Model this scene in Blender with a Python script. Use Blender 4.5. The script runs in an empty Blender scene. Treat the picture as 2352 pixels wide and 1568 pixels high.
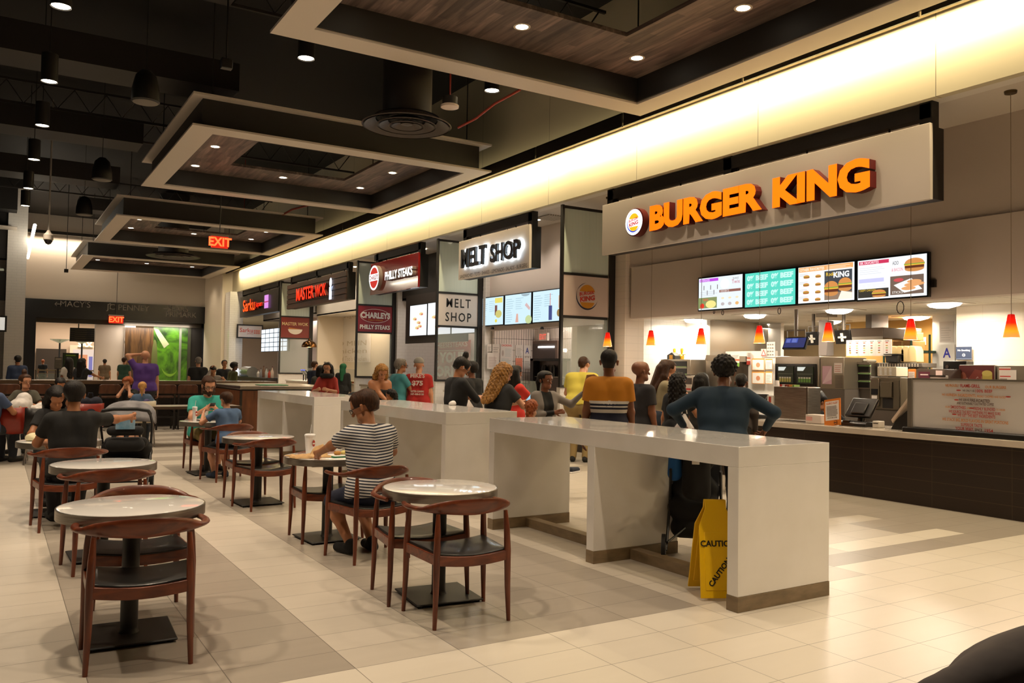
import bpy, math, random
import numpy as np
from mathutils import Vector, Matrix
random.seed(7)
SC=bpy.context.scene; COL=SC.collection
# ---------------- camera, world, exposure
CAMP=(0.0,0.0,1.5547,0.5535,0.0323,0.0165,1923.65)   # x,y,h,yaw,pitch,roll,f(px of 2352)
_cy,_sy=math.cos(CAMP[3]),math.sin(CAMP[3])
_fw=Vector((_sy,_cy,0)); _rt=Vector((_cy,-_sy,0)); _up=Vector((0,0,1))
_f2=_fw*math.cos(CAMP[4])+_up*math.sin(CAMP[4]); _u2=_up*math.cos(CAMP[4])-_fw*math.sin(CAMP[4])
_r3=_rt*math.cos(CAMP[5])+_u2*math.sin(CAMP[5]); _u3=_u2*math.cos(CAMP[5])-_rt*math.sin(CAMP[5])
EYE=Vector(CAMP[:3])
cd=bpy.data.cameras.new('camera'); cam=bpy.data.objects.new('camera',cd); COL.objects.link(cam)
cam.matrix_world=Matrix(((_r3.x,_u3.x,-_f2.x,0),(_r3.y,_u3.y,-_f2.y,0),(_r3.z,_u3.z,-_f2.z,EYE.z),(0,0,0,1)))
cd.sensor_width=36; cd.lens=36*CAMP[6]/2352; cd.clip_start=.05; cd.clip_end=300
SC.camera=cam
w=bpy.data.worlds.new('world'); SC.world=w; w.use_nodes=True
w.node_tree.nodes['Background'].inputs[0].default_value=(1,.85,.7,1); w.node_tree.nodes['Background'].inputs[1].default_value=.012
SC.view_settings.view_transform='Standard'; SC.view_settings.look='None'; SC.view_settings.gamma=1; SC.view_settings.use_curve_mapping=False
SC.view_settings.exposure=0.30
try:
    cy=SC.cycles; cy.max_bounces=7; cy.diffuse_bounces=3; cy.glossy_bounces=3; cy.transmission_bounces=4; cy.transparent_max_bounces=10
    cy.caustics_reflective=False; cy.caustics_refractive=False; cy.sample_clamp_indirect=4.0
except Exception: pass
WARM=(1,.80,.58); NEUT=(1,.89,.76); COOL=(.86,.93,1)
def light(kind,loc,power,color=WARM,size=.3,size2=None,aim=(0,0,-1),spot=None,blend=.5,name='lamp_light'):
    d=bpy.data.lights.new(name,kind); d.energy=power; d.color=color
    if kind=='AREA':
        d.size=size
        if size2: d.shape='RECTANGLE'; d.size_y=size2
    else: d.shadow_soft_size=size
    if kind=='SPOT': d.spot_size=math.radians(spot or 100); d.spot_blend=blend
    o=bpy.data.objects.new(name,d); COL.objects.link(o); o.location=loc
    o.rotation_euler=Vector(aim).to_track_quat('-Z','Y').to_euler(); return o
def _ray(px,py): return _f2+_r3*((px-1176)/CAMP[6])-_u3*((py-784)/CAMP[6])
def U(px,py,ax,v):
    d=_ray(px,py); i='XYZ'.index(ax); return EYE+d*((v-EYE[i])/d[i])
def rX(x0,y0,x1,y1,X):
    a=U(x0,y0,'X',X); b=U(x1,y1,'X',X); return b.y,a.y,b.z,a.z       # ymin,ymax,zmin,zmax
def rY(x0,y0,x1,y1,Y):
    a=U(x0,y0,'Y',Y); b=U(x1,y1,'Y',Y); return a.x,b.x,b.z,a.z
# ---------------- materials
def lin(c):
    if isinstance(c,str):
        c=[int(c[i:i+2],16)/255 for i in (1,3,5)]
        c=[x/12.92 if x<=.04045 else ((x+.055)/1.055)**2.4 for x in c]
    return tuple(c[:3])+(1,)
_M={}
def M(col,r=.5,m=0,e=0,ec=None,a=1,coat=0,tr=0,name=None):
    key=(str(col),r,m,e,str(ec),a,coat,tr,name)
    if key in _M: return _M[key]
    t=bpy.data.materials.new(name or 'mat'); t.use_nodes=True; b=t.node_tree.nodes['Principled BSDF']
    c=lin(col); b.inputs['Base Color'].default_value=c; b.inputs['Roughness'].default_value=r; b.inputs['Metallic'].default_value=m
    if e: b.inputs['Emission Color'].default_value=lin(ec if ec is not None else col); b.inputs['Emission Strength'].default_value=e
    if a<1: b.inputs['Alpha'].default_value=a
    if coat: b.inputs['Coat Weight'].default_value=coat; b.inputs['Coat Roughness'].default_value=.05
    if tr: b.inputs['Transmission Weight'].default_value=tr
    _M[key]=t; return t
def nodes(t): return t.node_tree.nodes,t.node_tree.links,t.node_tree.nodes['Principled BSDF']
def noisy(c0,c1,scale=(1,1,1),ns=5,r=.5,m=0,bump=0,detail=4,coat=0,coord='Object',name='mat',dist=0):
    t=bpy.data.materials.new(name); t.use_nodes=True; N,L,b=nodes(t)
    tc=N.new('ShaderNodeTexCoord'); mp=N.new('ShaderNodeMapping'); mp.inputs['Scale'].default_value=scale
    nz=N.new('ShaderNodeTexNoise'); nz.inputs['Scale'].default_value=ns; nz.inputs['Detail'].default_value=detail; nz.inputs['Distortion'].default_value=dist
    cr=N.new('ShaderNodeValToRGB'); cr.color_ramp.elements[0].position=.3; cr.color_ramp.elements[1].position=.7
    cr.color_ramp.elements[0].color=lin(c0); cr.color_ramp.elements[1].color=lin(c1)
    L.new(tc.outputs[coord],mp.inputs[0]); L.new(mp.outputs[0],nz.inputs['Vector']); L.new(nz.outputs['Fac'],cr.inputs[0]); L.new(cr.outputs[0],b.inputs['Base Color'])
    b.inputs['Roughness'].default_value=r; b.inputs['Metallic'].default_value=m
    if coat: b.inputs['Coat Weight'].default_value=coat
    if bump:
        bp=N.new('ShaderNodeBump'); bp.inputs['Strength'].default_value=bump; bp.inputs['Distance'].default_value=.01
        L.new(nz.outputs['Fac'],bp.inputs['Height']); L.new(bp.outputs[0],b.inputs['Normal'])
    return t
def mth(N,L,op,a,b=None,c=None):
    n=N.new('ShaderNodeMath'); n.operation=op
    for i,v in enumerate((a,b,c)):
        if v is None: continue
        if isinstance(v,(int,float)): n.inputs[i].default_value=v
        else: L.new(v,n.inputs[i])
    return n.outputs[0]
def gridmat(base,line,u,v,su,sv,wd,ou=0,ov=0,r=.4,coord='Object',off=0,c2=None,ns=4,nsc=(1,1,1),name='tile'):
    """tiled surface: lines every su along axis u and sv along axis v"""
    t=bpy.data.materials.new(name); t.use_nodes=True; N,L,b=nodes(t)
    tc=N.new('ShaderNodeTexCoord'); sp=N.new('ShaderNodeSeparateXYZ'); L.new(tc.outputs[coord],sp.inputs[0])
    A=sp.outputs['XYZ'.index(u)]; B=sp.outputs['XYZ'.index(v)]
    bb=mth(N,L,'DIVIDE',mth(N,L,'ADD',B,-ov+1000*sv),sv); fb=mth(N,L,'FRACT',bb)
    aa=mth(N,L,'DIVIDE',mth(N,L,'ADD',A,-ou+1000*su),su)
    if off: aa=mth(N,L,'ADD',aa,mth(N,L,'MULTIPLY',mth(N,L,'MODULO',mth(N,L,'FLOOR',bb),2),off))
    fa=mth(N,L,'FRACT',aa)
    k=mth(N,L,'MAXIMUM',mth(N,L,'LESS_THAN',fa,wd/su),mth(N,L,'LESS_THAN',fb,wd/sv))
    mx=N.new('ShaderNodeMix'); mx.data_type='RGBA'; L.new(k,mx.inputs['Factor'])
    mx.inputs['A'].default_value=lin(base); mx.inputs['B'].default_value=lin(line)
    if c2:
        mp=N.new('ShaderNodeMapping'); mp.inputs['Scale'].default_value=nsc; nz=N.new('ShaderNodeTexNoise'); nz.inputs['Scale'].default_value=ns
        L.new(tc.outputs[coord],mp.inputs[0]); L.new(mp.outputs[0],nz.inputs['Vector'])
        wn=N.new('ShaderNodeTexWhiteNoise'); wn.noise_dimensions='2D'; cb=N.new('ShaderNodeCombineXYZ')
        L.new(mth(N,L,'FLOOR',aa),cb.inputs[0]); L.new(mth(N,L,'FLOOR',bb),cb.inputs[1]); L.new(cb.outputs[0],wn.inputs['Vector'])
        f=mth(N,L,'ADD',mth(N,L,'MULTIPLY',nz.outputs['Fac'],.6),mth(N,L,'MULTIPLY',wn.outputs['Value'],.4))
        m2=N.new('ShaderNodeMix'); m2.data_type='RGBA'; m2.inputs['A'].default_value=lin(base); m2.inputs['B'].default_value=lin(c2)
        L.new(f,m2.inputs['Factor']); L.new(m2.outputs['Result'],mx.inputs['A'])
    L.new(mx.outputs['Result'],b.inputs['Base Color']); b.inputs['Roughness'].default_value=r
    return t
# ---------------- mesh builder
class G:
    def __init__(s): s.V=[]; s.F=[]; s.I=[]; s.m=0; s.T=Matrix.Identity(4)
    def mat(s,i): s.m=i; return s
    def add(s,vs,fs):
        n=len(s.V); s.V+= [tuple(s.T@Vector(v)) for v in vs]; s.F+=[tuple(n+i for i in f) for f in fs]; s.I+=[s.m]*len(fs); return s
    def box(s,a,b):
        x0,y0,z0=[min(a[i],b[i]) for i in range(3)]; x1,y1,z1=[max(a[i],b[i]) for i in range(3)]
        return s.add([(x0,y0,z0),(x1,y0,z0),(x1,y1,z0),(x0,y1,z0),(x0,y0,z1),(x1,y0,z1),(x1,y1,z1),(x0,y1,z1)],
          [(3,2,1,0),(4,5,6,7),(0,1,5,4),(1,2,6,5),(2,3,7,6),(3,0,4,7)])
    def tube(s,pts,rad,n=8,flat=1,caps=True,closed=False):
        pts=[Vector(p) for p in pts]; k=len(pts)
        if not hasattr(rad,'__len__'): rad=[rad]*k
        vs=[]; prev=None
        for i,p in enumerate(pts):
            if closed: t=pts[(i+1)%k]-pts[i-1]
            else: t=(pts[min(i+1,k-1)]-pts[max(i-1,0)])
            t.normalize()
            if prev is None:
                a=Vector((0,0,1)) if abs(t.z)<.9 else Vector((1,0,0)); u=t.cross(a).normalized()
            else: u=(prev-t*prev.dot(t)).normalized()
            prev=u; v=t.cross(u)
            for j in range(n):
                an=2*math.pi*j/n; vs.append(p+u*(math.cos(an)*rad[i])+v*(math.sin(an)*rad[i]*flat))
        fs=[]
        for i in range(k if closed else k-1):
            i2=(i+1)%k
            for j in range(n): fs.append((i*n+j,i*n+(j+1)%n,i2*n+(j+1)%n,i2*n+j))
        if caps and not closed: fs+= [tuple(range(n))[::-1],tuple((k-1)*n+j for j in range(n))]
        return s.add(vs,fs)
    def cyl(s,a,b,r0,r1=None,n=16): return s.tube([a,b],[r0,r0 if r1 is None else r1],n)
    def lathe(s,prof,c=(0,0,0),n=32,axis='Z',caps=False):
        vs=[];fs=[];k=len(prof)
        for r,z in prof:
            for j in range(n):
                an=2*math.pi*j/n; x,y=math.cos(an)*r,math.sin(an)*r
                vs.append((c[0]+x,c[1]+y,c[2]+z) if axis=='Z' else ((c[0]+z,c[1]+x,c[2]+y) if axis=='X' else (c[0]+x,c[1]+z,c[2]-y)))
        for i in range(k-1):
            for j in range(n): fs.append((i*n+j,i*n+(j+1)%n,(i+1)*n+(j+1)%n,(i+1)*n+j))
        if caps and prof[0][0]>1e-6: fs.append(tuple(range(n))[::-1])
        if caps and prof[-1][0]>1e-6: fs.append(tuple((k-1)*n+j for j in range(n)))
        return s.add(vs,fs)
    def ell(s,c,r,n=14,m=9):
        if not hasattr(r,'__len__'): r=(r,r,r)
        pr=[(math.sin(math.pi*i/m),-math.cos(math.pi*i/m)) for i in range(m+1)]
        T=s.T; s.T=T@Matrix.Translation(c)@Matrix.Diagonal((*r,1)); s.lathe([(max(a,1e-4),z) for a,z in pr],n=n); s.T=T; return s
    def prism(s,poly,a,b,ax='Z'):
        n=len(poly)
        def P(p,h): return (p[0],p[1],h) if ax=='Z' else ((h,p[0],p[1]) if ax=='X' else (p[0],h,p[1]))
        vs=[P(p,a) for p in poly]+[P(p,b) for p in poly]
        return s.add(vs,[tuple(range(n))[::-1],tuple(range(n,2*n))]+[(i,(i+1)%n,n+(i+1)%n,n+i) for i in range(n)])
def O(name,g,mats,parent=None,smooth=35,bev=0,loc=None,rz=0,fix=True):
    me=bpy.data.meshes.new(name)
    if isinstance(g,G):
        me.from_pydata(g.V,[],g.F)
        if not isinstance(mats,(list,tuple)): mats=[mats]
        for m in mats: me.materials.append(m)
        if len(mats)>1: me.polygons.foreach_set('material_index',g.I)
        if fix:
            import bmesh
            bm=bmesh.new(); bm.from_mesh(me); bmesh.ops.recalc_face_normals(bm,faces=bm.faces); bm.to_mesh(me); bm.free()
    if smooth:
        me.polygons.foreach_set('use_smooth',[True]*len(me.polygons)); me.set_sharp_from_angle(angle=math.radians(smooth))
    o=bpy.data.objects.new(name,me); COL.objects.link(o)
    if parent: o.parent=parent
    if loc is not None: o.location=loc
    if rz: o.rotation_euler=(0,0,rz)
    if bev:
        b=o.modifiers.new('b','BEVEL'); b.width=bev; b.segments=2; b.limit_method='ANGLE'; b.angle_limit=math.radians(40)
    return o
def tag(o,label=None,cat=None,group=None,kind=None):
    if label: o['label']=label
    if cat: o['category']=cat
    if group: o['group']=group
    if kind: o['kind']=kind
    return o
def T(name,label,cat,loc=(0,0,0),rz=0,group=None):
    o=bpy.data.objects.new(name,None); COL.objects.link(o); o.location=loc; o.rotation_euler=(0,0,rz); o.empty_display_size=.1
    return tag(o,label,cat,group)
def S(name,g,m,**k): return tag(O(name,g,m,**k),kind='structure')
def dup(o,loc=None,rz=None,label=None,group=None,parent=None):
    c=o.copy(); COL.objects.link(c)
    if parent: c.parent=parent
    for ch in o.children: dup(ch,parent=c)
    if loc is not None: c.location=loc
    if rz is not None: c.rotation_euler=(0,0,rz)
    if label: c['label']=label
    if group: c['group']=group
    return c
def box(name,a,b,m,parent=None,bev=0,**k): return O(name,G().box(a,b),m,parent,bev=bev,smooth=0 if not bev else 35,**k)
FACE={'-X':Matrix(((0,0,-1,0),(-1,0,0,0),(0,1,0,0),(0,0,0,1))),'-Y':Matrix(((1,0,0,0),(0,0,-1,0),(0,1,0,0),(0,0,0,1)))}
def text(name,s,loc,size,m,parent=None,face='-X',ext=.004,bold=0,align='CENTER',xs=1,spacing=1,shear=0,rot=0,line=1,res=3):
    cu=bpy.data.curves.new('t','FONT'); cu.body=s; cu.size=size; cu.extrude=ext; cu.offset=bold; cu.align_x=align; cu.align_y='CENTER'
    cu.space_character=spacing; cu.shear=shear; cu.space_line=line; cu.resolution_u=res
    t=bpy.data.objects.new('t',cu); COL.objects.link(t); bpy.context.view_layer.update()
    me=bpy.data.meshes.new_from_object(t.evaluated_get(bpy.context.evaluated_depsgraph_get())); bpy.data.objects.remove(t)
    R=FACE[face] if isinstance(face,str) else face
    me.transform(Matrix.Translation(loc)@R@Matrix.Rotation(rot,4,'Z')@Matrix.Diagonal((xs,1,1,1)))
    me.materials.clear(); me.materials.append(m); me.name=name
    o=bpy.data.objects.new(name,me); COL.objects.link(o)
    if parent: o.parent=parent
    return o
def wofs(p):
    v=Vector((0,0,0))
    while p: v+=p.location; p=p.parent
    return -v
def OW(name,g,mats,parent,**k): return O(name,g,mats,parent,loc=wofs(parent),**k)
def BW(name,a,b,m,parent,**k):
    k.setdefault('smooth',35 if k.get('bev') else 0); return OW(name,G().box(a,b),m,parent,**k)
_TG={}
def tgeom(st,bold=0,sp=1,res=2):
    k=(st,bold,sp)
    if k not in _TG:
        cu=bpy.data.curves.new('t','FONT'); cu.body=st; cu.offset=bold; cu.resolution_u=res; cu.space_character=sp; cu.align_x='CENTER'
        t=bpy.data.objects.new('t',cu); COL.objects.link(t); bpy.context.view_layer.update()
        me=bpy.data.meshes.new_from_object(t.evaluated_get(bpy.context.evaluated_depsgraph_get())); bpy.data.objects.remove(t)
        V=np.array([v.co[:2] for v in me.vertices]); F=[tuple(p.vertices) for p in me.polygons]; bpy.data.meshes.remove(me)
        lo=V.min(0); hi=V.max(0); _TG[k]=((V-lo)/(hi-lo),F)
    return _TG[k]
class Art:
    """flat print on a plane facing -X or -Y; u runs to the viewer's right, v up"""
    def __init__(s,rect,plane,face='-X',e=0): s.R=rect; s.p=plane; s.f=face; s.e=e; s.g=G(); s.ms=[]; s.k=0
    def P(s,u,v,d):
        a0,a1,z0,z1=s.R; z=z0+(z1-z0)*v
        return (s.p-d,a1-(a1-a0)*u,z) if s.f=='-X' else (a0+(a1-a0)*u,s.p-d,z)
    def c(s,col,e=None):
        e=s.e if e is None else e; m=M(col,.5,e=e) if e else M(col,.6)
        if e: m.node_tree.nodes['Principled BSDF'].inputs['Base Color'].default_value=(.05,.05,.05,1)
        if m not in s.ms: s.ms.append(m)
        s.g.m=s.ms.index(m); s.k+=1; return .0012*s.k if s.k<12 else .0144+.0002*s.k
    def poly(s,pts,col,e=None): d=s.c(col,e); s.g.add([s.P(u,v,d) for u,v in pts],[tuple(range(len(pts)))]); return s
    def r(s,u0,v0,u1,v1,col,e=None): return s.poly([(u0,v0),(u1,v0),(u1,v1),(u0,v1)],col,e)
    def el(s,u,v,ru,rv,col,e=None,a0=0,a1=360,n=28):
        return s.poly([(u+ru*math.cos(math.radians(a0+(a1-a0)*i/n)),v+rv*math.sin(math.radians(a0+(a1-a0)*i/n))) for i in range(n+(a1-a0<360))],col,e)
    def arc(s,u,v,ru,rv,th,col,a0,a1,n=28,e=None):
        d=s.c(col,e); vs=[]
        for i in range(n+1):
            a=math.radians(a0+(a1-a0)*i/n); k=1-th*math.sin(math.pi*i/n); vs+= [s.P(u+ru*math.cos(a),v+rv*math.sin(a),d),s.P(u+ru*k*math.cos(a),v+rv*k*math.sin(a),d)]
        s.g.add(vs,[(2*i,2*i+2,2*i+3,2*i+1) for i in range(n)]); return s
    def t(s,st,u0,v0,u1,v1,col,bold=0,e=None,sh=0,sp=1):
        d=s.c(col,e); V,F=tgeom(st,bold,sp); s.g.add([s.P(u0+(u1-u0)*x,v0+(v1-v0)*y+sh*x,d) for x,y in V],F); return s
    def lines(s,u0,v0,u1,v1,n,col,th=.35,rag=.3):
        rr=random.Random(int(u0*991+v0*77+n)); d=s.c(col); h=(v1-v0)/n
        for i in range(n):
            a=v0+h*i; x=u1-(u1-u0)*rag*rr.random(); s.g.add([s.P(u0,a,d),s.P(x,a,d),s.P(x,a+h*th,d),s.P(u0,a+h*th,d)],[(0,1,2,3)])
        return s
    def burger(s,u,v,w,h):
        s.el(u,v-.28*h,w*.5,h*.2,'#c8874a'); s.r(u-w*.5,v-.22*h,u+w*.5,v-.02*h,'#5e2a18'); s.r(u-w*.52,v-.04*h,u+w*.52,v+.05*h,'#e8b23c'); s.r(u-w*.53,v+.04*h,u+w*.53,v+.12*h,'#6ea03a')
        return s.el(u,v+.1*h,w*.5,h*.38,'#d08a48',a0=0,a1=180)
    def done(s,name,parent): return OW(name,s.g,s.ms,parent,smooth=0,fix=False)
def cX(cx,cy,w,h,X):
    a=U(cx-w/2,cy,'X',X); b=U(cx+w/2,cy,'X',X); t=U(cx,cy-h/2,'X',X); u=U(cx,cy+h/2,'X',X); return b.y,a.y,u.z,t.z
def cY(cx,cy,w,h,Y):
    a=U(cx-w/2,cy,'Y',Y); b=U(cx+w/2,cy,'Y',Y); t=U(cx,cy-h/2,'Y',Y); u=U(cx,cy+h/2,'Y',Y); return a.x,b.x,u.z,t.z
def fit3(name,st,R,X,m,parent,d=.05,bold=0,mb=None,sh=0,sp=1,face='-X'):
    """raised letters filling a rectangle; front faces use m, sides mb"""
    V,F=tgeom(st,bold,sp,3); a=Art(R,X,face)
    n=len(V); vs=[a.P(x,y+sh*x,d) for x,y in V]+[a.P(x,y+sh*x,0) for x,y in V]
    ed={}
    for f in F:
        for i in range(len(f)):
            e=(f[i],f[(i+1)%len(f)]); ed[e]=ed.get(e,0)+1
    g=G(); g.add(vs,F); g.m=1; g.F+= [(i,j,j+n,i+n) for (i,j) in ed if (j,i) not in ed]; g.I+=[1]*(len(g.F)-len(g.I))
    return OW(name,g,[m,mb or m],parent,smooth=0,fix=False)
# ---------------- common materials
WHT=M((.80,.78,.75),.35,name='white_paint'); BLK=M('#17130f',.5,name='black_metal'); DARK=M('#26211c',.6)
STEEL=noisy('#8c857c','#b3aca2',(1,1,40),6,.32,1,name='brushed_steel'); CHROME=M('#c8c4be',.15,1)
IVORY=M((.78,.74,.68),.4,name='ivory_wall'); STONE=noisy((.74,.71,.66),(.80,.77,.73),(1,1,1),3,.12,coat=.3,name='white_quartz')
WOOD=noisy('#4a1d0c','#7d3c1c',(1,1,.12),28,.38,dist=.6,coat=.15,name='walnut_wood'); WOODH=noisy('#4a1d0c','#7a3a1b',(.25,1,1),24,.38,dist=.6,coat=.15,name='walnut_rail')
SEATM=M('#0e0d0d',.38,coat=.2,name='black_vinyl'); TAUPE=noisy('#6b5a42','#8a765a',(1,1,3),6,.35,name='bronze_tile')
LAMPE=M('#fff2dc',.5,e=14,ec=(1,.86,.66),name='lamp_glow')
# ================= SETTING =================
TX,TY,GX,GY=.5983,.2982,2.829,3.5229
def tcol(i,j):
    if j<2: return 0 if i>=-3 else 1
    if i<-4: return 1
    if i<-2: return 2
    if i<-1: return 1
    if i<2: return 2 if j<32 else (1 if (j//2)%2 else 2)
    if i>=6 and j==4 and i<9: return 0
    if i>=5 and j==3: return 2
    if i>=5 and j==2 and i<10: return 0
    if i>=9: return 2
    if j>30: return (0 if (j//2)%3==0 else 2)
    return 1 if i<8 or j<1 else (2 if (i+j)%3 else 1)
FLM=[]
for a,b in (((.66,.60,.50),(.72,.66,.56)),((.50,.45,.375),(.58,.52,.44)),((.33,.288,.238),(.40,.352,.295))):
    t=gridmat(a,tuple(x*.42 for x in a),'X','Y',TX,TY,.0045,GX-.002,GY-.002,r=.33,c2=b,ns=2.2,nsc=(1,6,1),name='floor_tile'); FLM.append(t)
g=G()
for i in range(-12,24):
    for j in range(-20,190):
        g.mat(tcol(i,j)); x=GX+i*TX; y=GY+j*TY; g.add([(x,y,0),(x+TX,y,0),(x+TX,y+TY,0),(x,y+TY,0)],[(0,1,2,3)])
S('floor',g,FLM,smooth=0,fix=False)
XF=9.40; ZF=1.5547+.352*XF   # shopfront plane and height of its lower edge
WG=gridmat((.62,.56,.40),(.25,.22,.15),'Y','Z',2.72,50,.012,.3,-10,r=.6,name='painted_fascia')
S('wall_right',G().box((XF,-6,ZF),(XF+.12,40.2,8.4)),WG,smooth=0)
S('trim_1',G().box((XF+.12,-6,ZF),(XF+.3,40.2,ZF+.3)),IVORY,smooth=0)
S('ceiling_1',G().box((XF+.12,-6,ZF+.04),(14,44,ZF+.12)),M((.66,.60,.53),.6),smooth=0)
# light trough in front of the fascia
zt=1.5547+.446*XF
g=G()
for k in range(-2,15):
    y0=k*2.72+.3; g.mat(0).box((XF-.33,y0+.02,zt+.0),(XF-.30,y0+2.70,zt+.24)); g.mat(0).box((XF-.33,y0+.02,zt+.22),(XF,y0+2.70,zt+.24))
g.mat(1).box((XF-.31,-5,zt+.06),(XF-.12,40,zt+.075))
S('trim_2',g,[M('#1b1610',.5),M((.42,.34,.2),.6)],smooth=0)
COVE=(1,.80,.47)
for k in range(5):
    light('AREA',(XF-.16,-2+k*8.6+2.2,zt-.01),190,COVE,8.5,.06,aim=(.62,0,-1))
light('AREA',(XF-.2,17,zt+.3),16,COVE,40,.06,aim=(.5,0,1))
# ceiling deck, end wall
DK=M('#0e0c0b',.8,name='dark_ceiling')
S('ceiling',G().box((-10,-8,8.3),(XF+.1,60,8.5)),DK,smooth=0)
S('wall_near',G().box((-10,-8,0),(20,-7.8,8.4)),M((.4,.36,.3),.8),smooth=0)
YE=44.0
EW=M((.56,.50,.43),.7,name='end_wall')
a0,a1,b0,b1=rY(83,722,468,735,YE); zl=U(47,684,'Y',YE).z
xl=U(47,684,'Y',YE).x; xr=U(505,705,'Y',YE).x; zo=U(83,728,'Y',YE).z
xo0=U(83,730,'Y',YE).x; xo1=U(470,745,'Y',YE).x
g=G().box((-10,YE,zl),(XF+.4,YE+.3,8.4)); g.box((-10,YE,0),(xl,YE+.3,zl)); g.box((xr,YE,0),(XF+.4,YE+.3,zl))
S('wall_end',g,EW,smooth=0)
BT=gridmat('#15181d','#0b0c0e','X','Z',1.2,.1,.012,r=.22,off=.5,name='black_tile')
g=G().box((xl,YE-.12,zo),(xr,YE+.5,zl)).box((xl,YE-.12,0),(xo0,YE+.5,zo)).box((xo1,YE-.12,0),(xr,YE+.5,zo))
S('trim_3',g,BT,smooth=0)
LET=M('#6d665e',.5)
wy=tag(T('wayfinding_sign','grey arrows and store names lettered across the black portal header','sign',(0,YE-.12,0)))
def wtext(s,px,py,size,**k):
    p=U(px,py,'Y',YE-.15); text('lettering',s,(p.x,-.02,p.z),size,LET,wy,'-Y',ext=.01,**k)
wtext("MACY'S",173,699,.38); wtext("JC PENNEY",295,707,.38); wtext("SEARS",409,710,.36); wtext("PRIMARK",416,723,.36)
for px,py,dx,dz in ((134,698,-1,0),(253,703,0,1),(383,709,1,0)):
    p=U(px,py,'Y',YE-.15); p=Vector((p.x,-.02,p.z)); a=Vector((dx,0,dz))*.14; q=Vector((dz,0,dx))*.09
    O('arrow',G().tube([p-a,p+a],.018,6).tube([p+a-a*.6+q,p+a,p+a-a*.6-q],.018,6),LET,wy)
# downlights washing the end wall
light('SPOT',U(240,600,'Y',YE-1.6)+Vector((0,0,.3)),90,NEUT,.1,aim=(0,.9,-1),spot=90)
xg=U(110,560,'Y',YE).x
light('AREA',(xg,YE-.35,U(110,552,'Y',YE).z),90,WARM,6,.08,aim=(0,.5,-1))
g=G().box((-10,YE-.6,U(110,540,'Y',YE).z),(8,YE-.45,U(110,548,'Y',YE).z+.3)); S('trim_4',g,M('#1b1610',.6),smooth=0)
# pilaster where the shopfront run ends
S('wall_right_far',G().box((8.95,40.2,0),(XF+.5,YE,8.4)),M((.70,.62,.50),.5),smooth=0)
S('wall_pilaster',G().box((9.1,39.3,0),(XF+.3,40.2,ZF)),gridmat((.75,.73,.70),(.62,.6,.57),'X','Z',.3,.1,.01,r=.2,off=.5),smooth=0,bev=0)
# left side: block of the opposite row of shops
WT=gridmat((.75,.71,.66),(.63,.6,.56),'X','Z',.3,.1,.008,r=.25,off=.5,name='white_tile')
YL=34.0
def lft(px0,py0,px1,py1,Y,d,name,m,**k):
    x0,x1,z0,z1=rY(px0,py0,px1,py1,Y); return S(name,G().box((x0,Y,max(z0,0)),(x1,Y+d,z1)),m,smooth=0,**k)
lft(22,430,47,1000,YL+.8,9.2,'wall_left_1',WT)
lft(-400,470,38,1000,YL+1.6,8.4,'wall_left_2',WT)
lft(-400,300,40,482,YL,8,'wall_left_3',M('#15100c',.7)); lft(-400,481,40,522,YL+.01,9,'wall_left_4',M((.5,.44,.37),.7)); lft(-400,300,47,595,YL+.9,9,'wall_left_5',M('#15100c',.7))
lft(-400,600,14,690,YL+.9,.05,'wall_left_6',M('#141210',.4)); lft(-400,590,9,622,YL+.8,.05,'wall_left_7',M((.62,.70,.62),.1))
t=T('blade_sign','blank white square sign in black frame on the left shop pillar','sign',(0,YL,0))
x0,x1,z0,z1=rY(-60,722,15,762,YL-.1); box('frame',(x0,-.1,z0),(x1,-.04,z1),BLK,t); box('sign_face',(x0+.06,-.12,z0+.06),(x1-.06,-.1,z1-.06),M((.8,.78,.72),.4,e=.5),t)
# outside the portal: mall concourse
S('floor_2',G().box((-12,YE+.3,-.02),(25,75,-.001)),M((.6,.55,.48),.3),smooth=0)
S('ceiling_2',G().box((-12,YE+.5,4.4),(25,75,4.6)),M((.6,.56,.42),.6),smooth=0)
S('wall_mall',G().box((-12,66,0),(25,66.3,4.4)),M((.72,.58,.48),.6),smooth=0)
S('wall_mall_2',G().box((U(262,800,'Y',58).x,56,0),(U(300,800,'Y',58).x,58,4.4)),M((.75,.66,.58),.5),smooth=0)
for x in (2,7,12): light('AREA',(x,54,4.3),260,NEUT,4)
light('AREA',(5,62,4.3),300,WARM,5)
# ================= CEILING THINGS =================
RAFTG=M((.60,.53,.45),.55,name='raft_flange'); RAFTD=M('#1c1814',.6,name='raft_web')
PLANK=noisy('#4a3c38','#8f7a70',(1,.09,1),9,.55,dist=1.2,name='plank')
N_,L_,b_=nodes(PLANK)   # plank joints
tc=N_.new('ShaderNodeTexCoord'); sp=N_.new('ShaderNodeSeparateXYZ'); L_.new(tc.outputs['Object'],sp.inputs[0])
fr=mth(N_,L_,'FLOOR',mth(N_,L_,'DIVIDE',sp.outputs[0],.14)); wn=N_.new('ShaderNodeTexWhiteNoise'); wn.noise_dimensions='2D'
cb=N_.new('ShaderNodeCombineXYZ'); L_.new(fr,cb.inputs[0])
L_.new(mth(N_,L_,'FLOOR',mth(N_,L_,'ADD',mth(N_,L_,'DIVIDE',sp.outputs[1],1.1),mth(N_,L_,'MULTIPLY',fr,.37))),cb.inputs[1]); L_.new(cb.outputs[0],wn.inputs['Vector'])
mx=N_.new('ShaderNodeMix'); mx.data_type='RGBA'; mx.blend_type='MULTIPLY'; mx.inputs['Factor'].default_value=1
src=b_.inputs['Base Color'].links[0].from_socket; L_.new(src,mx.inputs['A'])
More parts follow.
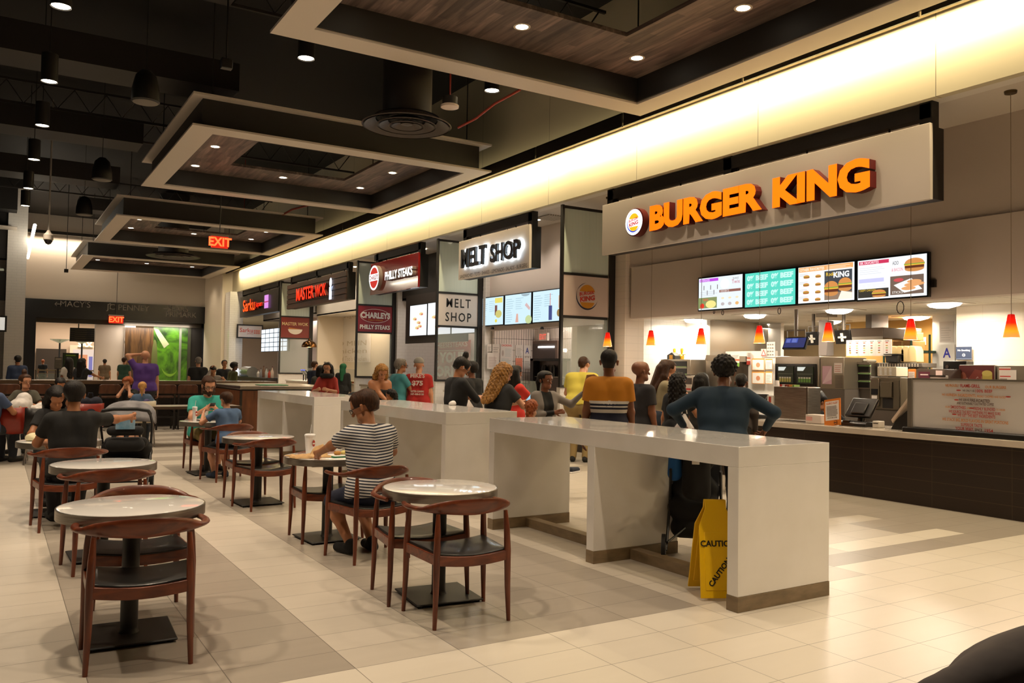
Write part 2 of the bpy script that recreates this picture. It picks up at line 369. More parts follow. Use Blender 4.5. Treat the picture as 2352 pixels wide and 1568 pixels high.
v=mth(N_,L_,'ADD',mth(N_,L_,'MULTIPLY',wn.outputs['Value'],.6),.4); cc=N_.new('ShaderNodeCombineColor'); [L_.new(v,cc.inputs[i]) for i in range(3)]
L_.new(cc.outputs[0],mx.inputs['B']); L_.new(mx.outputs['Result'],b_.inputs['Base Color'])
ZR=5.74
def ring(g,x0,y0,x1,y1,w,z0,z1):
    """square picture-frame ring, mitred"""
    o=[(x0,y0),(x1,y0),(x1,y1),(x0,y1)]; i=[(x0+w,y0+w),(x1-w,y0+w),(x1-w,y1-w),(x0+w,y1-w)]
    for k in range(4):
        k2=(k+1)%4; q=[o[k],o[k2],i[k2],i[k]]
        g.prism(q,z0,z1)
def raft(name,x0,y0,label,lights):
    W=6.08; t=T('ceiling_raft',label,'ceiling panel',(x0,y0,ZR),0,'square plank rafts hung under the dark ceiling')
    g=G(); ring(g,0,0,W,W,.43,0,.035); O('bottom_flange',g,RAFTG,t,smooth=0)
    g=G(); ring(g,0,0,W,W,.43,.56,.60); O('top_flange',g,RAFTG,t,smooth=0)
    g=G(); ring(g,.2,.2,W-.2,W-.2,.04,.035,.56); O('web',g,RAFTD,t,smooth=0)
    g=G(); ring(g,.43,.43,W-.43,W-.43,.03,.035,.40); O('inner_rim',g,RAFTD,t,smooth=0)
    g=G(); ring(g,.24,.24,W-.24,W-.24,1.42,.40,.46); O('plank_soffit',g,PLANK,t,smooth=0)
    for hx in (.4,W-.4):
        for hy in (.4,W-.4): O('hanger_rod',G().cyl((hx,hy,.6),(hx,hy,2.55),.012,n=6),RAFTD,t)
    for lx,ly in lights:
        c=T('recessed_downlight','x','x'); del c['label'],c['category']; c.parent=t; c.location=(lx,ly,.40)
        c.name='recessed_downlight'
        O('lamp_trim',G().lathe([(.085,-.004),(.115,-.006),(.118,0)],n=20),M('#cfc6b8',.4),c)
        O('lens',G().lathe([(1e-4,-.003),(.086,-.003)],n=20),LAMPE,c)
    return t
LP6=[(.96,.96),(.96,3.05),(.96,5.12),(3.0,.96),(3.0,5.12),(5.1,.96),(5.1,3.05),(5.1,5.12)]
LPV=[(.96,.96),(.96,5.12),(3.0,.96),(3.0,5.12),(5.1,.96),(5.1,5.12)]
LV2=[(1.0,2.9),(1.0,4.95),(3.05,4.95),(5.05,2.9),(5.05,4.95)]
RL=[]
for k,(x0,y0,lab) in enumerate(((2.84,4.46,'nearest square ceiling raft, cut by the top edge of the picture'),(2.84,15.38,'square plank ceiling raft, second from the camera, beyond the round diffuser'),
      (2.84,26.15,'third plank ceiling raft, behind the red hanging exit sign'),(2.84,36.9,'farthest and smallest plank ceiling raft, by the end wall'))):
    ll=LV2+[(1.0,.96),(3.05,.96),(5.05,.96)] if k<4 else LPV
    raft('r',x0,y0,lab,ll)
    for lx,ly in ll: RL.append((x0+lx,y0+ly,ZR+.37))
for p in RL: light('SPOT',p,135,WARM,.08,spot=105,blend=.7)
# hanging cylinder downlights
def cyl_lamp(x,y,z,label,L=.42,r=.115):
    t=T('cylinder_pendant',label,'ceiling lamp',(x,y,z),0,'black cylinder lamps hung from the dark ceiling')
    O('housing',G().lathe([(r-.01,.03),(r,0),(r,L),(r*.5,L+.02),(1e-4,L+.02)],n=24),BLK,t)
    O('lens',G().lathe([(1e-4,.012),(r-.012,.012)],n=24),LAMPE,t)
    O('cable',G().cyl((0,0,L),(0,0,8.3-z),.008,n=6),BLK,t)
    light('SPOT',(x,y,z-.03),330,WARM,.1,spot=95,blend=.6)
for i,(px,py) in enumerate([(140,16),(113,188),(97,289),(78,367),(65,433),(58,473)]):
    p=U(px,py,'Z',5.75); cyl_lamp(p.x,p.y,5.75,['cylinder lamp nearest the top left corner of the picture','cylinder lamp second in the left line','cylinder lamp third in the left line','cylinder lamp fourth in the left line','cylinder lamp fifth in the left line','smallest and farthest cylinder lamp of the left line'][i])
for px,py,lab in ((703,135,'cylinder lamp between the near raft and the second raft'),(1130,209,'cylinder lamp beside the white round sensor under the near raft')):
    p=U(px,py,'Z',5.75); cyl_lamp(p.x,p.y,5.75,lab)
for x,y in ((.6,7.6),(.6,4.6),(3.4,2.0),(7,1.5),(-1.8,6),(-1.8,10),(6.2,-.5),(10.2,2.2),(-1.8,15)): light('SPOT',(x,y,5.6),330,WARM,.1,spot=95,blend=.6)  # added unseen spots without lamp bodies, to light the foreground and sides
# round diffusers
def diffuser(px,py,z,R,label):
    p=U(px,py,'Z',z); t=T('round_air_diffuser',label,'air diffuser',(p.x,p.y,z),0,'round black air diffusers')
    O('drum_duct',G().cyl((0,0,.12),(0,0,8.2-z),R*.56,n=40),M('#1d1611',.6),t)
    g=G()
    for k,(r0,r1) in enumerate(((1,.70),(.66,.42),(.38,.16))):
        g.lathe([(R*r0,0),(R*r0+.01,.015),(R*r1,.12-.02*k),(R*r1,.10-.02*k),(R*r0-.03,0)],n=48)
    g.lathe([(1e-4,.02),(R*.13,.03),(R*.13,.05),(1e-4,.06)],n=24)
    O('ring_louvre',g,M('#3a2f27',.45),t)
    O('backing_disc',G().lathe([(1e-4,.13),(R*.75,.13)],n=40),M('#0a0807',.8),t)
diffuser(934,291,5.15,.66,'large round black ceiling diffuser on a drum duct above the fascia')
diffuser(398,590,5.75,1.0,'round black diffuser hanging in front of the farthest raft')
diffuser(315,643,5.75,1.0,'small round black diffuser by the end wall')
# sensor, speakers, cameras
def dome(px,py,z,r,label,red=False,name='ceiling_sensor',cat='ceiling sensor',cap='#d8c8bc'):
    p=U(px,py,'Z',z); t=T(name,label,cat,(p.x,p.y,z))
    O('cap',G().lathe([(1e-4,-.01),(r*.5,-.012),(r,0),(r*1.02,.03),(r*.8,.045),(1e-4,.045)],n=24),M(cap,.4),t)
    O('box_body',G().cyl((0,0,.045),(0,0,.15),r*.85,n=18),BLK,t)
    O('conduit',G().cyl((0,0,.15),(0,0,8.3-z),.012,n=6),M('#a0301c' if red else '#1c1815',.5),t)
dome(1033,247,5.3,.13,'white round ceiling sensor on a red conduit beside the big diffuser',True)
dome(560,512,6.2,.16,'small white sensor dome on a red drop left of the third raft',True)
def speaker(px,py,z,label,s=1):
    p=U(px,py,'Z',z); t=T('pendant_speaker',label,'speaker',(p.x,p.y,z),0,'black pendant speakers')
    O('cabinet',G().lathe([(.13*s,0),(.15*s,.02),(.145*s,.14*s),(.11*s,.3*s),(.05*s,.36*s),(1e-4,.37*s)],n=20),M('#15130f',.5),t)
    O('grille',G().lathe([(1e-4,-.006),(.10*s,-.006),(.132*s,.0)],n=20),M('#6a635a',.6),t); O('cable',G().cyl((0,0,.36*s),(0,0,8.3-z),.006,n=6),BLK,t)
for a in ((334,236,5.3,'nearest black pendant speaker left of the second raft',1.3),(234,414,5.6,'black pendant speaker in the middle of the dark ceiling',1.4),(193,494,5.8,'far black pendant speaker above the third raft',1.5)): speaker(*a)
p=U(111,552,'Z',4.6); t=T('dome_camera','white pole mounted dome camera at upper left','camera',(p.x,p.y,4.6))
O('camera_housing',G().lathe([(.10,.0),(.115,.02),(.115,.14),(.06,.20),(.03,.26)],n=20),M('#8f8880',.5),t); O('camera_dome',G().lathe([(1e-4,-.11),(.06,-.085),(.095,-.02),(.1,0)],n=20),M('#1d1a18',.1),t); O('pole',G().cyl((0,0,.25),(0,0,3.6),.022,n=10),M('#8f8880',.5),t)
for px,py,z,lab in ((520,148,5.4,'small black camera on a long drop pole near the top of the picture'),(152,622,4.9,'small black sensor hanging on a wire before the end wall')):
    p=U(px,py,'Z',z); t=T('drop_sensor',lab,'ceiling sensor',(p.x,p.y,z)); box('sensor_box',(-.07,-.05,-.06),(.07,.05,.07),M('#1c1918',.3),t,bev=.01); O('drop_rod',G().cyl((0,0,.07),(0,0,8.3-z),.012,n=6),BLK,t)
def exit_sign(px,py,Y,wd,ht,label,glow=6,face=M('#5e0a05',.4)):
    p=U(px,py,'Y',Y); t=T('exit_sign',label,'exit sign',(p.x,p.y,p.z))
    box('housing',(-wd/2,0,-ht*.5),(wd/2,.06,ht*.5),M('#3a0c08',.4,e=1.2,ec='#c01808'),t); box('canopy',(-wd/2-.02,-.01,ht*.5),(wd/2+.02,.08,ht*.68),M('#8a7d70',.5),t)
    text('lettering','EXIT',(0,-.008,-.02*ht),ht*1.05,M('#ff2a10',.5,e=glow,ec='#ff3a18'),t,'-Y',bold=.008,xs=.9)
    O('stem',G().cyl((0,.03,ht*.68),(0,.03,8.2-p.z),.012,n=6),BLK,t)
exit_sign(505,556,22.5,.42,.30,'red EXIT sign hung in front of the third raft')
exit_sign(267,734,YE-.3,.62,.34,'small red EXIT sign at the head of the black portal')
p0=U(80,517,'Z',5.9); p1=U(64,592,'Z',5.9); t=tag(O('linear_lamp',G().tube([p0,p1],.05,8),M('#fff4e0',.5,e=16,ec=(1,.9,.72))),'thin glowing linear lamp slanting down at the upper left','ceiling lamp')
# dark services
g=G(); DUC=M('#1f1915',.6)
for i,(x0,x1,y,z,h) in enumerate(((-6,3,12.5,7.2,.7),(-6,4,17,7.0,.55),(-6,3,22.5,7.0,.5),(-6,3,27,6.8,.5),(2.5,9,34.6,7.2,.45))):
    tag(box('duct',(x0,y,z),(x1,y+1.0,z+h),DUC),['rectangular black duct nearest the camera in the dark ceiling','rectangular black duct behind the first lamp','third rectangular black duct','fourth rectangular black duct','farthest rectangular black duct'][i],'duct','black rectangular ducts across the ceiling')
for i,y in enumerate((12.0,14.2,22.5,24.5,33.5)):
    t=T('bar_joist',('nearest','second','third','fourth','farthest')[i]+' black open web joist across the dark ceiling','joist',(0,y,7.5),0,'black open web joists')
    g=G().box((-8,-.03,.55),(XF-.1,.03,.6)).box((-8,-.03,0),(XF-.1,.03,.05)); O('chord',g,DUC,t,smooth=0)
    pts=[]; x=-8
    while x<XF-.5: pts+= [(x,0,.05),(x+.35,0,.55)]; x+=.7
    O('web',G().tube(pts,.018,5),DUC,t)
p0=U(1052,293,'Z',5.9);p1=U(1195,206,'Z',6.3)
tag(O('red_cable',G().tube([p0,p0.lerp(p1,.3)+Vector((0,0,-.03)),p0.lerp(p1,.6)+Vector((0,0,.03)),p1],.022,6),M('#a53a22',.5)),'red cable slung under the near raft beside the big diffuser','cable')
p0=U(645,495,'Z',6.3);p1=U(712,470,'Z',6.3)
tag(O('red_cable',G().tube([p0,p0.lerp(p1,.4)+Vector((0,0,.06)),p1],.03,6),M('#7a2a18',.5)),'short red cable above the second raft right side','cable')
# ================= FOREGROUND FURNITURE =================
def round_table(x,y,label,rz=0,R=.392):
    t=T('round_table',label,'table',(x,y,0),rz,'round white cafe tables with a steel edge')
    O('tabletop',G().lathe([(1e-4,.700),(R-.012,.700),(R-.006,.742),(R-.014,.7435),(1e-4,.7435)],n=72),M((.86,.84,.81),.07,coat=.4,name='white_gloss_top'),t)
    O('edge_band',G().lathe([(R-.007,.684),(R,.685),(R,.741),(R-.008,.743),(R-.007,.684)],n=72),STEEL,t)
    O('support_plate',G().box((-.16,-.16,.69),(.16,.16,.699)),BLK,t,bev=.004)
    O('column',G().cyl((0,0,.02),(0,0,.69),.047,n=24).lathe([(.06,.018),(.05,.03),(.047,.05)],n=24),BLK,t)
    O('base_plate',G().box((-.235,-.235,.012),(.235,.235,.024)),BLK,t,bev=.008)
    for sx in (-1,1):
        for sy in (-1,1): O('levelling_foot',G().cyl((sx*.2,sy*.2,0),(sx*.2,sy*.2,.014),.018,n=10),BLK,t)
    return t
TB=[(.70,5.23,'round white table nearest the camera at lower left'),(.78,7.46,'empty round white table behind the nearest left one'),(2.615,5.13,'round white table beside the long white island at centre'),
 (2.60,7.33,'round white table of the striped shirt man, with paper bag and cup'),(2.56,9.53,'empty round white table behind the striped shirt man'),(.60,9.77,'round white table in front of the seated man in black'),(2.62,12.40,'round white table of the teal shirt man and the boy')]
for i,(x,y,l) in enumerate(TB): round_table(x,y,l,rz=math.radians((-3,2,-6,4,3,0,5)[i]))
def chair_proto(label):
    t=T('round_back_chair',label,'chair',(0,0,0),0,'walnut round back chairs with black seats')
    fw,rw,d=.27,.235,.215       # half widths, half depth; +y is the front
    def leg(x,y,top,sx):
        pts=[(x*1.04,y*1.04,0),(x*1.01,y*1.01,.22),(x,y,.43),(x*.98,y*.98,.56),(x*.955,y*.93,top)]
        return G().tube(pts,[.0125,.018,.0215,.019,.0125],12)
    for sx in (-1,1):
        O('leg',leg(sx*fw,d,.672,sx),WOOD,t); O('leg',leg(sx*rw,-d,.675,sx),WOOD,t)
    # bowed seat frame
    g=G()
    def rail(a,b,sag,z0=.375,z1=.435,th=.012):
        a=Vector(a);b=Vector(b); n=Vector((-(b-a).y,(b-a).x)).normalized(); k=8; vs=[];fs=[]
        for i in range(k+1):
            u=i/k; p=a.lerp(b,u); dz=sag*math.sin(math.pi*u)
            for s,z in ((-th,z0-dz),(th,z0-dz),(th,z1-dz),(-th,z1-dz)): vs.append((p.x+n.x*s,p.y+n.y*s,z))
        for i in range(k):
            for j in range(4): fs.append((i*4+j,i*4+(j+1)%4,(i+1)*4+(j+1)%4,(i+1)*4+j))
        fs+=[(3,2,1,0),(k*4,k*4+1,k*4+2,k*4+3)]; g.add(vs,fs)
    rail((-fw,d),(fw,d),.022); rail((-rw,-d),(rw,-d),.022); rail((-fw,d),(-rw,-d),0); rail((fw,d),(rw,-d),0)
    O('seat_frame',g,WOODH,t,bev=.004)
    n=14; vs=[];fs=[]
    for i in range(n+1):
        v=i/n; y=-d+.005+(2*d)*v; hw=(rw+(fw-rw)*v)-.004
        for j in range(n+1):
            u=j/n*2-1; ed=max(abs(u),abs(v*2-1)); top=.448-.026*(1-u*u)+.010*(1-ed**6)
            vs.append((u*hw,y,top))
    m=(n+1)**2
    for i in range(n+1):
        for j in range(n+1): p=vs[i*(n+1)+j]; vs.append((p[0],p[1],.424-.024*(1-(j/n*2-1)**2)))
    for i in range(n):
        for j in range(n):
            a=i*(n+1)+j; fs+=[(a,a+1,a+n+2,a+n+1),(m+a,m+a+n+1,m+a+n+2,m+a+1)]
    bd=[j for j in range(n+1)]+[i*(n+1)+n for i in range(1,n+1)]+[n*(n+1)+j for j in range(n-1,-1,-1)]+[i*(n+1) for i in range(n-1,0,-1)]
    for q in range(len(bd)): a,b=bd[q],bd[(q+1)%len(bd)]; fs.append((a,m+a,m+b,b))
    O('seat',G().add(vs,fs),SEATM,t,smooth=50,bev=.006)
    # curved top rail: wide blade at the back, thin arms forward
    ns=40; nc=12; vs=[];fs=[]
    for i in range(ns+1):
        u=i/ns*2-1; an=u*math.radians(112); ex=abs(u)
        rx,ry=.322,.275; x=math.sin(an)*rx; y=-math.cos(an)*ry*(1.0)+.03+(0 if ex<.75 else .07*(ex-.75)/.25)
        b=max(0,1-(ex/.56)**2); hh=.0145+.036*b; ww=.0135+.008*min(1,ex*1.3)*(1-max(0,(ex-.85)/.15)*.6)-.003*b
        z=.688+.026*b+.006*math.sin(ex*math.pi)
        nx,ny=math.sin(an),-math.cos(an); lean=.25*b
        for j in range(nc):
            c=2*math.pi*j/nc; dn=math.cos(c)*ww; dz=math.sin(c)*hh
            o=dn+dz*lean; vs.append((x+nx*o,y+ny*o,z+dz))
    for i in range(ns):
        for j in range(nc): fs.append((i*nc+j,i*nc+(j+1)%nc,(i+1)*nc+(j+1)%nc,(i+1)*nc+j))
    fs+=[tuple(range(nc))[::-1],tuple(ns*nc+j for j in range(nc))]
    O('top_rail',G().add(vs,fs),WOODH,t,smooth=60)
    return t
CH=[(.70,4.85,-7,'walnut round back chair nearest the camera, back turned, at the lower left table'),
 (.80,5.62,176,'walnut chair on the far side of the nearest left table, mostly hidden'),
 (.77,7.07,2,'empty walnut chair tucked at the second left table, back to the camera'),
 (.63,8.94,2,'walnut chair the man in the black shirt sits on'),
 (2.53,4.69,-5,'walnut chair with its back to the camera at the round table by the island'),
 (2.52,5.27,176,'walnut chair on the far side of the round table by the island, facing the camera'),
 (2.66,6.48,6,'walnut chair the man in the striped shirt sits on'),
 (2.60,7.41,182,'empty walnut chair across the table from the striped shirt man'),
 (2.57,9.24,7,'empty walnut chair, back to the camera, at the table behind the striped shirt man'),
 (2.58,9.87,184,'empty walnut chair on the far side of the table behind the striped shirt man'),
 (2.72,11.63,10,'walnut chair the boy in blue sits on'),(2.70,12.95,186,'walnut chair the teal shirt man sits on')]
c0=chair_proto(CH[0][3])
for i,(x,y,a,l) in enumerate(CH):
    if i==0: c0.location=(x,y,0); c0.rotation_euler=(0,0,math.radians(a))
    else: dup(c0,(x,y,0),math.radians(a),l)
# white quartz islands
def island(x,y,label,w=.905,L=3.22,H=1.07):
    t=T('white_island',label,'counter',(x,y,0),0,'long white stone islands')
    s=.135; th=.095; m=(L-th)/2-.03
    O('slab_frame',G().box((0,0,H-s),(w,L,H)).box((0,0,.10),(w,th,H-s)).box((0,L-th,.10),(w,L,H-s)).box((0,m,.10),(w,m+th,H-s)),STONE,t,bev=.003)
    for a in (0,m,L-th): O('plinth',G().box((-.002,a-.003,0),(w+.002,a+th+.003,.10)),TAUPE,t,bev=.002)
    for a,b in ((th,m),(m+th,L-th)): O('foot_rail',G().box((w*.42,a,0),(w*.42+.1,b,.085)),TAUPE,t,bev=.002)
    return t
island(4.135,3.866,'long white stone island nearest the camera, wet floor sign at its end')
island(4.165,8.07,'middle white stone island behind the striped shirt man')
island(4.185,12.50,'farthest white stone island, beside the wood bin cabinet')
# wet floor sign
a=U(1645,1390,'Z',0); t=T('wet_floor_sign','yellow folding caution sign behind the near end of the nearest island','sign',(4.33,4.27,0),math.radians(-28))
YEL=M('#e8b800',.4,name='yellow_plastic')
def leafp(s):
    g=G(); prof=[(-.14,0),(.14,0),(.125,.48),(.075,.60),(.075,.66),(-.075,.66),(-.075,.60),(-.125,.48)]
    T0=Matrix.Translation((0,s*.012,.66))@Matrix.Rotation(s*math.radians(13),4,'X')@Matrix.Translation((0,0,-.66)); g.T=T0
    g.prism(prof,-.007,.007,'Y'); g.prism([(-.105,.05),(.105,.05),(.095,.44),(-.095,.44)],-.011,.011,'Y'); return O('panel',g,YEL,t,bev=.004),T0
for s in (-1,1):
    o,T0=leafp(s)
    if s==-1:
        for z,sz,r in ((.36,.055,0),(.17,.05,.9)):
            q=text('lettering','CAUTION',(0,0,0),sz,M('#15120a',.5),t,Matrix.Identity(4),ext=.001,bold=.0015,rot=r); q.data.transform(T0@Matrix.Translation((0,-.0125,z))@FACE['-Y'])
        box('barcode_sticker',(.03,-.02,0),(.06,-.012,.05),M('#cfc9bd',.5),t)
O('hinge_handle',G().box((-.06,-.02,.62),(.06,.02,.655)),YEL,t,bev=.01)
# dark fabric at the lower right corner, very near the camera
e=U(2290,1540,'Z',.62)
g=G(); 
for k in range(5): g.tube([U(2120+k*60,1610-k*14,'Z',.62)+Vector((0,-.02*k,-.03)),U(2352+k*30,1525-k*10,'Z',.64)+Vector((.1,-.02*k,0))],[.03,.06],10)
# ================= SHOPFRONTS =================
XS=9.42; XB=10.87; ZB=1.5547+.0955*XB
GLS=gridmat((.62,.70,.62),(.74,.80,.72),'X','Z',.035,60,.012,r=.12,c2=(.52,.62,.54),ns=1,nsc=(30,1,.6),name='ribbed_glass')
CLR=M((.72,.80,.74),.06,a=.22,name='clear_glass')
BRICK=gridmat((.80,.76,.71),(.66,.62,.57),'X','Z',.2,.1,.006,r=.25,off=.5,name='glazed_tile')
def divider(Y,name,art,x0=9.42,x1=10.62,zs=(2.62,3.42)):
    t=T('divider_screen',name,'glass screen',(x0,Y,0),0,'black framed glass screens between the food counters')
    za,zb=zs
    BW('kneewall',(x0+.02,Y+.02,0),(x1+.05,Y+.14,1.2),BRICK,t)
    BW('post',(x0,Y-.01,1.2),(x0+.05,Y+.06,4.80),BLK,t); BW('post',(x1-.02,Y-.03,1.2),(x1+.12,Y+.14,4.80),BLK,t)
    for z in (1.2,za-.05,zb,4.74): BW('crossbar',(x0+.05,Y-.012,z),(x1-.02,Y+.06,z+.05),BLK,t)
    BW('ribbed_pane',(x0+.05,Y+.02,zb+.05),(x1-.02,Y+.035,4.74),GLS,t)
    BW('clear_pane',(x0+.05,Y+.02,1.25),(x1-.02,Y+.03,za-.05),CLR,t)
    BW('sign_panel',(x0+.05,Y,za),(x1-.02,Y+.05,zb),art[0],t)
    a=Art((x0+.05,x1-.02,za,zb),Y-.001,'-Y'); art[1](a); a.done('print',t); return t
def bk_logo(a,u,v,r,asp,ring=False,e=0,side='#c8871e',blue='#20243c'):
    R=lambda k:(r*k*asp,r*k)
    a.el(u,v+.12*r,*R(.74),side if not e else '#f5c514',e=e,a0=18,a1=162); a.el(u,v-.2*r,*R(.70),side if not e else '#f5c514',e=e,a0=200,a1=340)
    a.arc(u-.02*r*asp,v,*R(1.0),.13,blue,150,345,e=e); a.arc(u-.02*r*asp,v,*R(1.0),.05,blue,95,160,e=e)
    red='#c0321e' if not e else '#d81e10'
    a.t('BURGER',u-.72*r*asp,v-.0*r,u+.62*r*asp,v+.26*r,red,bold=.03,e=e,sh=.22*r); a.t('KING',u-.66*r*asp,v-.44*r,u+.68*r*asp,v-.06*r,red,bold=.04,e=e,sh=.2*r)
def art_bk(a): bk_logo(a,.52,.5,.34,.8/1.13)
def art_melt(a): a.t('MELT',.2,.58,.82,.86,'#15120f',bold=.012,sp=1.25); a.t('SHOP',.18,.13,.84,.42,'#15120f',bold=.012,sp=1.25)
def art_ch(a):
    a.el(.5,.62,.44,.27,'#e8ded6'); a.el(.5,.62,.425,.255,'#8e1a24'); a.t('CHARLEYS',.08,.52,.94,.76,'#f2ece4',bold=.05); a.t('CHARLEYS',.10,.53,.92,.75,'#1c2334',bold=.005)
    a.t('CHARLEYS',.09,.525,.93,.755,'#efe9e2',bold=.02); a.t('PHILLY STEAKS',.3,.43,.72,.48,'#e0a030'); a.t('PHILLY STEAKS',.06,.1,.94,.27,'#f2ece4',bold=.035)
def art_mw(a):
    a.t('MASTER WOK',.04,.60,.96,.76,'#dcc08a',bold=.02); a.poly([(.27,.5),(.72,.43),(.27,.42)],'#c87a32'); a.el(.5,.42,.25,.25,'#e8dcc8',a0=180,a1=360)
divider(13.44,'glass divider with the round red and yellow burger logo plate',(M((.60,.48,.42),.5),art_bk))
divider(18.88,'glass divider with the MELT SHOP plate',(M((.68,.60,.54),.5),art_melt))
divider(24.35,'glass divider with the red oval steaks plate',(M('#8e1a24',.4),art_ch))
divider(32.46,'glass divider with the dark red wok bowl plate',(M('#7c241a',.4),art_mw))
t=T('wall_sign','white Sarku Japan plate in a thin black frame on the end pillar','sign',(9.5,39.1,0)); R=rY(545,744,604,778,39.1)
BW('frame',(R[0],39.12,R[2]),(R[1],39.2,R[3]),BLK,t); a=Art((R[0]+.06,R[1]-.06,R[2]+.06,R[3]-.06),39.12,'-Y'); a.r(0,0,1,1,'#d8cdc8'); a.t('Sarku',.06,.42,.62,.8,'#c8402c',bold=.01); a.t('JAPAN',.36,.22,.62,.36,'#c8402c')
for i in range(3):
    for j in range(2): a.r(.66+.09*i,.3+.2*j,.735+.09*i,.47+.2*j,'#d88a7c')
a.done('print',t)
# hanging sign boxes
def signbox(y0,y1,label,face,z0=3.655,z1=4.575,posts=(.03,),dep=.30,grp=None,side=None):
    t=T('shop_sign',label,'shop sign',(XS,y0,z0)); Lh=y1-y0
    BW('sign_board',(XS,y0,z0),(XS+.06,y1,z1),face,t,bev=.004)
    BW('back_box',(XS+.06,y0+.01,z0+.015),(XS+dep,y1-.02,z1-.03),BLK,t)
    for u in posts: BW('post',(XS+.08,y0+Lh*u-.04,z1-.05),(XS+.22,y0+Lh*u+.12,ZF+.02),BLK,t)
    BW('top_bar',(XS+.08,y0+.04,ZF-.20),(XS+.22,y1-.06,ZF-.02),BLK,t)
    k=max(2,int(Lh/1.2))
    for i in range(k): O('cable_gland',G().cyl((0,0,0),(0,0,-.06),.015,n=6),BLK,t,loc=(.15,Lh*(i+.5)/k,ZF-.20-z0))
    return t
# burger sign
t=signbox(5.83,12.16,'big beige Burger King sign with glowing orange letters',M((.60,.53,.47),.5),posts=(.01,.52,.975))
OR=M('#ff7a08',.4,e=1.15,ec='#ff6a05',name='orange_glow'); RS=M('#5a0d06',.4)
def band(px0,px1,pt0,pb0,pt1,pb1,X):   # rectangle on plane X from left/right heights
    a=U(px0,(pt0+pb0)/2,'X',X); b=U(px1,(pt1+pb1)/2,'X',X); z0=(U(px0,pb0,'X',X).z+U(px1,pb1,'X',X).z)/2; z1=(U(px0,pt0,'X',X).z+U(px1,pt1,'X',X).z)/2
    return b.y,a.y,z0,z1
XL=XS-.13
fit3('lettering','BURGER',band(1492,1750,470,530,417,483,XL),XS,OR,t,d=.13,bold=.055,mb=RS)
fit3('lettering','KING',band(1774,1998,405,474,362,441,XL),XS,OR,t,d=.13,bold=.055,mb=RS)
c=U(1456,510,'X',XL); r=.245; G1=G().lathe([(1e-4,-.13),(r-.02,-.13),(r,-.12),(r,0)],c=(XS,c.y,c.z),n=40,axis='X')
OW('logo_drum',G1,RS,t); a=Art((c.y-r,c.y+r,c.z-r,c.z+r),XL-.001); a.el(.5,.5,.46,.46,'#ffffff',e=1.1); bk_logo(a,.5,.5,.36,1,e=.85,blue='#2848d8'); a.done('logo_print',t)
# melt shop
t=signbox(14.62,17.74,'beige sign with halo lit black MELT SHOP letters',M((.62,.54,.46),.5),posts=(.02,.94))
BK=M('#10161c',.35); HAL=M((.8,.9,1),.5,e=16,ec=(.72,.86,1),name='halo_led')
for s,q in (('MELT',(1059,1115,573,615,562,606)),('SHOP',(1126,1193,562,602,547,592))):
    R=band(*q,XS-.1); fit3('lettering',s,R,XS-.05,BK,t,d=.06,bold=.03); fit3('halo_strip',s,(R[0]+.01,R[1]-.01,R[2]+.01,R[3]-.01),XS-.02,HAL,t,d=.02,bold=.0)
a=Art(band(1056,1211,631,640,605,613,XS),XS-.001); a.t('SANDWICHES - TOTS - SHAKES - LEMONADE - SALADS - BURGERS',0,0,1,1,'#3a322a'); a.done('print',t)
# charleys
t=signbox(20.0,23.28,'glossy red sign with white PHILLY STEAKS letters and round emblem',M('#7c0f0c',.12,coat=.5),posts=(.02,.9))
WH=M('#ffffff',.4,e=1.3,name='white_glow'); SIL=M('#a89c94',.3,.6)
fit3('lettering','PHILLY STEAKS',band(884,947,621,643,614,632,XS-.12),XS,WH,t,d=.12,bold=.03,mb=SIL)
c=U(859,638,'X',XS-.12); r=.36; OW('emblem_drum',G().lathe([(1e-4,-.12),(r,-.12),(r,0)],c=(XS,c.y,c.z),n=40,axis='X'),SIL,t)
a=Art((c.y-r,c.y+r,c.z-r,c.z+r),XS-.121); a.el(.5,.5,.5,.5,'#ffffff',e=1.2); a.el(.5,.5,.42,.42,'#d02018',e=.8); a.r(.0,.38,1,.66,'#ffffff',e=1.2); a.t('CHARLEYS',.04,.42,.96,.62,'#b03028',e=.5,bold=.03); a.done('logo_print',t)
# master wok
t=signbox(25.25,31.5,'brown slatted wood sign with red MASTER WOK letters',M('#1a0f0a',.6),posts=(.02,.5,.97))
WS=noisy('#2c160c','#4a2818',(1,.1,1),12,.5,name='dark_slat')
for i in range(5): BW('wood_slat',(XS-.03,25.25,3.66+i*.186),(XS+.01,31.5,3.66+i*.186+.155),WS,t)
RD=M('#ff2a10',.4,e=1.5,ec='#ff2408',name='red_glow')
fit3('lettering','MASTER',band(681,721,663,692,655,683,XS-.12),XS-.03,RD,t,d=.1,bold=.012,mb=RS); fit3('lettering','WOK',band(724,749,656,682,648,678,XS-.12),XS-.03,RD,t,d=.1,bold=.012,mb=RS)
c=U(757,665,'X',XS-.1); a=Art((c.y-.25,c.y+.25,c.z-.4,c.z+.4),XS-.06); a.el(.45,.8,.24,.2,'#e8f0ff',e=1.2); a.r(.2,.1,.7,.62,'#e8f0ff',e=1.2); a.poly([(.6,.6),(1,.66),(.6,.4)],'#9fb4d8',e=.8); a.done('chef_emblem',t)
# sarku
t=signbox(32.75,38.75,'black sign with glowing orange Sarku letters at the far end of the row',M('#14110f',.4),posts=(.03,.5,.97))
fit3('lettering','Sarku',band(558,585,690,716,684,712,XS-.1),XS,M('#ff4a10',.4,e=1.2),t,d=.1,bold=.015,mb=RS); fit3('lettering','japan',band(587,602,694,708,690,706,XS-.1),XS,RD,t,d=.1,bold=.0,mb=RS)
c=U(609,692,'X',XS-.1); a=Art((c.y-.3,c.y+.3,c.z-.27,c.z+.27),XS-.05); a.r(0,0,1,1,'#d88ae0',e=.9); a.r(0,.44,1,.52,'#c02050',e=.8); a.done('box_emblem',t)
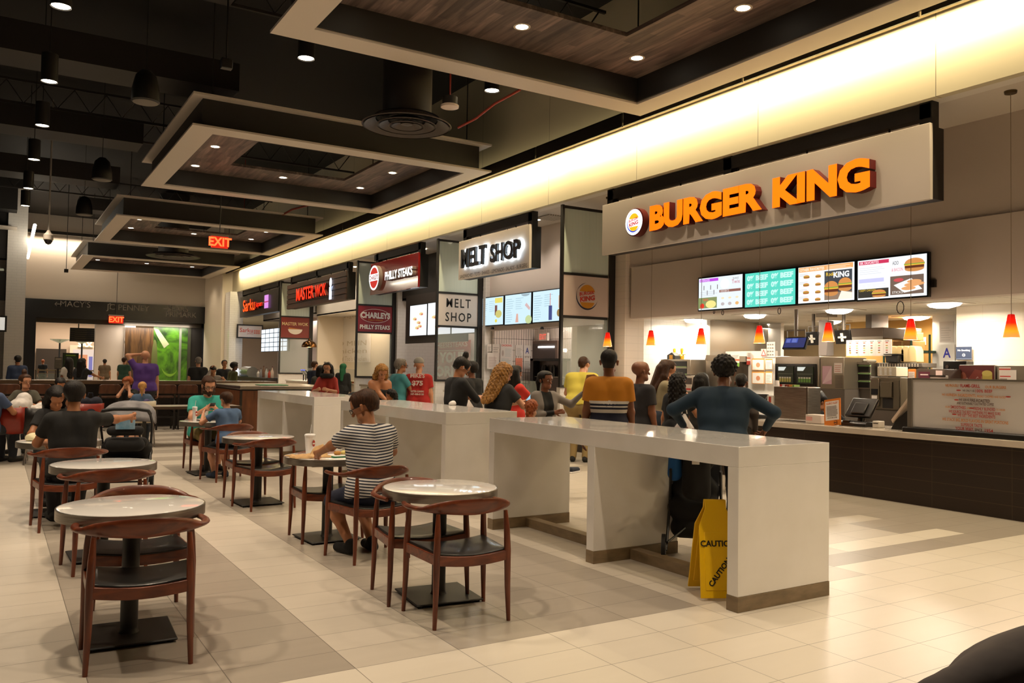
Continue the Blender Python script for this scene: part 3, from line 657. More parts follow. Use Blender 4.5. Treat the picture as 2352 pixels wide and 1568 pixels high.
# ---- bulkheads and shop ceilings
BH=M((.54,.46,.40),.6,name='bulkhead_paint')
S('wall_burger_1',G().box((XB,-2,3.62),(XB+.2,13.44,4.92)),BH,smooth=0)
S('wall_burger_2',G().box((XB-.05,-2,ZB),(XB+.2,13.0,3.62)),BH,smooth=0)
S('wall_burger_3',G().box((10.75,13.1,0),(11.25,13.44,4.92)),gridmat((.70,.60,.50),(.58,.5,.42),'X','Z',.3,.15,.006,r=.35,name='beige_tile'),smooth=0)
KC=gridmat((.72,.68,.60),(.45,.40,.33),'X','Y',.61,.61,.02,.3,.2,r=.8,name='ceiling_tile')
S('ceiling_kitchen',G().box((XB+.1,-2,2.66),(19,15.6,2.72)),KC,smooth=0)
for (Y0,Y1,m,za) in ((13.58,18.88,M((.66,.56,.50),.6),2.52),(19.0,24.35,M('#2e2823',.6),3.62),(24.5,32.4,M((.70,.62,.50),.6),3.5),(32.6,40.2,M((.30,.26,.22),.5),3.6)):
    S('wall_shop_%d'%(int(Y0)),G().box((XB,Y0,za),(XB+.2,Y1,4.92)),m,smooth=0)
    S('ceiling_shop_%d'%(int(Y0)),G().box((XB,Y0,2.9 if za<3 else za+.02),(15,Y1,(2.9 if za<3 else za+.02)+.05)),M((.7,.66,.6),.7),smooth=0)
def sidewall(Y,x0,x1,m,z=4.92): return S('wall_side_%d'%int(Y),G().box((x0,Y,0),(x1,Y+.12,z)),m,smooth=0)
sidewall(18.72,10.74,15,BRICK); sidewall(24.2,10.72,15,BRICK); sidewall(32.3,10.9,15,M((.78,.68,.52),.5)); sidewall(13.58,11.25,15,BRICK)
# ---- ceiling downlights in the soffit above the counters
for i,(x,y) in enumerate([(10.25,y) for y in (14.4,15.6,16.8,18.0,20,21.4,22.8,25.4,26.8,28.2,29.6,31,33.4,35.4,37.4)]):
    t=T('soffit_downlight','round recessed downlight in the white soffit over the counters','ceiling lamp',(x,y,ZF+.03),0,'recessed downlights in the soffit')
    O('lamp_trim',G().lathe([(.075,-.004),(.10,-.006),(.105,.0)],n=18),M('#e8dfd2',.4),t); O('lens',G().lathe([(1e-4,-.004),(.076,-.004)],n=18),LAMPE,t)
    light('SPOT',(x,y,ZF-.0),55 if y<24 else 75,NEUT,.06,spot=120,blend=.8)
for Y in (14.9,17.1): tag(OW('ceiling_vent',G().box((10.1,Y,ZF+.015),(10.6,Y+.55,ZF+.04)),gridmat('#c8bfb2','#5a5248','X','Y',.06,9,.02),T('ceiling_vent','square slotted air vent in the white soffit beside the downlights','air vent',(10.3,Y,ZF),0,'soffit vents')))
# lights inside the shops
for x,y,p,s,c in ((12.6,16.2,95,2,NEUT),(12.6,21.6,95,2,NEUT),(12.6,28.5,170,3,WARM),(12.6,36,150,3,NEUT)): light('AREA',(x,y,2.85 if y<19 else 3.45),p,c,s)
# ---- burger kitchen
KW=M((.80,.72,.60),.5,name='kitchen_wall')
S('wall_kitchen_back',G().box((17.6,-2,0),(17.8,15.6,2.7)),M((.50,.38,.22),.6),smooth=0)
S('wall_kitchen_left',G().box((11.25,15.4,0),(17.8,15.6,2.7)),KW,smooth=0)
S('wall_kitchen_white',G().box((12.86,12.95,0),(12.96,15.4,2.66)),M((.86,.84,.80),.4),smooth=0)
S('wall_kitchen_right',G().box((13.03,-2,0),(13.2,7.62,2.66)),gridmat((.78,.68,.54),(.66,.56,.43),'Y','Z',.6,.6,.006,r=.35,name='cream_tile'),smooth=0)
S('wall_kitchen_column',G().box((14.7,8.2,0),(15.0,9.05,2.66)),M((.86,.82,.76),.4),smooth=0)
PAN=[(12.58,13.05),(12.33,11.15),(12.3,9.25),(12.3,7.38),(14.8,11.35),(14.75,9.4),(16.6,11.2),(14.75,13.2),(12.3,5.4)]
for i,(x,y) in enumerate(PAN):
    t=T('troffer_light',('square glowing light panel in the '+('front row' if x<13 else 'back row')+' of the kitchen ceiling, '+('rightmost','fourth from right','second from right','middle','left','farthest right','leftmost','nearest','outer')[i]),'ceiling lamp',(x,y,2.66),0,'glowing panels in the kitchen ceiling')
    O('frame',G().box((-.31,-.31,-.012),(.31,.31,-.002)),M('#d8cfc2',.5),t); O('diffuser',G().lathe([(.28,-.014),(.24,-.05),(.12,-.075),(1e-4,-.08)],n=4),M('#ffffff',.5,e=7,ec=(1,.93,.80),name='panel_glow'),t,rz=0)
    light('AREA',(x,y,2.55),42,(1,.88,.70),.55)
# pendants
SH=bpy.data.materials.new('red_glass_shade'); SH.use_nodes=True; N,L,b=nodes(SH)
tcn=N.new('ShaderNodeTexCoord'); sp=N.new('ShaderNodeSeparateXYZ'); cr=N.new('ShaderNodeValToRGB'); L.new(tcn.outputs['Object'],sp.inputs[0]); L.new(mth(N,L,'DIVIDE',sp.outputs[2],.27),cr.inputs[0])
el=cr.color_ramp.elements; el[0].color=lin('#ff8a48'); el[0].position=0; el[1].color=lin('#a80c08'); el[1].position=1; e2=el.new(.28); e2.color=lin('#ff9a20'); e3=el.new(.62); e3.color=lin('#f0200c')
L.new(cr.outputs[0],b.inputs['Base Color']); L.new(cr.outputs[0],b.inputs['Emission Color']); b.inputs['Emission Strength'].default_value=.95; b.inputs['Roughness'].default_value=.2
for i in range(7):
    y=12.76-1.256*i; z=2.01
    t=T('red_pendant',('red glass cone pendant above the burger counter, '+('one','two','three','four','five','six','seven')[i]+' from the left'),'pendant lamp',(10.05,y,z),0,'red cone pendants over the burger counter')
    O('shade',G().lathe([(.088,0),(.038,.262),(.034,.27),(.012,.275)],n=28),SH,t); O('bulb_disc',G().lathe([(1e-4,.01),(.082,.01)],n=24),M('#fff4dc',.5,e=5),t)
    O('cord',G().cyl((0,0,.27),(0,0,ZF+.04-z),.004,n=5),M('#8a7a62',.5),t); O('canopy',G().lathe([(1e-4,-.03),(.065,-.03),(.07,0)],c=(0,0,ZF+.04-z),n=20),M('#5a4a30',.4,.5),t)
    light('POINT',(10.05,y,z-.06),9,WARM,.04)
# menu screens
def screen(t,R,X,paint,name='menu_screen'):
    y0,y1,z0,z1=R; o=BW(name,(X,y0,z0),(X+.06,y1,z1),M('#08090a',.3),t,bev=.006)
    a=Art((y0+.025,y1-.025,z0+.025,z1-.025),X-.001,e=.97); paint(a); a.done('display',o); return o
def m1(a):
    a.r(0,0,1,1,'#dfe8ee'); a.r(.02,.88,.46,.97,'#b848d8'); a.t('BEVERAGES',.04,.89,.26,.96,'#f0e0f4'); 
    for i in range(5): a.r(.12+.08*i,.62-.16*(i%2),.135+.08*i,.76-.16*(i%2),'#5a4a4a')
    a.lines(.05,.44,.45,.6,3,'#b8c0c8',.2); a.r(0,.04,.44,.38,'#7f8c5a'); a.el(.30,.16,.12,.12,'#f0dc88'); a.el(.1,.12,.05,.08,'#d83020'); a.t('TACO',.12,.27,.24,.34,'#e04838',bold=.02)
    a.el(.62,.76,.1,.16,'#eef2f4'); a.t('SHAKE',.8,.87,.93,.93,'#7a706c'); a.t('Twix',.78,.74,.96,.86,'#c06070'); a.r(.5,.5,.98,.58,'#8a5a50'); a.t('DESSERTS',.53,.51,.72,.57,'#f0e8e4')
    for u in (.58,.74,.9): a.el(u,.14,.04,.05,'#e0b070' if u>.8 else '#b8b0b0'); a.el(u,.32,.035,.03,'#e8d8b0')
def m2(a):
    a.r(0,0,1,1,'#52d0bc')
    for i in range(4): a.t('0% BEEF  0% BEEF',.04,.77-.235*i,.96,.93-.235*i,'#c2f0e6',bold=.05)
def m3(a):
    a.r(0,0,1,1,'#f2f4f4'); a.r(.01,.86,.98,.99,'#eaa868'); a.t('OTHER FAVORITES',.03,.88,.48,.96,'#fbeede',bold=.02); a.lines(.52,.87,.95,.97,3,'#f8e0c4')
    for v in (.7,.48,.27,.07): a.lines(.02,v+.05,.2,v+.13,2,'#c0c4c6'); a.burger(.16,v+.02,.11,.1); a.burger(.38,v+.01,.10,.09)
    a.r(.5,.04,.98,.82,'#3a4048'); a.t('Rodeo',.53,.68,.72,.78,'#e8c040',bold=.02); a.t('KING',.66,.62,.93,.78,'#eef0f0',bold=.04); a.r(.5,.04,.98,.24,'#8c7460'); a.burger(.62,.34,.24,.42); a.burger(.86,.42,.22,.38); a.poly([(.74,.04),(.98,.04),(.98,.2),(.8,.26)],'#f0e8d8')
def m4(a):
    a.r(0,0,1,1,'#eef2f6'); a.r(.02,.88,.47,.97,'#c83058'); a.t('BK FAVORITES',.04,.89,.32,.96,'#f4d8de',bold=.02); a.lines(.03,.64,.42,.84,4,'#c8ccd4',.2); a.r(.02,.42,.4,.52,'#c4c4ea'); a.lines(.03,.3,.44,.4,3,'#d0d0e0',.2)
    a.r(.01,.04,.47,.26,'#2c2c28'); a.t('CRISPY CHICKEN',.03,.2,.28,.25,'#e8c040'); a.burger(.33,.13,.2,.2); a.t('ADD',.53,.8,.62,.89,'#6a6668',bold=.01); a.t('& BACON',.52,.64,.68,.72,'#e05a70'); a.burger(.84,.76,.27,.34)
    a.r(.5,.06,.97,.52,'#6e5a4e'); a.poly([(.55,.3),(.7,.1),(.95,.16),(.8,.44)],'#f4f0ea'); a.el(.62,.42,.07,.045,'#c84a50')
    for u,v in ((.76,.2),(.8,.28),(.84,.36),(.88,.3)): a.el(u,v,.1,.045,'#e0a068')
    a.t('STICKS',.53,.09,.68,.15,'#f0ece4')
t=T('menu_board','row of four bright menu screens on the beige bulkhead','menu screen',(XB-.2,9,2.6))
for R,f in ((band(1603,1708,636,715,627,709,XB-.16),m1),(band(1709,1830,626,709,612,702,XB-.16),m2),(band(1831,1966,612,701,596,692,XB-.16),m3),(band(1967,2133,596,692,577,683,XB-.16),m4)): screen(t,R,XB-.16,f)
BW('mount_rail',(XB-.10,6.6,2.75),(XB-.05,10.6,2.85),BLK,t)
for px,py,s in ((2068,690,.09),(1660,712,.04),(1790,706,.05),(1640,712,.03)):
    c=U(px,py,'X',XB-.1); OW('cable_loop',G().tube([(c.x,c.y+math.sin(q)*s*.6,c.z-s*1.1+math.cos(q)*s) for q in [i*.628 for i in range(10)]],.006,5,closed=True),BLK,t)
# counter
CT=gridmat('#1d120b','#4a3826','Y','Z',.915,.150,.005,.33,0,r=.32,c2='#2e1d12',ns=6,nsc=(1,.6,12),name='dark_plank_tile')
t=T('burger_counter','long dark plank tiled counter with pale stone top along the burger shop','counter',(9.45,3,0))
BW('front_panel',(9.45,2,0),(9.60,13.2,.79),CT,t); BW('countertop',(9.40,2,.79),(10.35,13.2,.865),noisy((.58,.50,.42),(.64,.56,.47),(1,1,1),4,.2,coat=.3),t,bev=.006)
BW('cabinet_body',(9.60,2,.0),(10.25,13.2,.785),M('#3a332c',.6),t)
ZC=.865
# privacy panel with text
y0,y1=3.2,U(2087,930,'X',9.5).y; zt2=U(2087,871,'X',9.5).z; t=T('message_screen','frosted screen with red and orange food slogans standing on the counter','glass screen',(9.5,4.5,ZC))
BW('frosted_pane',(9.49,y0,ZC+.07),(9.51,y1-.05,zt2),M((.66,.62,.60),.25,a=.93),t); BW('post',(9.47,y1-.06,ZC+.03),(9.53,y1,zt2+.02),M('#8c857c',.35,.7),t,bev=.004); BW('base_rail',(9.44,y0,ZC),(9.56,y1+.05,ZC+.06),M('#0c0a09',.4),t,bev=.01); BW('top_cap',(9.48,y0,zt2),(9.52,y1-.05,zt2+.02),M('#8c857c',.35,.7),t)
a=Art((3.8,y1,ZC,zt2),9.485); W=y1-3.8; H=zt2-ZC
R1,R2,R3='#b02818','#c8781e','#4c2412'
for s,px0,px1,py,h,col in (('WE PROUDLY',2171,2204,885,6,R2),('FLAME-GRILL',2206,2251,886,7.5,R1),('OUR BURGERS',2263,2311,889,6,R2),('WE ONLY USE',2211,2239,897,4.5,R3),('100% BEEF',2241,2280,898,7,R1),('WE USE',2164,2180,906,5,R2),('FRESH INGREDIENTS,',2181,2243,908,7.5,R2),('FRESHLY CHOPPED AND SLICED',2245,2311,911,5,R2),
 ('WE SERVE',2203,2227,918,5.5,R3),('FIRE-ROASTED',2229,2275,920,7,R3),('AND SUSTAINABLY CULTIVATED COFFEE',2199,2284,927,6,R3),('OUR',2173,2184,934,4.5,R2),('SMOOTHIES',2185,2220,935,7,R1),('ARE',2222,2231,937,4,R2),('FRESHLY BLENDED',2238,2288,939,7,R1),('TO ORDER',2290,2311,941,4.5,R2),
 ('WE SOURCE THE BEST PARTNERS TO MAKE SURE',2181,2300,947,6.5,R1),('WE GET THE BEST INGREDIENTS',2201,2288,955,7,R1),('WE STACK BIG, BOLD FLAVORS IN GREAT PORTIONS',2166,2318,967,8,R2),('SUPERIOR TASTE',2209,2258,976,7,R1),('YOUR WAY,',2196,2239,985,9,R1),('SINCE',2241,2258,987,6,R3),('1954',2264,2283,989,8,R1)):
    A=U(px0,py-(px1-px0)*.03,'X',9.485); B=U(px1,py+(px1-px0)*.03,'X',9.485); hz=h*(A.z-U(px0,py+1-(px1-px0)*.03,'X',9.485).z); zm=(A.z+B.z)/2
    a.t(s,(y1-A.y)/W,(zm-hz/2-ZC)/H,(y1-B.y)/W,(zm+hz/2-ZC)/H,col,bold=.02)
for px,py in ((2204,896),(2199,918),(2234,937),(2194,951),(2318,911)): c=U(px,py,'X',9.485); a.el((y1-c.y)/W,(c.z-ZC)/H,.012,.012,R1)
a.done('print',t)
# ================= KITCHEN AND SHOP CONTENTS =================
STL=M('#9c9386',.3,.85,name='steel_sheet'); GRY=M('#6a6158',.45,.4); CARD=M('#a77c48',.7,name='cardboard'); PAPER=M((.82,.78,.74),.6,name='paper')
def KB(name,label,cat,q,X,d,m,bev=.008,body='body',grp=None,**k):
    """box-bodied fixture whose front fills pixel rect q on plane X"""
    y0,y1,_,_=rX(*q,X); _,_,z0,z1=cX((q[0]+q[2])/2,(q[1]+q[3])/2,2,q[3]-q[1],X)
    t=T(name,label,cat,(X,(y0+y1)/2,z0),0,grp); BW(body,(X,y0,z0),(X+d,y1,z1),m,t,bev=bev); t['_r']=(y0,y1,z0,z1); return t,(y0,y1,z0,z1)
def sub(R,u0,v0,u1,v1): y0,y1,z0,z1=R; return (y1-(y1-y0)*u1,y1-(y1-y0)*u0,z0+(z1-z0)*v0,z0+(z1-z0)*v1)
def PP(name,t,R,X,m,d=.01,**k): return BW(name,(X-d,R[0],R[2]),(X,R[1],R[3]),m,t,**k)
def floorleg(t,R,X,d): BW('base_cabinet',(X+.02,R[0],0),(X+d,R[1],R[2]),GRY,t)
# fryer hood and left wall
S('trim_hood_wall',G().box((12.96,12.95,1.9),(14.75,13.1,2.66)),STL,smooth=0)
t=T('fryer_hood','large dark steel hood with slanted canopy in the left of the burger kitchen','hood',(13.0,12.9,1.5))
a=[U(1622,817,'Y',12.9),U(1762,822,'Y',12.9),U(1715,888,'Y',12.9),U(1600,888,'Y',12.9)]
OW('canopy',G().prism([(p.x,p.z) for p in a],12.3,12.9,'Y'),M('#4e4438',.35,.7),t)
p=[U(1622,817,'Y',12.29),U(1762,822,'Y',12.29)]; BW('canopy_lip',(p[0].x,12.26,a[0].z-.12),(p[1].x,12.3,a[0].z),STL,t)
for px,py,c in ((1688,827,'#7fae4a'),(1725,823,'#b03a2a')): u=U(px,py,'Y',12.25); A=Art((u.x-.13,u.x+.13,u.z-.13,u.z+.13),12.25,'-Y'); A.r(0,0,1,1,'#e8e0d8'); A.r(0,0,1,.3,c); A.r(0,.45,1,.6,'#c87050'); A.lines(.1,.65,.9,.95,3,'#8a7a70'); A.done('sticker',t)
t,R=KB('steel_cabinet','perforated grey steel cabinet behind the bald man','cabinet',(1483,823,1512,905),12.2,.4,GRY)
A=Art(R,12.2-.001); [A.el(.25+.18*i,.92-.06*j,.04,.012,'#3a342c') for i in range(4) for j in range(6)]; A.done('perforation',t); floorleg(t,R,12.2,.4)
t,R=KB('holding_cabinet','steel food holding cabinet with two black bays and green labels','cabinet',(1510,825,1585,860),12.15,.45,STL); floorleg(t,R,12.15,.45)
for v in (.08,.55): PP('bay',t,sub(R,.32,v,.9,v+.33),12.15,M('#0e0d0c',.3),smooth=0); PP('label_strip',t,sub(R,.32,v-.07,.9,v-.01),12.15,M('#8ab070',.5),.012)
t,R=KB('toaster','white countertop toaster below the holding cabinet','oven',(1545,862,1594,898),12.1,.35,M('#d8cfc4',.4)); PP('window',t,sub(R,.1,.45,.9,.85),12.1,M('#3c2a1e',.4),smooth=0); PP('label',t,sub(R,.5,.08,.85,.2),12.1,M('#b83028',.5),.012); floorleg(t,R,12.1,.35)
c=U(1547,826,'X',12.3); t=T('visor_cap','black and yellow paper cap on the holding cabinet','cap',tuple(c)); O('cap_body',G().prism([(-.12,0),(.12,0),(.12,.1),(-.02,.16),(-.12,.09)],-.08,.08,'X'),M('#141210',.5),t,bev=.01); O('cap_band',G().box((-.085,-.06,.01),(-.08,.04,.1)),M('#e0a020',.5),t)
for px in (1549,1566):
    c=U(px,826,'X',12.45); t=T('syrup_bottle','tall yellow figurine bottle on the holding cabinet'+(', left one' if px<1555 else ', right one'),'bottle',tuple(c),0,'yellow bottles'); O('bottle',G().lathe([(.05,0),(.055,.08),(.02,.12),(.035,.2),(.03,.24),(1e-4,.25)],n=14),M('#e8b428',.35),t); O('arm_band',G().box((-.02,-.1,.1),(.02,.1,.115)),M('#e8b428',.35),t)
# notices on the kitchen left
def notice(label,q,X,paint,fr=None,name='wall_notice',cat='notice',grp=None,face='-X'):
    R=(cX if face=='-X' else cY)((q[0]+q[2])/2,(q[1]+q[3])/2,q[2]-q[0],q[3]-q[1],X)
    c=(X,(R[0]+R[1])/2,R[2]) if face=='-X' else ((R[0]+R[1])/2,X,R[2]); t=T(name,label,cat,c,0,grp)
    if face=='-X': BW('backing',(X,R[0],R[2]),(X+.008,R[1],R[3]),fr or PAPER,t)
    else: BW('backing',(R[0],X,R[2]),(R[1],X+.008,R[3]),fr or PAPER,t)
    A=Art(R,X-.0005,face); paint(A); A.done('print',t); return t
def lines_n(col='#8a7f78',n=9,hd=None,bg='#e2d8cf'):
    def f(A):
        A.r(.0,.0,1,1,bg)
        if hd: A.r(.1,.84,.9,.94,hd)
        A.lines(.12,.1,.9,.78,n,col,.25)
    return f
def chart(A):
    A.r(0,0,1,1,'#e8e0d8')
    for i in range(3):
        for j in range(4): A.r(.1+.3*i,.12+.22*j,.28+.3*i,.2+.22*j,'#8a8078')
S('wall_kitchen_partition',G().box((14.76,12.6,0),(14.86,13.4,2.66)),M((.80,.74,.66),.5),smooth=0)
notice('tall white ingredient chart right of the steel hood',(1761,785,1780,820),13.4,chart); notice('small pink triangle notice at the corner of the hood',(1748,801,1760,817),13.35,lambda A:(A.poly([(0,0),(1,0),(.5,1)],'#d06058'),A.poly([(.2,.12),(.8,.12),(.5,.7)],'#f0e4dc')),M('#e8d8cc',.6,a=1))
for i,q in enumerate(((1727,823,1756,850),(1758,824,1774,848),(1727,853,1756,881),(1758,853,1774,881))): notice('orange framed notice right of the fryer hood, '+('upper left','upper right','lower left','lower right')[i],q,13.3,lambda A:(A.r(0,0,1,1,'#e0932c'),A.r(.05,.04,.95,.9,'#ece4da'),A.el(.5,.45,.16,.2,'#d89068') if i in(0,2) else A.lines(.15,.15,.85,.8,5,'#8a8078',.25)),grp='orange framed notices')
S('trim_notice_wall',G().box((13.42,11.6,0),(13.5,13.0,2.0)),M((.82,.76,.68),.5),smooth=0)
# cold case
t,R=KB('cold_case','steel topped cold case with two glass doors of salads','refrigerator',(1781,818,1882,905),12.0,.6,STL)
PP('door_frame',t,sub(R,.02,.22,.94,.80),12.0,M('#0b0a09',.25),.03,smooth=0)
for u in (.09,.53):
    PP('door_glass',t,sub(R,u,.28,u+.37,.73),11.965,M('#3a4a3a',.1),.004,smooth=0)
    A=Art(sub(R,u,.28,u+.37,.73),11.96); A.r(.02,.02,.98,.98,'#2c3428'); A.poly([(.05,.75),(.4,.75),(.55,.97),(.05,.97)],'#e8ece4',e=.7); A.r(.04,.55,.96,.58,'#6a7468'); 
    for i in range(5): A.r(.12+.16*i,.08,.24+.16*i,.38,'#b8b060' if u<.3 else '#6a9a40'); A.r(.12+.16*i,.3,.24+.16*i,.38,'#d8d8c8')
    A.done('shelf_contents',t)
BW('cabinet_base',(12.02,R[0],0),(12.6,R[1],R[2]),GRY,t)
t,R=KB('kitchen_oven','tall steel oven with a pink poster beside the cold case','oven',(1884,820,1938,893),12.0,.6,M('#857a6a',.35,.7)); floorleg(t,R,12.0,.6)
A=Art(R,11.998); A.r(.1,.15,.5,.72,'#d8b0c0'); A.poly([(.1,.15),(.5,.3),(.5,.72)],'#e8ccd4'); A.r(.6,.5,.95,.82,'#ece2da'); A.lines(.63,.55,.92,.78,4,'#c07060',.3)
for i in range(9): A.r(.66,.05+.045*i,.97,.065+.045*i,'#3a342a')
A.done('door_print',t)
for i,(q,lab) in enumerate((((1939,832,2000,893),'steel rack of black trays with green labels'),((2040,835,2090,893),'second steel rack partly behind the steel coffee machine'))):
    t,R=KB('tray_rack',lab,'rack',q,12.4+.3*i,.5,STL,body='rack_frame'); floorleg(t,R,12.4+.3*i,.5)
    X=12.4+.3*i
    for j in range(3): PP('tray_bay',t,sub(R,.03,.06+.29*j,.94,.26+.29*j),X,M('#0c0b0a',.3),.02,smooth=0); PP('label_strip',t,sub(R,.0,.27+.29*j,1,.32+.29*j),X,M('#86a86c',.5),.03)
    PP('top_shelf',t,sub(R,-.02,.93,1.02,1.0),X,STL,.06)
    c=sub(R,.2,1,.75,1.12); BW('towels',(X+.1,c[0],c[2]),(X+.35,c[1],c[3]),M('#d8ccb8',.8),t,bev=.02)
t,R=KB('coffee_machine','large steel beverage dispenser behind the right register','drink machine',(1999,866,2068,940),10.95,.45,M('#7d7463',.35,.75)); floorleg(t,R,10.95,.45)
PP('left_panel',t,sub(R,.04,.1,.34,.95),10.95,M('#8a806e',.3,.8),.03,bev=.005); PP('control_panel',t,sub(R,.08,.45,.3,.63),10.92,M('#14161c',.3),.006,smooth=0); PP('label',t,sub(R,.1,.32,.28,.42),10.92,PAPER,.007,smooth=0)
PP('spout_bay',t,sub(R,.42,.04,.76,.36),10.95,M('#16120e',.5),.004,smooth=0); PP('spout_hood',t,sub(R,.40,.38,.78,.86),10.95,M('#8a806e',.3,.8),.05,bev=.005); PP('side_panel',t,sub(R,.8,.08,.98,.9),10.95,M('#6e6656',.4,.6),.02,smooth=0)
t,R=KB('perforated_bin','cream perforated box on the steel shelf','box',(2015,842,2058,864),11.6,.3,M('#d8cdb4',.5)); A=Art(R,11.598); [A.el(.2+.27*i,.2+.15*j,.08,.045,'#ffffff') for i in range(3) for j in range(5)]; A.done('perforation',t)
t,R=KB('long_shelf','long perforated steel shelf under the paper bags','shelf',(2015,833,2118,843),12.5,.4,GRY); A=Art(R,12.498); [A.el(.06+.062*i,.3+.36*j,.016,.12,'#e8dcc4') for i in range(15) for j in range(2)]; A.done('perforation',t)
for px in (2020,2112): c=U(px,843,'X',12.6); O('upright',G().cyl((0,0,0),(0,0,-c.z),.02,n=8),GRY,t,loc=(12.6-t.location.x,c.y-t.location.y,c.z-t.location.z))
for i in range(4):
    c=U(2060+i*14,832,'X',12.65); t=T('paper_bag_stack','pale paper bag bundle standing on the long steel shelf','paper bags',tuple(c),0,'paper bag bundles on the shelf'); n=10
    O('bag',G().prism([(-.09,0),(.085,0),(.08,.2),(.03,.27),(-.05,.26),(-.085,.19)],-.1,.1,'X'),M('#e0c48c',.7),t,bev=.012)
c=U(2056,833,'X',12.55); t=T('plastic_bin','black plastic bin in front of the paper bags','bin',tuple(c)); O('bin_body',G().prism([(-.10,0),(.10,0),(.12,.13),(-.12,.13)],-.1,.1,'X'),M('#1a1714',.4),t,bev=.01); O('rim',G().box((-.115,-.135,.13),(.115,.135,.145)),M('#1a1714',.4),t)
def strip(A):
    A.r(0,0,1,1,'#ece4dc')
    for i in range(6):
        A.r(.02+.165*i,.03,.024+.165*i,.97,'#c8b8ac'); A.el(.09+.165*i,.8,.03,.04,'#c87060'); A.r(.05+.165*i,.88,.14+.165*i,.92,'#7a6a60')
        for j in range(4): A.el(.09+.165*i,.2+.14*j,.026,.035,('#c8963c','#5a3a28','#b85a48','#8aa060')[(i+j)%4])
notice('long white build chart strip hanging in the burger kitchen',(1944,780,2048,817),12.45,strip,name='build_chart',cat='chart')
t,R=KB('exhaust_hood','brown steel exhaust hood below the kitchen ceiling lights','hood',(1948,753,2028,777),13.6,.8,M('#5a4a3c',.4,.5)); BW('support_duct',(13.7,R[0]+.3,R[3]),(14.2,R[1]-.3,2.66),GRY,t); BW('lip_rail',(13.57,R[0],R[2]-.02),(13.6,R[1],R[2]+.03),STL,t)
# monitors
def monitor(label,q,X,tilt,lit=False,back=False):
    R=cX((q[0]+q[2])/2,(q[1]+q[3])/2,q[2]-q[0],q[3]-q[1],X); w=R[1]-R[0]; h=R[3]-R[2]
    t=T('order_monitor',label,'monitor',(X,(R[0]+R[1])/2,(R[2]+R[3])/2),0,'hanging kitchen monitors')
    Rm=Matrix.Rotation(tilt,4,'Y'); g=G(); g.T=Rm; g.box((0,-w/2,-h/2),(.04,w/2,h/2)); O('bezel',g,M('#0b0a0a',.3),t,bev=.005)
    if lit:
        A=Art((-w/2+.02,w/2-.02,-h/2+.02,h/2-.02),-.003,e=.55); A.r(0,0,1,1,'#16307c'); A.r(.05,.5,.3,.95,'#3a5ad0'); A.r(.33,.5,.62,.95,'#4a6ae0'); A.lines(.08,.56,.28,.9,5,'#b8c4e8',.3); A.lines(.36,.56,.58,.9,5,'#b8c4e8',.3)
        o=O('display',A.g,A.ms,t,smooth=0,fix=False); o.matrix_local=Rm
    else:
        g=G(); g.T=Rm; g.box((-.03,-.02,-h*.3),(-.005,.02,h*.3)).box((-.03,-w*.25,-.015),(-.005,w*.25,.015)); O('mount_plate',g,M('#cfc8bc',.4),t)
    O('ceiling_pole',G().cyl((.03,0,h/2),(.03,0,2.66-t.location.z),.03,n=10).tube([(.03,-w*.4,h/2-.02),(.03,-w*.4,h/2+.1),(.03,w*.4,h/2+.1),(.03,w*.4,h/2-.02)],.012,6),GRY,t)
monitor('blue lit order monitor hanging on a pole above the cold case',(1800,772,1852,802),11.3,math.radians(24),True); monitor('black monitor back beside the steel column',(1852,762,1880,793),12.9,-.2); monitor('black monitor back right of the steel column',(1918,758,1953,790),12.9,-.2)
t,R=KB('steel_column','steel service column dropping from the kitchen ceiling','column',(1880,736,1899,817),12.9,.2,M('#a89e98',.3,.7)); BW('ceiling_flange',(12.86,R[0]-.03,2.60),(13.15,R[1]+.03,2.66),STL,t)
# boxes at the back
for i,(q,X) in enumerate((((2056,753,2088,762),14.6),((2050,763,2092,781),14.5),((2050,783,2096,804),14.5))):
    t,R=KB('cardboard_box',('white topped carton on top of the back boxes','brown carton in the middle of the back stack','wide brown carton at the bottom of the back stack')[i],'box',q,X,.4,CARD,grp='cartons at the back of the kitchen'); PP('tape',t,sub(R,.45,0,.55,1),X,M('#c8a468',.4),.003,smooth=0); A=Art(R,X-.001); A.lines(.08,.3,.4,.6,2,'#6a4a28',.3); A.done('print',t)
t=T('wire_shelf','green wire storage shelf carrying the cartons','shelf',(14.9,10.0,0))
zz=U(2095,806,'X',14.7).z; y0=U(2150,800,'X',14.7).y; y1=U(2045,800,'X',14.7).y
BW('shelf_deck',(14.45,y0,zz-.04),(15.1,y1,zz),M('#1e4a3c',.4),t)
for yy in (y0,(y0+y1)/2-.1,y1): OW('post',G().cyl((14.5,yy,0),(14.5,yy,2.3 if yy<y1 else zz+.3),.02,n=8),M('#1e4a3c',.4),t)
notice('small white note taped on the brown back wall',(2114,774,2127,792),15.5,lines_n(n=4)); S('wall_kitchen_brown',G().box((15.52,8.9,0),(15.6,11.5,2.66)),M('#a8803c',.7),smooth=0)
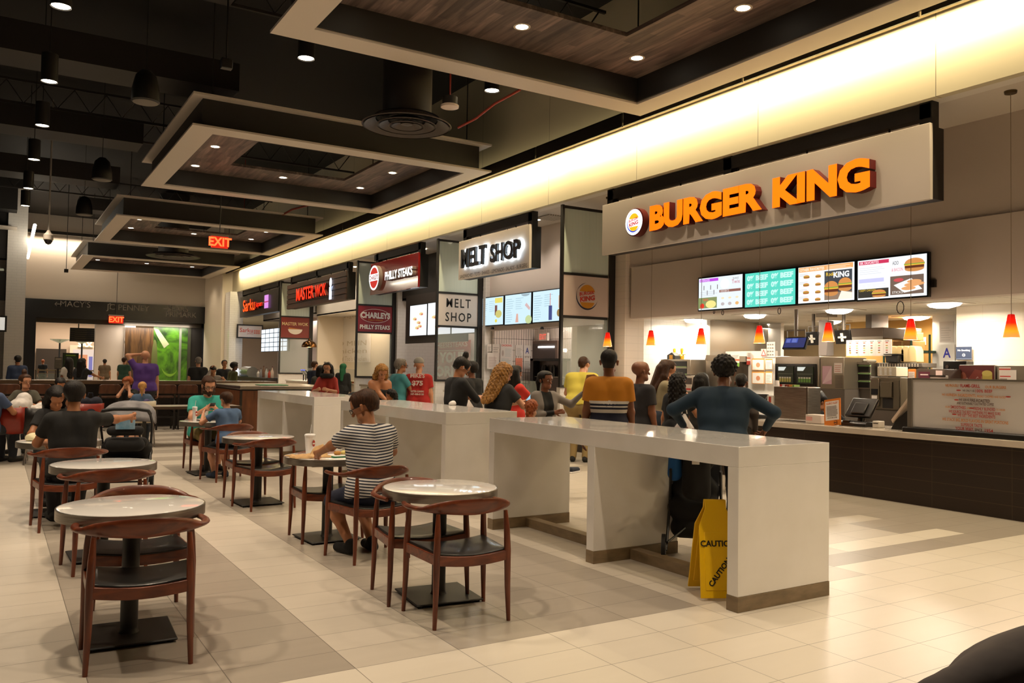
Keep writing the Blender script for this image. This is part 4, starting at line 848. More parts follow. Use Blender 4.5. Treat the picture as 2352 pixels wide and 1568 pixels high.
# right wall notices
notice('framed blue letter A grade card on the white kitchen column',(2157,791,2193,840),14.6,lambda A:(A.r(0,0,1,1,'#efe9df'),A.t('A',.25,.38,.75,.84,'#3434b0',bold=.02)),M('#3a2a14',.4),name='grade_card',cat='notice')
notice('large white permit sheet above the framed letter A',(2158,738,2190,786),14.6,lines_n('#c8beb4',6)); 
for k,v in (('frame_top',(2155,788,2195,791)),('frame_side',(2155,791,2157,840)),('frame_side',(2193,791,2195,840)),('frame_bottom',(2155,840,2195,843))):
    pass
notice('navy No Smoking sign on the cream kitchen wall',(2196,796,2232,826),12.98,lambda A:(A.r(0,0,1,1,'#2c3852'),A.t('No Smoking',.1,.62,.9,.8,'#f0f0f0',bold=.02),A.el(.5,.36,.1,.12,'#d0d4dc'),A.el(.5,.36,.08,.09,'#2c3852'),A.r(.43,.34,.57,.38,'#e8e8ec'),A.r(0,.05,1,.08,'#8a94a8')),name='no_smoking_sign',cat='sign')
# right-hand drink machines standing behind the message screen
def mach(name,label,cat,q,X,d,m,**k):
    t,R=KB(name,label,cat,q,X,d,m,**k); BW('under_cabinet',(X,R[0],0),(X+d,R[1],R[2]),GRY,t); return t,R
t,R=mach('coffee_brewer','black headed coffee brewer left of the red cola panel','coffee machine',(2172,829,2204,900),11.3,.35,M('#151312',.3)); PP('control_head',t,sub(R,-.05,.6,1.6,1.0),11.3,M('#121110',.25),.05,bev=.01); A=Art(sub(R,-.05,.6,1.6,1.0),11.245); [A.el(.35+.12*i,.3,.03,.07,'#c8b888') for i in range(3)]; A.el(.2,.55,.07,.14,'#5a4a44'); A.done('buttons',t)
t,R=mach('cola_dispenser','drink dispenser with a dark red Coca-Cola front panel','drink machine',(2203,838,2286,905),11.0,.5,M('#8a8072',.35,.6))
A=Art(R,10.998); A.r(0,.02,.97,.98,'#5a1814'); A.poly([(.25,.5),(.45,.85),(.7,.8),(.8,.5),(.6,.4)],'#7a3024'); A.el(.12,.5,.1,.25,'#8a4a34'); A.t('Coca-Cola',.18,.30,.70,.55,'#a88a80',bold=.01,sh=.08); A.r(.66,.12,.93,.7,'#b8a850'); A.el(.79,.72,.14,.1,'#c8b860'); A.done('front_print',t)
t,R=mach('soda_machine','steel machine with torn white notices at the right edge','drink machine',(2290,840,2400,905),11.0,.5,M('#8f8676',.35,.7)); A=Art(R,10.998); A.r(.05,.4,.3,.95,'#ece4dc'); A.r(.28,.35,.42,.85,'#ece4dc'); A.r(.05,.85,.3,.9,'#d04838'); A.r(.07,.6,.3,.64,'#d04838'); A.lines(.07,.45,.28,.58,2,'#8a7a70'); A.done('notices',t)
t,R=mach('register_console','grey console with a maroon label behind the message screen','console',(2105,847,2168,890),10.6,.4,M('#5c5048',.4)); A=Art(R,10.598); A.r(.08,.45,.5,.85,'#5e2438'); A.r(.15,.66,.44,.72,'#e8dcd8'); A.r(.08,.12,.5,.42,'#efe8e2'); A.r(.72,.4,.96,.92,'#e8d0cc'); A.done('labels',t)
t,R=mach('clear_canister','clear box with a dark lid in front of the grey console','container',(2136,862,2171,890),10.5,.08,M('#a89e98',.2)); PP('lid',t,sub(R,-.03,.9,1.03,1.02),10.5,M('#1a1614',.4),.01,smooth=0)
t,R=mach('allergy_card','small orange card standing behind the left end of the message screen','notice',(2085,847,2103,878),10.2,.02,M('#e08a3a',.5)); A=Art(R,10.198); A.r(.1,.25,.9,.8,'#e8ddd4'); A.lines(.18,.32,.82,.74,5,'#b09a8c',.3); A.done('print',t)
# items on the counter
def ctop(px,py,X=9.7): c=U(px,py,'Z',ZC); return c
def pos(label,px,sc=1,ang=0):
    c=U(px,975,'X',9.72); t=T('cash_register',label,'cash register',(9.85,U(px,960,'X',9.85).y,ZC),ang,'black cash registers on the burger counter')
    O('base',G().prism([(-.17,0),(.17,0),(.17,.05),(-.12,.07),(-.17,.04)],-.2,.2,'Y'),M('#14110f',.35),t,bev=.008)
    O('stand',G().cyl((.02,0,.05),(.06,0,.16),.05,n=14),M('#14110f',.35),t)
    g=G(); g.T=Matrix.Translation((.04,0,.24))@Matrix.Rotation(math.radians(38),4,'Y'); g.box((-.02,-.19,-.15),(.025,.19,.15)).box((-.045,-.1,-.12),(-.02,.1,.06)); O('touch_monitor',g,M('#15110e',.3),t,bev=.01)
    g=G(); g.T=Matrix.Translation((.04,0,.24))@Matrix.Rotation(math.radians(38),4,'Y'); g.box((.026,-.17,-.13),(.028,.17,.13)); O('display',g,M('#2c3a30',.2,e=.4,ec='#a0a870'),t)
    O('card_slot',G().box((-.16,.05,.045),(-.06,.15,.075)),M('#0c0b0a',.3),t,bev=.004); return t
pos('black cash register at the middle of the burger counter',1975); pos('black cash register beside the leaning man in blue',1730)
t=T('printer','small white receipt printer right of the middle register','printer',(9.78,U(2020,965,'X',9.8).y,ZC)); O('body',G().box((-.06,-.05,0),(.06,.05,.09)),M('#d8d0c4',.4),t,bev=.01); O('paper_slot',G().box((-.062,-.035,.055),(-.06,.035,.065)),BLK,t)
t,R=KB('steel_bin_cabinet','brushed steel cabinet standing on the counter','cabinet',(1777,888,1855,962),9.75,.28,STEEL); PP('side_seam',t,sub(R,.96,0,1.0,1),9.75,M('#5a5248',.4,.6),.002,smooth=0)
for i in range(6): BW('condiment_packet',(9.78,R[1]-.12-i*.045,R[3]),(9.9,R[1]-.085-i*.045,R[3]+.03),M(('#c8402c','#e8e0d8','#8a3a28','#b8502c','#e0a040','#7a9a48')[i],.6),t)
c=U(1782,887,'X',9.82); t=T('paper_cup','white paper cup on the left of the steel cabinet','cup',(9.84,c.y,R[3])); O('cup_body',G().lathe([(1e-4,.002),(.042,.0),(.034,.085),(1e-4,.085)],n=18),PAPER,t); O('base_ring',G().lathe([(.042,0),(.044,.006),(.041,.012)],n=18),PAPER,t)
t,R=KB('cup_sleeve_stand','tall white carton of cup sleeves by the steel cabinet','carton',(1762,908,1775,962),9.72,.08,M('#e4dbd4',.6)); A=Art(R,9.718); A.r(.3,.65,.7,.95,'#c04838'); A.lines(.2,.1,.8,.5,4,'#b8a89c'); A.done('print',t)
t,R=KB('paper_wrap_box','white box beside the orange allergy card','box',(1850,952,1886,972),9.62,.2,M('#e0d4ca',.6)); A=Art(R,9.618); A.r(.05,.3,.45,.75,'#e0a8a0'); A.done('print',t)
# allergy sign
t=T('allergy_sign','orange ALLERGY ALERT stand card on the burger counter','notice',(9.55,U(1912,975,'X',9.55).y,ZC),0); g=G(); SHR=Matrix.Identity(4); SHR[1][2]=0; Tm=Matrix.Rotation(math.radians(10),4,'X'); 
A=Art((-.14,.14,0,.36),0); A.r(0,0,1,1,'#d87a20'); A.r(.08,.2,.92,.92,'#e4dcd8'); A.t('ALLERGY ALERT',.14,.8,.86,.88,'#d86a20',bold=.02); A.lines(.16,.36,.86,.76,8,'#4a403a',.35,.15); A.t('WWW.BK.COM',.2,.27,.8,.31,'#3a322c',bold=.02); A.el(.72,.1,.11,.08,'#3a2010'); A.el(.72,.1,.09,.066,'#d87a20'); A.r(.64,.085,.8,.115,'#3a2010')
o=O('print',A.g,A.ms,t,smooth=0,fix=False); bd=O('card',G().box((.001,-.14,0),(.012,.14,.36)),M('#d87a20',.5),t,bev=.002)
for q in (o,bd): q.rotation_euler=(0,math.radians(8),0)
t.rotation_euler=(math.radians(-9),0,math.radians(-6))
# slanted cup lid holder
t=T('slanted_display','slanted pale lid rack leaning behind the message screen','rack',(9.75,U(2072,960,'X',9.75).y,ZC)); a1=U(2058,925,'X',9.75); b1=U(2095,860,'X',9.75)
O('slanted_face',G().prism([(.12,.12),(-.14,.45),(-.16,.44),(.10,.08)],-.05,.18,'X'),M('#c8b4a0',.5),t,bev=.004); O('base',G().prism([(.14,0),(-.14,0),(-.14,.3),(.08,.1)],-.03,.16,'X'),M('#120f0d',.4),t,bev=.006)
# ================= MELT SHOP =================
SUB=gridmat((.80,.70,.64),'#1c1512','Y','Z',.075,.29,.009,r=.2,name='stack_tile'); SUBX=gridmat((.80,.70,.64),'#1c1512','X','Z',.075,.29,.009,r=.2,name='stack_tile_x')
S('wall_melt_back',G().box((12.2,13.7,0),(12.3,18.7,2.9)),SUB,smooth=0); S('wall_melt_side',G().box((10.95,18.6,0),(12.2,18.7,2.9)),SUBX,smooth=0)
def mm(k):
    def f(a):
        a.r(0,0,1,1,'#c4e0ec'); a.lines(.04,.08,.36,.92,11,'#8fb0c0',.2,.4); a.lines(.42,.5,.72,.92,6,'#8fb0c0',.2,.4)
        if k==0: a.r(.66,.78,.97,.96,'#d8cc60'); a.r(.66,.34,.76,.7,'#6a3a38'); a.el(.82,.38,.13,.14,'#c0b868'); a.el(.72,.14,.05,.06,'#d8cc50')
        if k==1: a.poly([(.42,.05),(.54,.05),(.52,.34),(.46,.34)],'#d0a090'); a.el(.92,.12,.12,.14,'#b8c890'); a.el(.8,.98,.16,.08,'#8fa4b0',a0=180,a1=360); a.poly([(.78,.6),(.95,.42),(.99,.5),(.84,.68)],'#c8a8a8')
        if k==2: a.r(.58,.04,.7,.5,'#2c3c78'); a.r(.62,.5,.64,.9,'#c86a60'); a.el(.94,.25,.07,.12,'#8a7040'); a.r(.93,.4,.95,.8,'#d09050')
    return f
t=T('menu_board','row of pale blue menu screens above the melt counter','menu screen',(XB-.12,17.3,2.63))
for k,(a0,a1,t0,b0,t1,b1) in enumerate(((1101,1157,684,749,678,748),(1159,1221,677,748,669,743),(1223,1290,669,743,660,738))): screen(t,band(a0,a1,t0,b0,t1,b1,XB-.12),XB-.12,mm(k))
for px in (1131,1245): c=U(px,756,'X',XB-.1); O('mount_foot',G().lathe([(.03,.06),(.05,0),(1e-4,0)],n=10),BLK,t,loc=(.02,c.y-17.3,c.z-2.63))
YM=18.58
for i,(q,f,lab) in enumerate((((1119,790,1129,807),lines_n('#6a605a',6),'small grey printed notice at the left of the tiled wall'),((1131,790,1148,810),lines_n('#8a7f78',3),'wide white notice below the menu screens'),((1119,810,1146,847),lines_n('#9a6a68',13),'tall white notice with close text on the tiled wall'),
  ((1149,789,1177,847),lambda A:(A.r(0,0,1,1,'#e0d8d2'),A.t('CHOKING',.06,.89,.92,.97,'#d04030',bold=.03),A.el(.2,.62,.08,.12,'#b8a8a0'),A.lines(.38,.5,.95,.84,6,'#a8b4b4',.25),A.lines(.05,.05,.95,.44,7,'#a8b4b4',.25)),'CHOKING poster on the tiled wall'),
  ((1184,792,1201,817),lines_n(n=6),'small white permit left of the blue letter A'),((1203,793,1219,818),lambda A:(A.r(0,0,1,1,'#e4dad2'),A.t('A',.25,.25,.75,.8,'#283888',bold=.02)),'blue letter A card on the tiled wall'),
  ((1184,822,1200,848),lines_n('#c07860',4,bg='#e08a70'),'salmon notice under the permit'),((1203,822,1219,847),lines_n(n=5),'grey notice under the blue letter A'))): notice(lab,q,YM,f,face='-Y')
t=T('pass_window','steel framed pass through window in the tiled wall','window',(12.18,15.9,1.4)); R=rX(1224,788,1282,826,12.18); BW('window_frame',(12.14,R[0],R[2]-.25),(12.2,R[1],R[3]+.05),M('#7a665c',.4,.4),t); BW('opening',(12.13,R[0]+.07,R[2]-.2),(12.14,R[1]-.07,R[3]-.02),M('#5c504c',.5),t); BW('tube_lamp',(12.11,R[0]+.1,R[3]-.13),(12.13,R[1]-.35,R[3]-.09),M('#ffffff',.4,e=4),t)
t=T('drink_station','black framed drink station with clear dispensers','drink machine',(11.9,15.2,.9)); R=rX(1218,823,1286,905,11.8); 
BW('side_frame',(11.8,R[1]-.14,0),(12.1,R[1],R[3]),M('#100e0d',.4),t); BW('top_frame',(11.8,R[0],R[3]-.06),(12.1,R[1],R[3]),M('#100e0d',.4),t); BW('steel_panel',(12.0,R[0],0),(12.1,R[1]-.14,R[3]-.06),M('#6a5c54',.35,.5),t); BW('shelf',(11.85,R[0],1.35),(12.0,R[1]-.14,1.37),STL,t)
for u in (.35,.65): y=R[0]+(R[1]-R[0])*u; OW('dispenser',G().lathe([(.07,1.37),(.07,1.6),(.05,1.66),(1e-4,1.66)],c=(11.92,y,0),n=14),M('#2a2623',.25),t)
t=T('digital_exit_sign','white EXIT sign with red letters above the pass window','exit sign',(12.1,16.2,2.2)); R=cX(1247,773,20,18,12.1); BW('housing',(12.1,R[0],R[2]),(12.16,R[1],R[3]),M('#e8dcd4',.4),t); a=Art(R,12.099,e=.9); a.t('EXIT',.12,.15,.88,.85,'#e8604c',bold=.03); a.done('lettering',t)
t=T('melt_counter','white fronted service counter of the melt shop','counter',(9.6,16,0)); BW('front_panel',(9.55,13.7,0),(9.7,18.6,.95),BRICK,t); BW('countertop',(9.5,13.7,.95),(10.3,18.6,1.0),STONE,t); BW('glass_guard',(9.6,14.3,1.0),(9.62,16.6,1.3),CLR,t)
# ================= CHARLEYS =================
S('wall_charleys_back',G().box((12.2,19.0,0),(12.3,24.2,3.6)),M((.70,.60,.54),.5),smooth=0)
t=T('menu_board','bright white menu screens with food pictures in a dark frame','menu screen',(XB-.1,22,2.5)); R=band(934,1100,690,782,660,770,XB-.05); BW('surround',(XB-.08,R[0]+.6,R[2]-.12),(XB-.02,R[1],R[3]+.1),M('#3a302a',.5),t)
def cm(a):
    a.r(0,0,1,1,'#f4f8fc')
    for u,v in ((.3,.55),(.68,.7),(.45,.25),(.62,.3),(.55,.42)): a.el(u,v,.12,.05,'#e0c88a'); a.el(u+.05,v-.02,.06,.03,'#c8705a')
for k,(a0,a1,t0,b0,t1,b1) in enumerate(((941,981,701,773,696,771),(982,1036,695,771,688,768),(1037,1095,688,768,680,765))): screen(t,band(a0,a1,t0,b0,t1,b1,XB-.1),XB-.1,cm)
notice('big red PHILLY CHEESE STEAKS poster on the back wall',(952,783,1080,880),12.15,lambda A:(A.r(0,0,1,1,'#b8341e'),A.t('PHILLY CHEESESTEAKS',.08,.82,.95,.94,'#f0d8c4',bold=.01,sh=.04),A.r(.02,.76,.9,.78,'#f0d8c4'),A.t('MADE YOUR',.02,.46,.95,.72,'#f4e4d4',bold=.05,sh=.03),A.t('FAVORITE',.08,.14,.95,.4,'#f4e4d4',bold=.05,sh=.03)),M('#b8341e',.6),name='poster',cat='poster')
monitor('dark order monitor on a wall arm behind the man in the teal polo',(920,808,962,834),11.6,.15)
t=T('steak_counter','steel and glass sandwich counter behind the red shirt man','counter',(9.6,21.5,0)); BW('front_panel',(9.55,19.1,0),(9.7,24.2,.95),BRICK,t); BW('countertop',(9.5,19.1,.95),(10.3,24.2,1.0),STL,t); BW('glass_guard',(9.62,19.3,1.0),(9.64,23.0,1.35),CLR,t)
# ================= MASTER WOK =================
def wokwall(A):
    A.r(0,0,1,1,'#ece2d2')
    for s,u,v,w in (('eck',.02,.88,.2),('Vegetables',.55,.8,.42),('MEIN',.0,.64,.22),('EG',.06,.46,.16),('ral T',.02,.3,.3),('LO MEIN',.4,.3,.55),('e chicken',.3,.16,.66),('etab',.0,.06,.3),("General Tso's Chicken",.38,.02,.58)): A.t(s,u,v,u+w,v+.09,'#c8b898')
S('wall_wok_back',G().box((12.0,24.5,0),(12.1,32.3,4.0)),M((.78,.68,.50),.5),smooth=0)
y1,y0=U(723,760,'X',11.95).y,U(850,760,'X',11.95).y; t=T('word_mural','white wall panel lettered with pale menu words','mural',(11.95,(y0+y1)/2,1.6)); zz0,zz1=cX(765,772,2,118,11.95)[2:]; BW('panel',(11.95,y0,zz0),(11.99,y1,zz1),M((.82,.76,.68),.5),t); a=Art((y0,y1,zz0,zz1),11.949); wokwall(a); a.done('lettering',t)
for a in ((11.5,28.8),(11.5,26.4)): light('SPOT',(10.9,a[1],3.4),60,WARM,.08,aim=(1,0,-.6),spot=80)
c=U(710,797,'X',9.95); t=T('dome_pendant','polished brass dome pendant at the wok counter','pendant lamp',tuple(c)); O('shade',G().lathe([(.28,0),(.27,.08),(.21,.18),(.10,.24),(.04,.26),(.03,.32),(1e-4,.33)],n=32),M('#5a3c1c',.2,.9),t); O('bulb',G().ell((0,0,.06),.05),LAMPE,t); O('cord',G().cyl((0,0,.32),(0,0,ZF+.04-c.z),.008,n=6),BLK,t); light('POINT',(c.x,c.y,c.z-.1),25,WARM,.05)
t=T('wok_counter','white service counter with food displays of the wok shop','counter',(9.6,28,0)); BW('front_panel',(9.55,24.6,0),(9.7,30.2,.95),M((.7,.6,.48),.5),t); BW('countertop',(9.5,24.6,.95),(10.3,30.2,1.0),STL,t)
for i in range(9): OW('food_tray',G().box((9.7,25+i*.5,1.0),(10.1,25.36+i*.5,1.06)),M(('#c86a2a','#6a8a30','#d8a040','#8a3a1c')[i%4],.6),t)
BW('glass_guard',(9.6,24.8,1.06),(9.62,29.8,1.45),CLR,t)
t=T('checkout_desk','cream checkout desk left of the red sweater woman','counter',(8.2,27,0)); R=rX(657,877,722,900,8.6); BW('desk_body',(8.6,R[0],0),(9.3,R[1],1.0),M((.72,.64,.54),.5),t,bev=.01); BW('desk_top',(8.57,R[0]-.03,1.0),(9.33,R[1]+.03,1.04),M((.8,.76,.7),.3),t)
c=U(700,866,'X',8.9); t=T('register_screen','twin blue lit register screens on the cream desk','cash register',(8.9,c.y,1.04)); 
for s in (-.12,.14):
    g=G(); g.T=Matrix.Translation((0,s,.26))@Matrix.Rotation(-.6,4,'Y'); g.box((-.01,-.12,-.1),(.02,.12,.1)); O('screen',g,M('#0c0c12',.3),t,bev=.005); O('screen_light',G().box((-.08,s-.06,.34),(-.06,s+.06,.36)),M('#3050e0',.4,e=2),t); O('stand',G().cyl((0,s,0),(0,s,.2),.02,n=8),BLK,t)
# ================= SARKU =================
S('wall_sarku_back',G().box((11.6,32.6,0),(11.7,40.2,3.6)),M((.72,.58,.50),.5),smooth=0)
t=T('menu_lightbox','glowing white grid menu lightbox of the last shop','menu screen',(10.4,34,2.4)); R=band(600,662,758,808,748,806,10.4); BW('frame',(10.4,R[0],R[2]),(10.48,R[1],R[3]),BLK,t); a=Art(R,10.399,e=1.1); 
for i in range(6):
    for j in range(5): a.r(.012+i*.165,.02+j*.196,.155+i*.165,.19+j*.196,'#e4f0fa')
a.done('display',t)
t=T('sushi_counter','dark fronted counter of the last shop, glass case and bottles on it','counter',(9.3,36,0)); BW('front_panel',(9.2,33.2,0),(9.9,39.0,.98),M('#2c2018',.5),t); BW('countertop',(9.15,33.2,.98),(9.95,39.0,1.02),M('#1c1815',.3),t); OW('rounded_case',G().cyl((9.5,36.6,1.2),(9.5,38.0,1.2),.25,n=20),M('#8a8a86',.2,.6),t); BW('card_screen',(9.2,38.0,1.05),(9.25,38.7,1.35),M('#e8f0ff',.4,e=.9),t)
for i in range(6):
    t=T('bottle',('sauce bottle on the last counter, '+('tall pale','short red','clear','tall brown','grey','small white')[i]),'bottle',(9.5,33.6+.42*i,1.02),0,'bottles on the last counter'); h=(.42,.3,.38,.45,.36,.28)[i]; O('glass',G().lathe([(.06,0),(.065,h*.6),(.025,h*.8),(.022,h),(1e-4,h)],n=12),M(('#c8b4a8','#b04838','#b0b4b4','#7a5a48','#8a8a90','#d8d0c8')[i],.25),t); O('cap',G().cyl((0,0,h),(0,0,h+.03),.026,n=10),M('#5a2a28',.4),t)
# ================= PEOPLE =================
class SDF:
    def __init__(s,h): s.h=h; s.p=[]; s.fl=[]; s.cuts=[]; s.noise=None
    def cap(s,a,b,r,r2=None,k=.035,flat=0): s.p.append((np.array(a,float),np.array(b,float),r,r if r2 is None else r2,k)); s.fl.append(flat); return s
    def sph(s,a,r,k=.02): return s.cap(a,np.array(a,float)+(0,0,1e-4),r,r,k)
    def mesh(s,name,mats,parent,paint=None):
        h=s.h; lo=np.min([np.minimum(a-max(r,q),b-max(r,q)) for a,b,r,q,k in s.p],0)-3*h; hi=np.max([np.maximum(a+max(r,q),b+max(r,q)) for a,b,r,q,k in s.p],0)+3*h
        n=np.ceil((hi-lo)/h).astype(int)+1; f=np.full(n,.2,np.float32); ax=[(lo[i]+h*np.arange(n[i])).astype(np.float32) for i in range(3)]
        for (a,b,r,q,k),fl in zip(s.p,s.fl):
            R=max(r,q)+k+2.5*h; i0=np.maximum(((np.minimum(a,b)-R-lo)/h).astype(int),0); i1=np.minimum(np.ceil((np.maximum(a,b)+R-lo)/h).astype(int)+1,n)
            sl=tuple(slice(i0[j],i1[j]) for j in range(3)); X=ax[0][sl[0]][:,None,None]-a[0]; Y=ax[1][sl[1]][None,:,None]-a[1]; Z=ax[2][sl[2]][None,None,:]-a[2]
            d=b-a; L=d@d; t=np.clip((X*d[0]+Y*d[1]+Z*d[2])/L,0,1); D=np.sqrt((X-t*d[0])**2+(Y-t*d[1])**2+(Z-t*d[2])**2)-(r+(q-r)*t)
            if fl: D=np.maximum(D,(X*d[0]+Y*d[1]+Z*d[2])/math.sqrt(L)-math.sqrt(L))
            c=f[sl]; hh=np.maximum(k-np.abs(c-D),0)/k; f[sl]=np.minimum(c,D)-hh*hh*k*.25
        if s.noise: A,F=s.noise; f+=A*(np.sin(ax[0]*F)[:,None,None]*np.sin(ax[1]*F*1.1+1)[None,:,None]*np.sin(ax[2]*F*.9+2)[None,None,:])
        if s.cuts:
            G3=np.stack(np.meshgrid(*ax,indexing='ij'),-1)
            for fn in s.cuts: f=np.maximum(f,fn(G3))
        S=f<0; cnt=sum(S[i:n[0]-1+i,j:n[1]-1+j,k:n[2]-1+k].astype(np.int8) for i in (0,1) for j in (0,1) for k in (0,1))
        act=(cnt>0)&(cnt<8); C=np.argwhere(act); idx=np.full(act.shape,-1,np.int64); idx[act]=np.arange(len(C)); acc=np.zeros((len(C),3)); num=np.zeros(len(C))
        cor=[np.array((i,j,k)) for i in (0,1) for j in (0,1) for k in (0,1)]
        for u in range(8):
            for v in range(u+1,8):
                if abs(cor[u]-cor[v]).sum()!=1: continue
                A=C+cor[u]; B=C+cor[v]; fa=f[A[:,0],A[:,1],A[:,2]]; fb=f[B[:,0],B[:,1],B[:,2]]; m=(fa<0)!=(fb<0)
                t=fa[m]/(fa[m]-fb[m]); acc[m]+=cor[u]+t[:,None]*(cor[v]-cor[u]); num[m]+=1
        V=lo+h*(C+acc/num[:,None]); Q=[]
        for a in range(3):
            b,c=(a+1)%3,(a+2)%3; s0=[slice(None)]*3; s1=[slice(None)]*3; s0[a]=slice(0,-1); s1[a]=slice(1,None); m=S[tuple(s0)]!=S[tuple(s1)]; g=np.argwhere(m)
            ok=(g[:,b]>0)&(g[:,c]>0)&(g[:,b]<n[b]-1)&(g[:,c]<n[c]-1); g=g[ok]; eb=np.zeros(3,int); eb[b]=1; ec=np.zeros(3,int); ec[c]=1
            I=lambda G_: idx[G_[:,0],G_[:,1],G_[:,2]]
            q=np.stack([I(g),I(g-eb),I(g-eb-ec),I(g-ec)],1); ins=S[g[:,0],g[:,1],g[:,2]]; q[ins]=q[ins][:,::-1]; Q.append(q)
        Q=np.concatenate(Q); Q=Q[:,::-1]; me=bpy.data.meshes.new(name); me.vertices.add(len(V)); me.vertices.foreach_set('co',V.astype(np.float32).ravel())
        me.loops.add(len(Q)*4); me.loops.foreach_set('vertex_index',Q.astype(np.int32).ravel()); me.polygons.add(len(Q)); me.polygons.foreach_set('loop_start',np.arange(0,len(Q)*4,4,dtype=np.int32)); me.polygons.foreach_set('loop_total',np.full(len(Q),4,np.int32))
        if not isinstance(mats,(list,tuple)): mats=[mats]
        for m in mats: me.materials.append(m)
        if paint: me.polygons.foreach_set('material_index',paint(V[Q].mean(1)).astype(np.int32))
        me.polygons.foreach_set('use_smooth',[True]*len(Q)); me.update(); me.validate()
        o=bpy.data.objects.new(name,me); COL.objects.link(o); o.parent=parent; return o
def skinm(c): return noisy(c,c,(1,1,1),30,.5,bump=.02,name='skin')
SK={k:M(v,.48,name='skin_'+k) for k,v in dict(pale='#c58e6e',tan='#a8704c',brown='#7a4a30',dark='#53301e').items()}
HR={k:noisy(v[0],v[1],(6,6,1),18,.55,bump=.5,name='hair_'+k) for k,v in dict(black=('#0b0908','#1d1714'),brown=('#24150c','#4a2c18'),ginger=('#6a2c10','#a85a2a'),blonde=('#9a6a30','#d0a060'),honey=('#4a2c14','#a87838'),grey=('#5a544e','#8a827a')).items()}
for m_ in HR.values(): m_.node_tree.nodes['Principled BSDF'].inputs['Specular IOR Level'].default_value=.25
def cloth(c,c2=None,r=.85):
    k=('cloth',c,c2)
    if k not in _M: _M[k]=noisy(c,c2 or c,(1,1,1),7,r,bump=.15,name='cloth')
    return _M[k]
def ik(A,B,l1,l2,pole):
    A=Vector(A);B=Vector(B); d=B-A; L=min(d.length,(l1+l2)*.998); u=d.normalized(); B=A+u*L
    c=(l1*l1+L*L-l2*l2)/(2*L); hgt=math.sqrt(max(l1*l1-c*c,0)); pv=Vector(pole); pv=(pv-u*pv.dot(u)).normalized(); return A+u*c+pv*hgt,B
NP=0
def person(label,x,y,face,H=1.72,z=0,pose='stand',lean=0,twist=0,side=0,head=(0,0,0),R=None,L=None,curl=.5,top=None,sleeve='short',bot=None,leg='long',shoe='#1c1a18',skin='tan',hair='short',hc='black',fat=1,fem=False,vox=None,extra=(),paint=None,hem=-.08,feet=None,topm=None,grp=None,hand_n=None,seatz=.47,knee=(.44,.44),belly=0,poleR=(.6,-.5,-.6),poleL=(-.6,-.5,-.6),eyes=False,neck=.6):
    global NP; NP+=1
    s=H/1.75; d=math.hypot(x,y); h=vox or max(.0078,min(.024,d*.00088))
    t=T('person',label,'person',(x,y,z),math.radians(face),grp); sk=SK[skin]
    pz=.95*s if pose=='stand' else (seatz+.095*s if pose=='sit' else pose)
    Pm=Matrix.Translation((0,0,pz)); TM=Pm@Matrix.Rotation(-math.radians(lean),4,'X')@Matrix.Rotation(math.radians(side),4,'Y')@Matrix.Rotation(math.radians(twist),4,'Z')@Matrix.Scale(s,4)
    HM=TM@Matrix.Translation((0,.012,neck))@Matrix.Rotation(math.radians(lean*.6),4,'X')@Matrix.Rotation(math.radians(head[0]),4,'Z')@Matrix.Rotation(-math.radians(head[1]),4,'X')@Matrix.Rotation(math.radians(head[2]),4,'Y')@Matrix.Scale(1.05,4)
    tp=lambda v:tuple(TM@Vector(v)); hp=lambda v:tuple(HM@Vector(v)); sw=(.150 if fem else .182)*(.5+.5*fat)
    TOR=[((.085*fat,.0,.36),(.08*fat,0,.22),.098*fat,.095*fat),((-sw*.8,-.01,.437),(sw*.8,-.01,.437),.058,.058),((.055*fat,0,.17),(.062*fat,0,.05),(.088 if fem else .096)*fat,.10*fat),((.078*fat,-.012,.0),(.082*fat,-.015,-.06),(.112 if fem else .104)*fat,.112*fat)]
    def torso(S_,o=0,parts=(0,1,2,3)):
        for i in parts:
            a,b,r,q=TOR[i]
            S_.cap(tp(a),tp(b),(r+o)*s,(q+o)*s,.05*s)
            if i!=1: S_.cap(tp((-a[0],)+a[1:]),tp((-b[0],)+b[1:]),(r+o)*s,(q+o)*s,.05*s)
        if fem and 0 in parts:
            for q in (-1,1): S_.sph(tp((.075*q,.075,.29)),(.058+o)*s,.05)
        if belly and 2 in parts: S_.sph(tp((0,.06,.12)),(.13*belly+o)*s,.06)
    if isinstance(R,Vector): R=tuple(Matrix.Rotation(-math.radians(face),4,'Z')@(R-Vector((x,y,z))))
    if isinstance(L,Vector): L=tuple(Matrix.Rotation(-math.radians(face),4,'Z')@(L-Vector((x,y,z))))
    # arms
    arms={}
    for sd,tg,pl in ((1,R,poleR),(-1,L,poleL)):
        sh=Vector(tp((sw*sd,-.01,.43))); 
        if tg is None: tg=(sd*(.245*s*(.6+.4*fat)),.04*s,pz-.10*s); pl=(sd*.3,-1,0)
        el,wr=ik(sh,tg,.285*s,.25*s,pl); arms[sd]=(sh,el,wr)
    B_=SDF(h); torso(B_)
    B_.cap(tp((0,-.015,.44)),hp((0,0,.0)),.056*s,.052*s,.04*s)
    sf=lambda v:v*s
    B_.cap(hp((0,-.035,.095)),hp((0,.028,.10)),.083*s,.078*s,.02).cap(hp((0,.045,.075)),hp((0,.052,.0)),.052*s,.042*s,.03).cap(hp((-.03,.045,-.018)),hp((.03,.045,-.018)),.032*s,None,.03).sph(hp((0,.078,-.033)),.024*s,.02)
    B_.cap(hp((0,.098,.06)),hp((0,.118,.030)),.010*s,.015*s,.012)
    for q in (-1,1): B_.cap(hp((q*.083,-.008,.062)),hp((q*.082,-.002,.028)),.015*s,.010*s,.008).cap(hp((q*.02,.098,.082)),hp((q*.045,.086,.08)),.010*s,None,.014)
    HAND={}
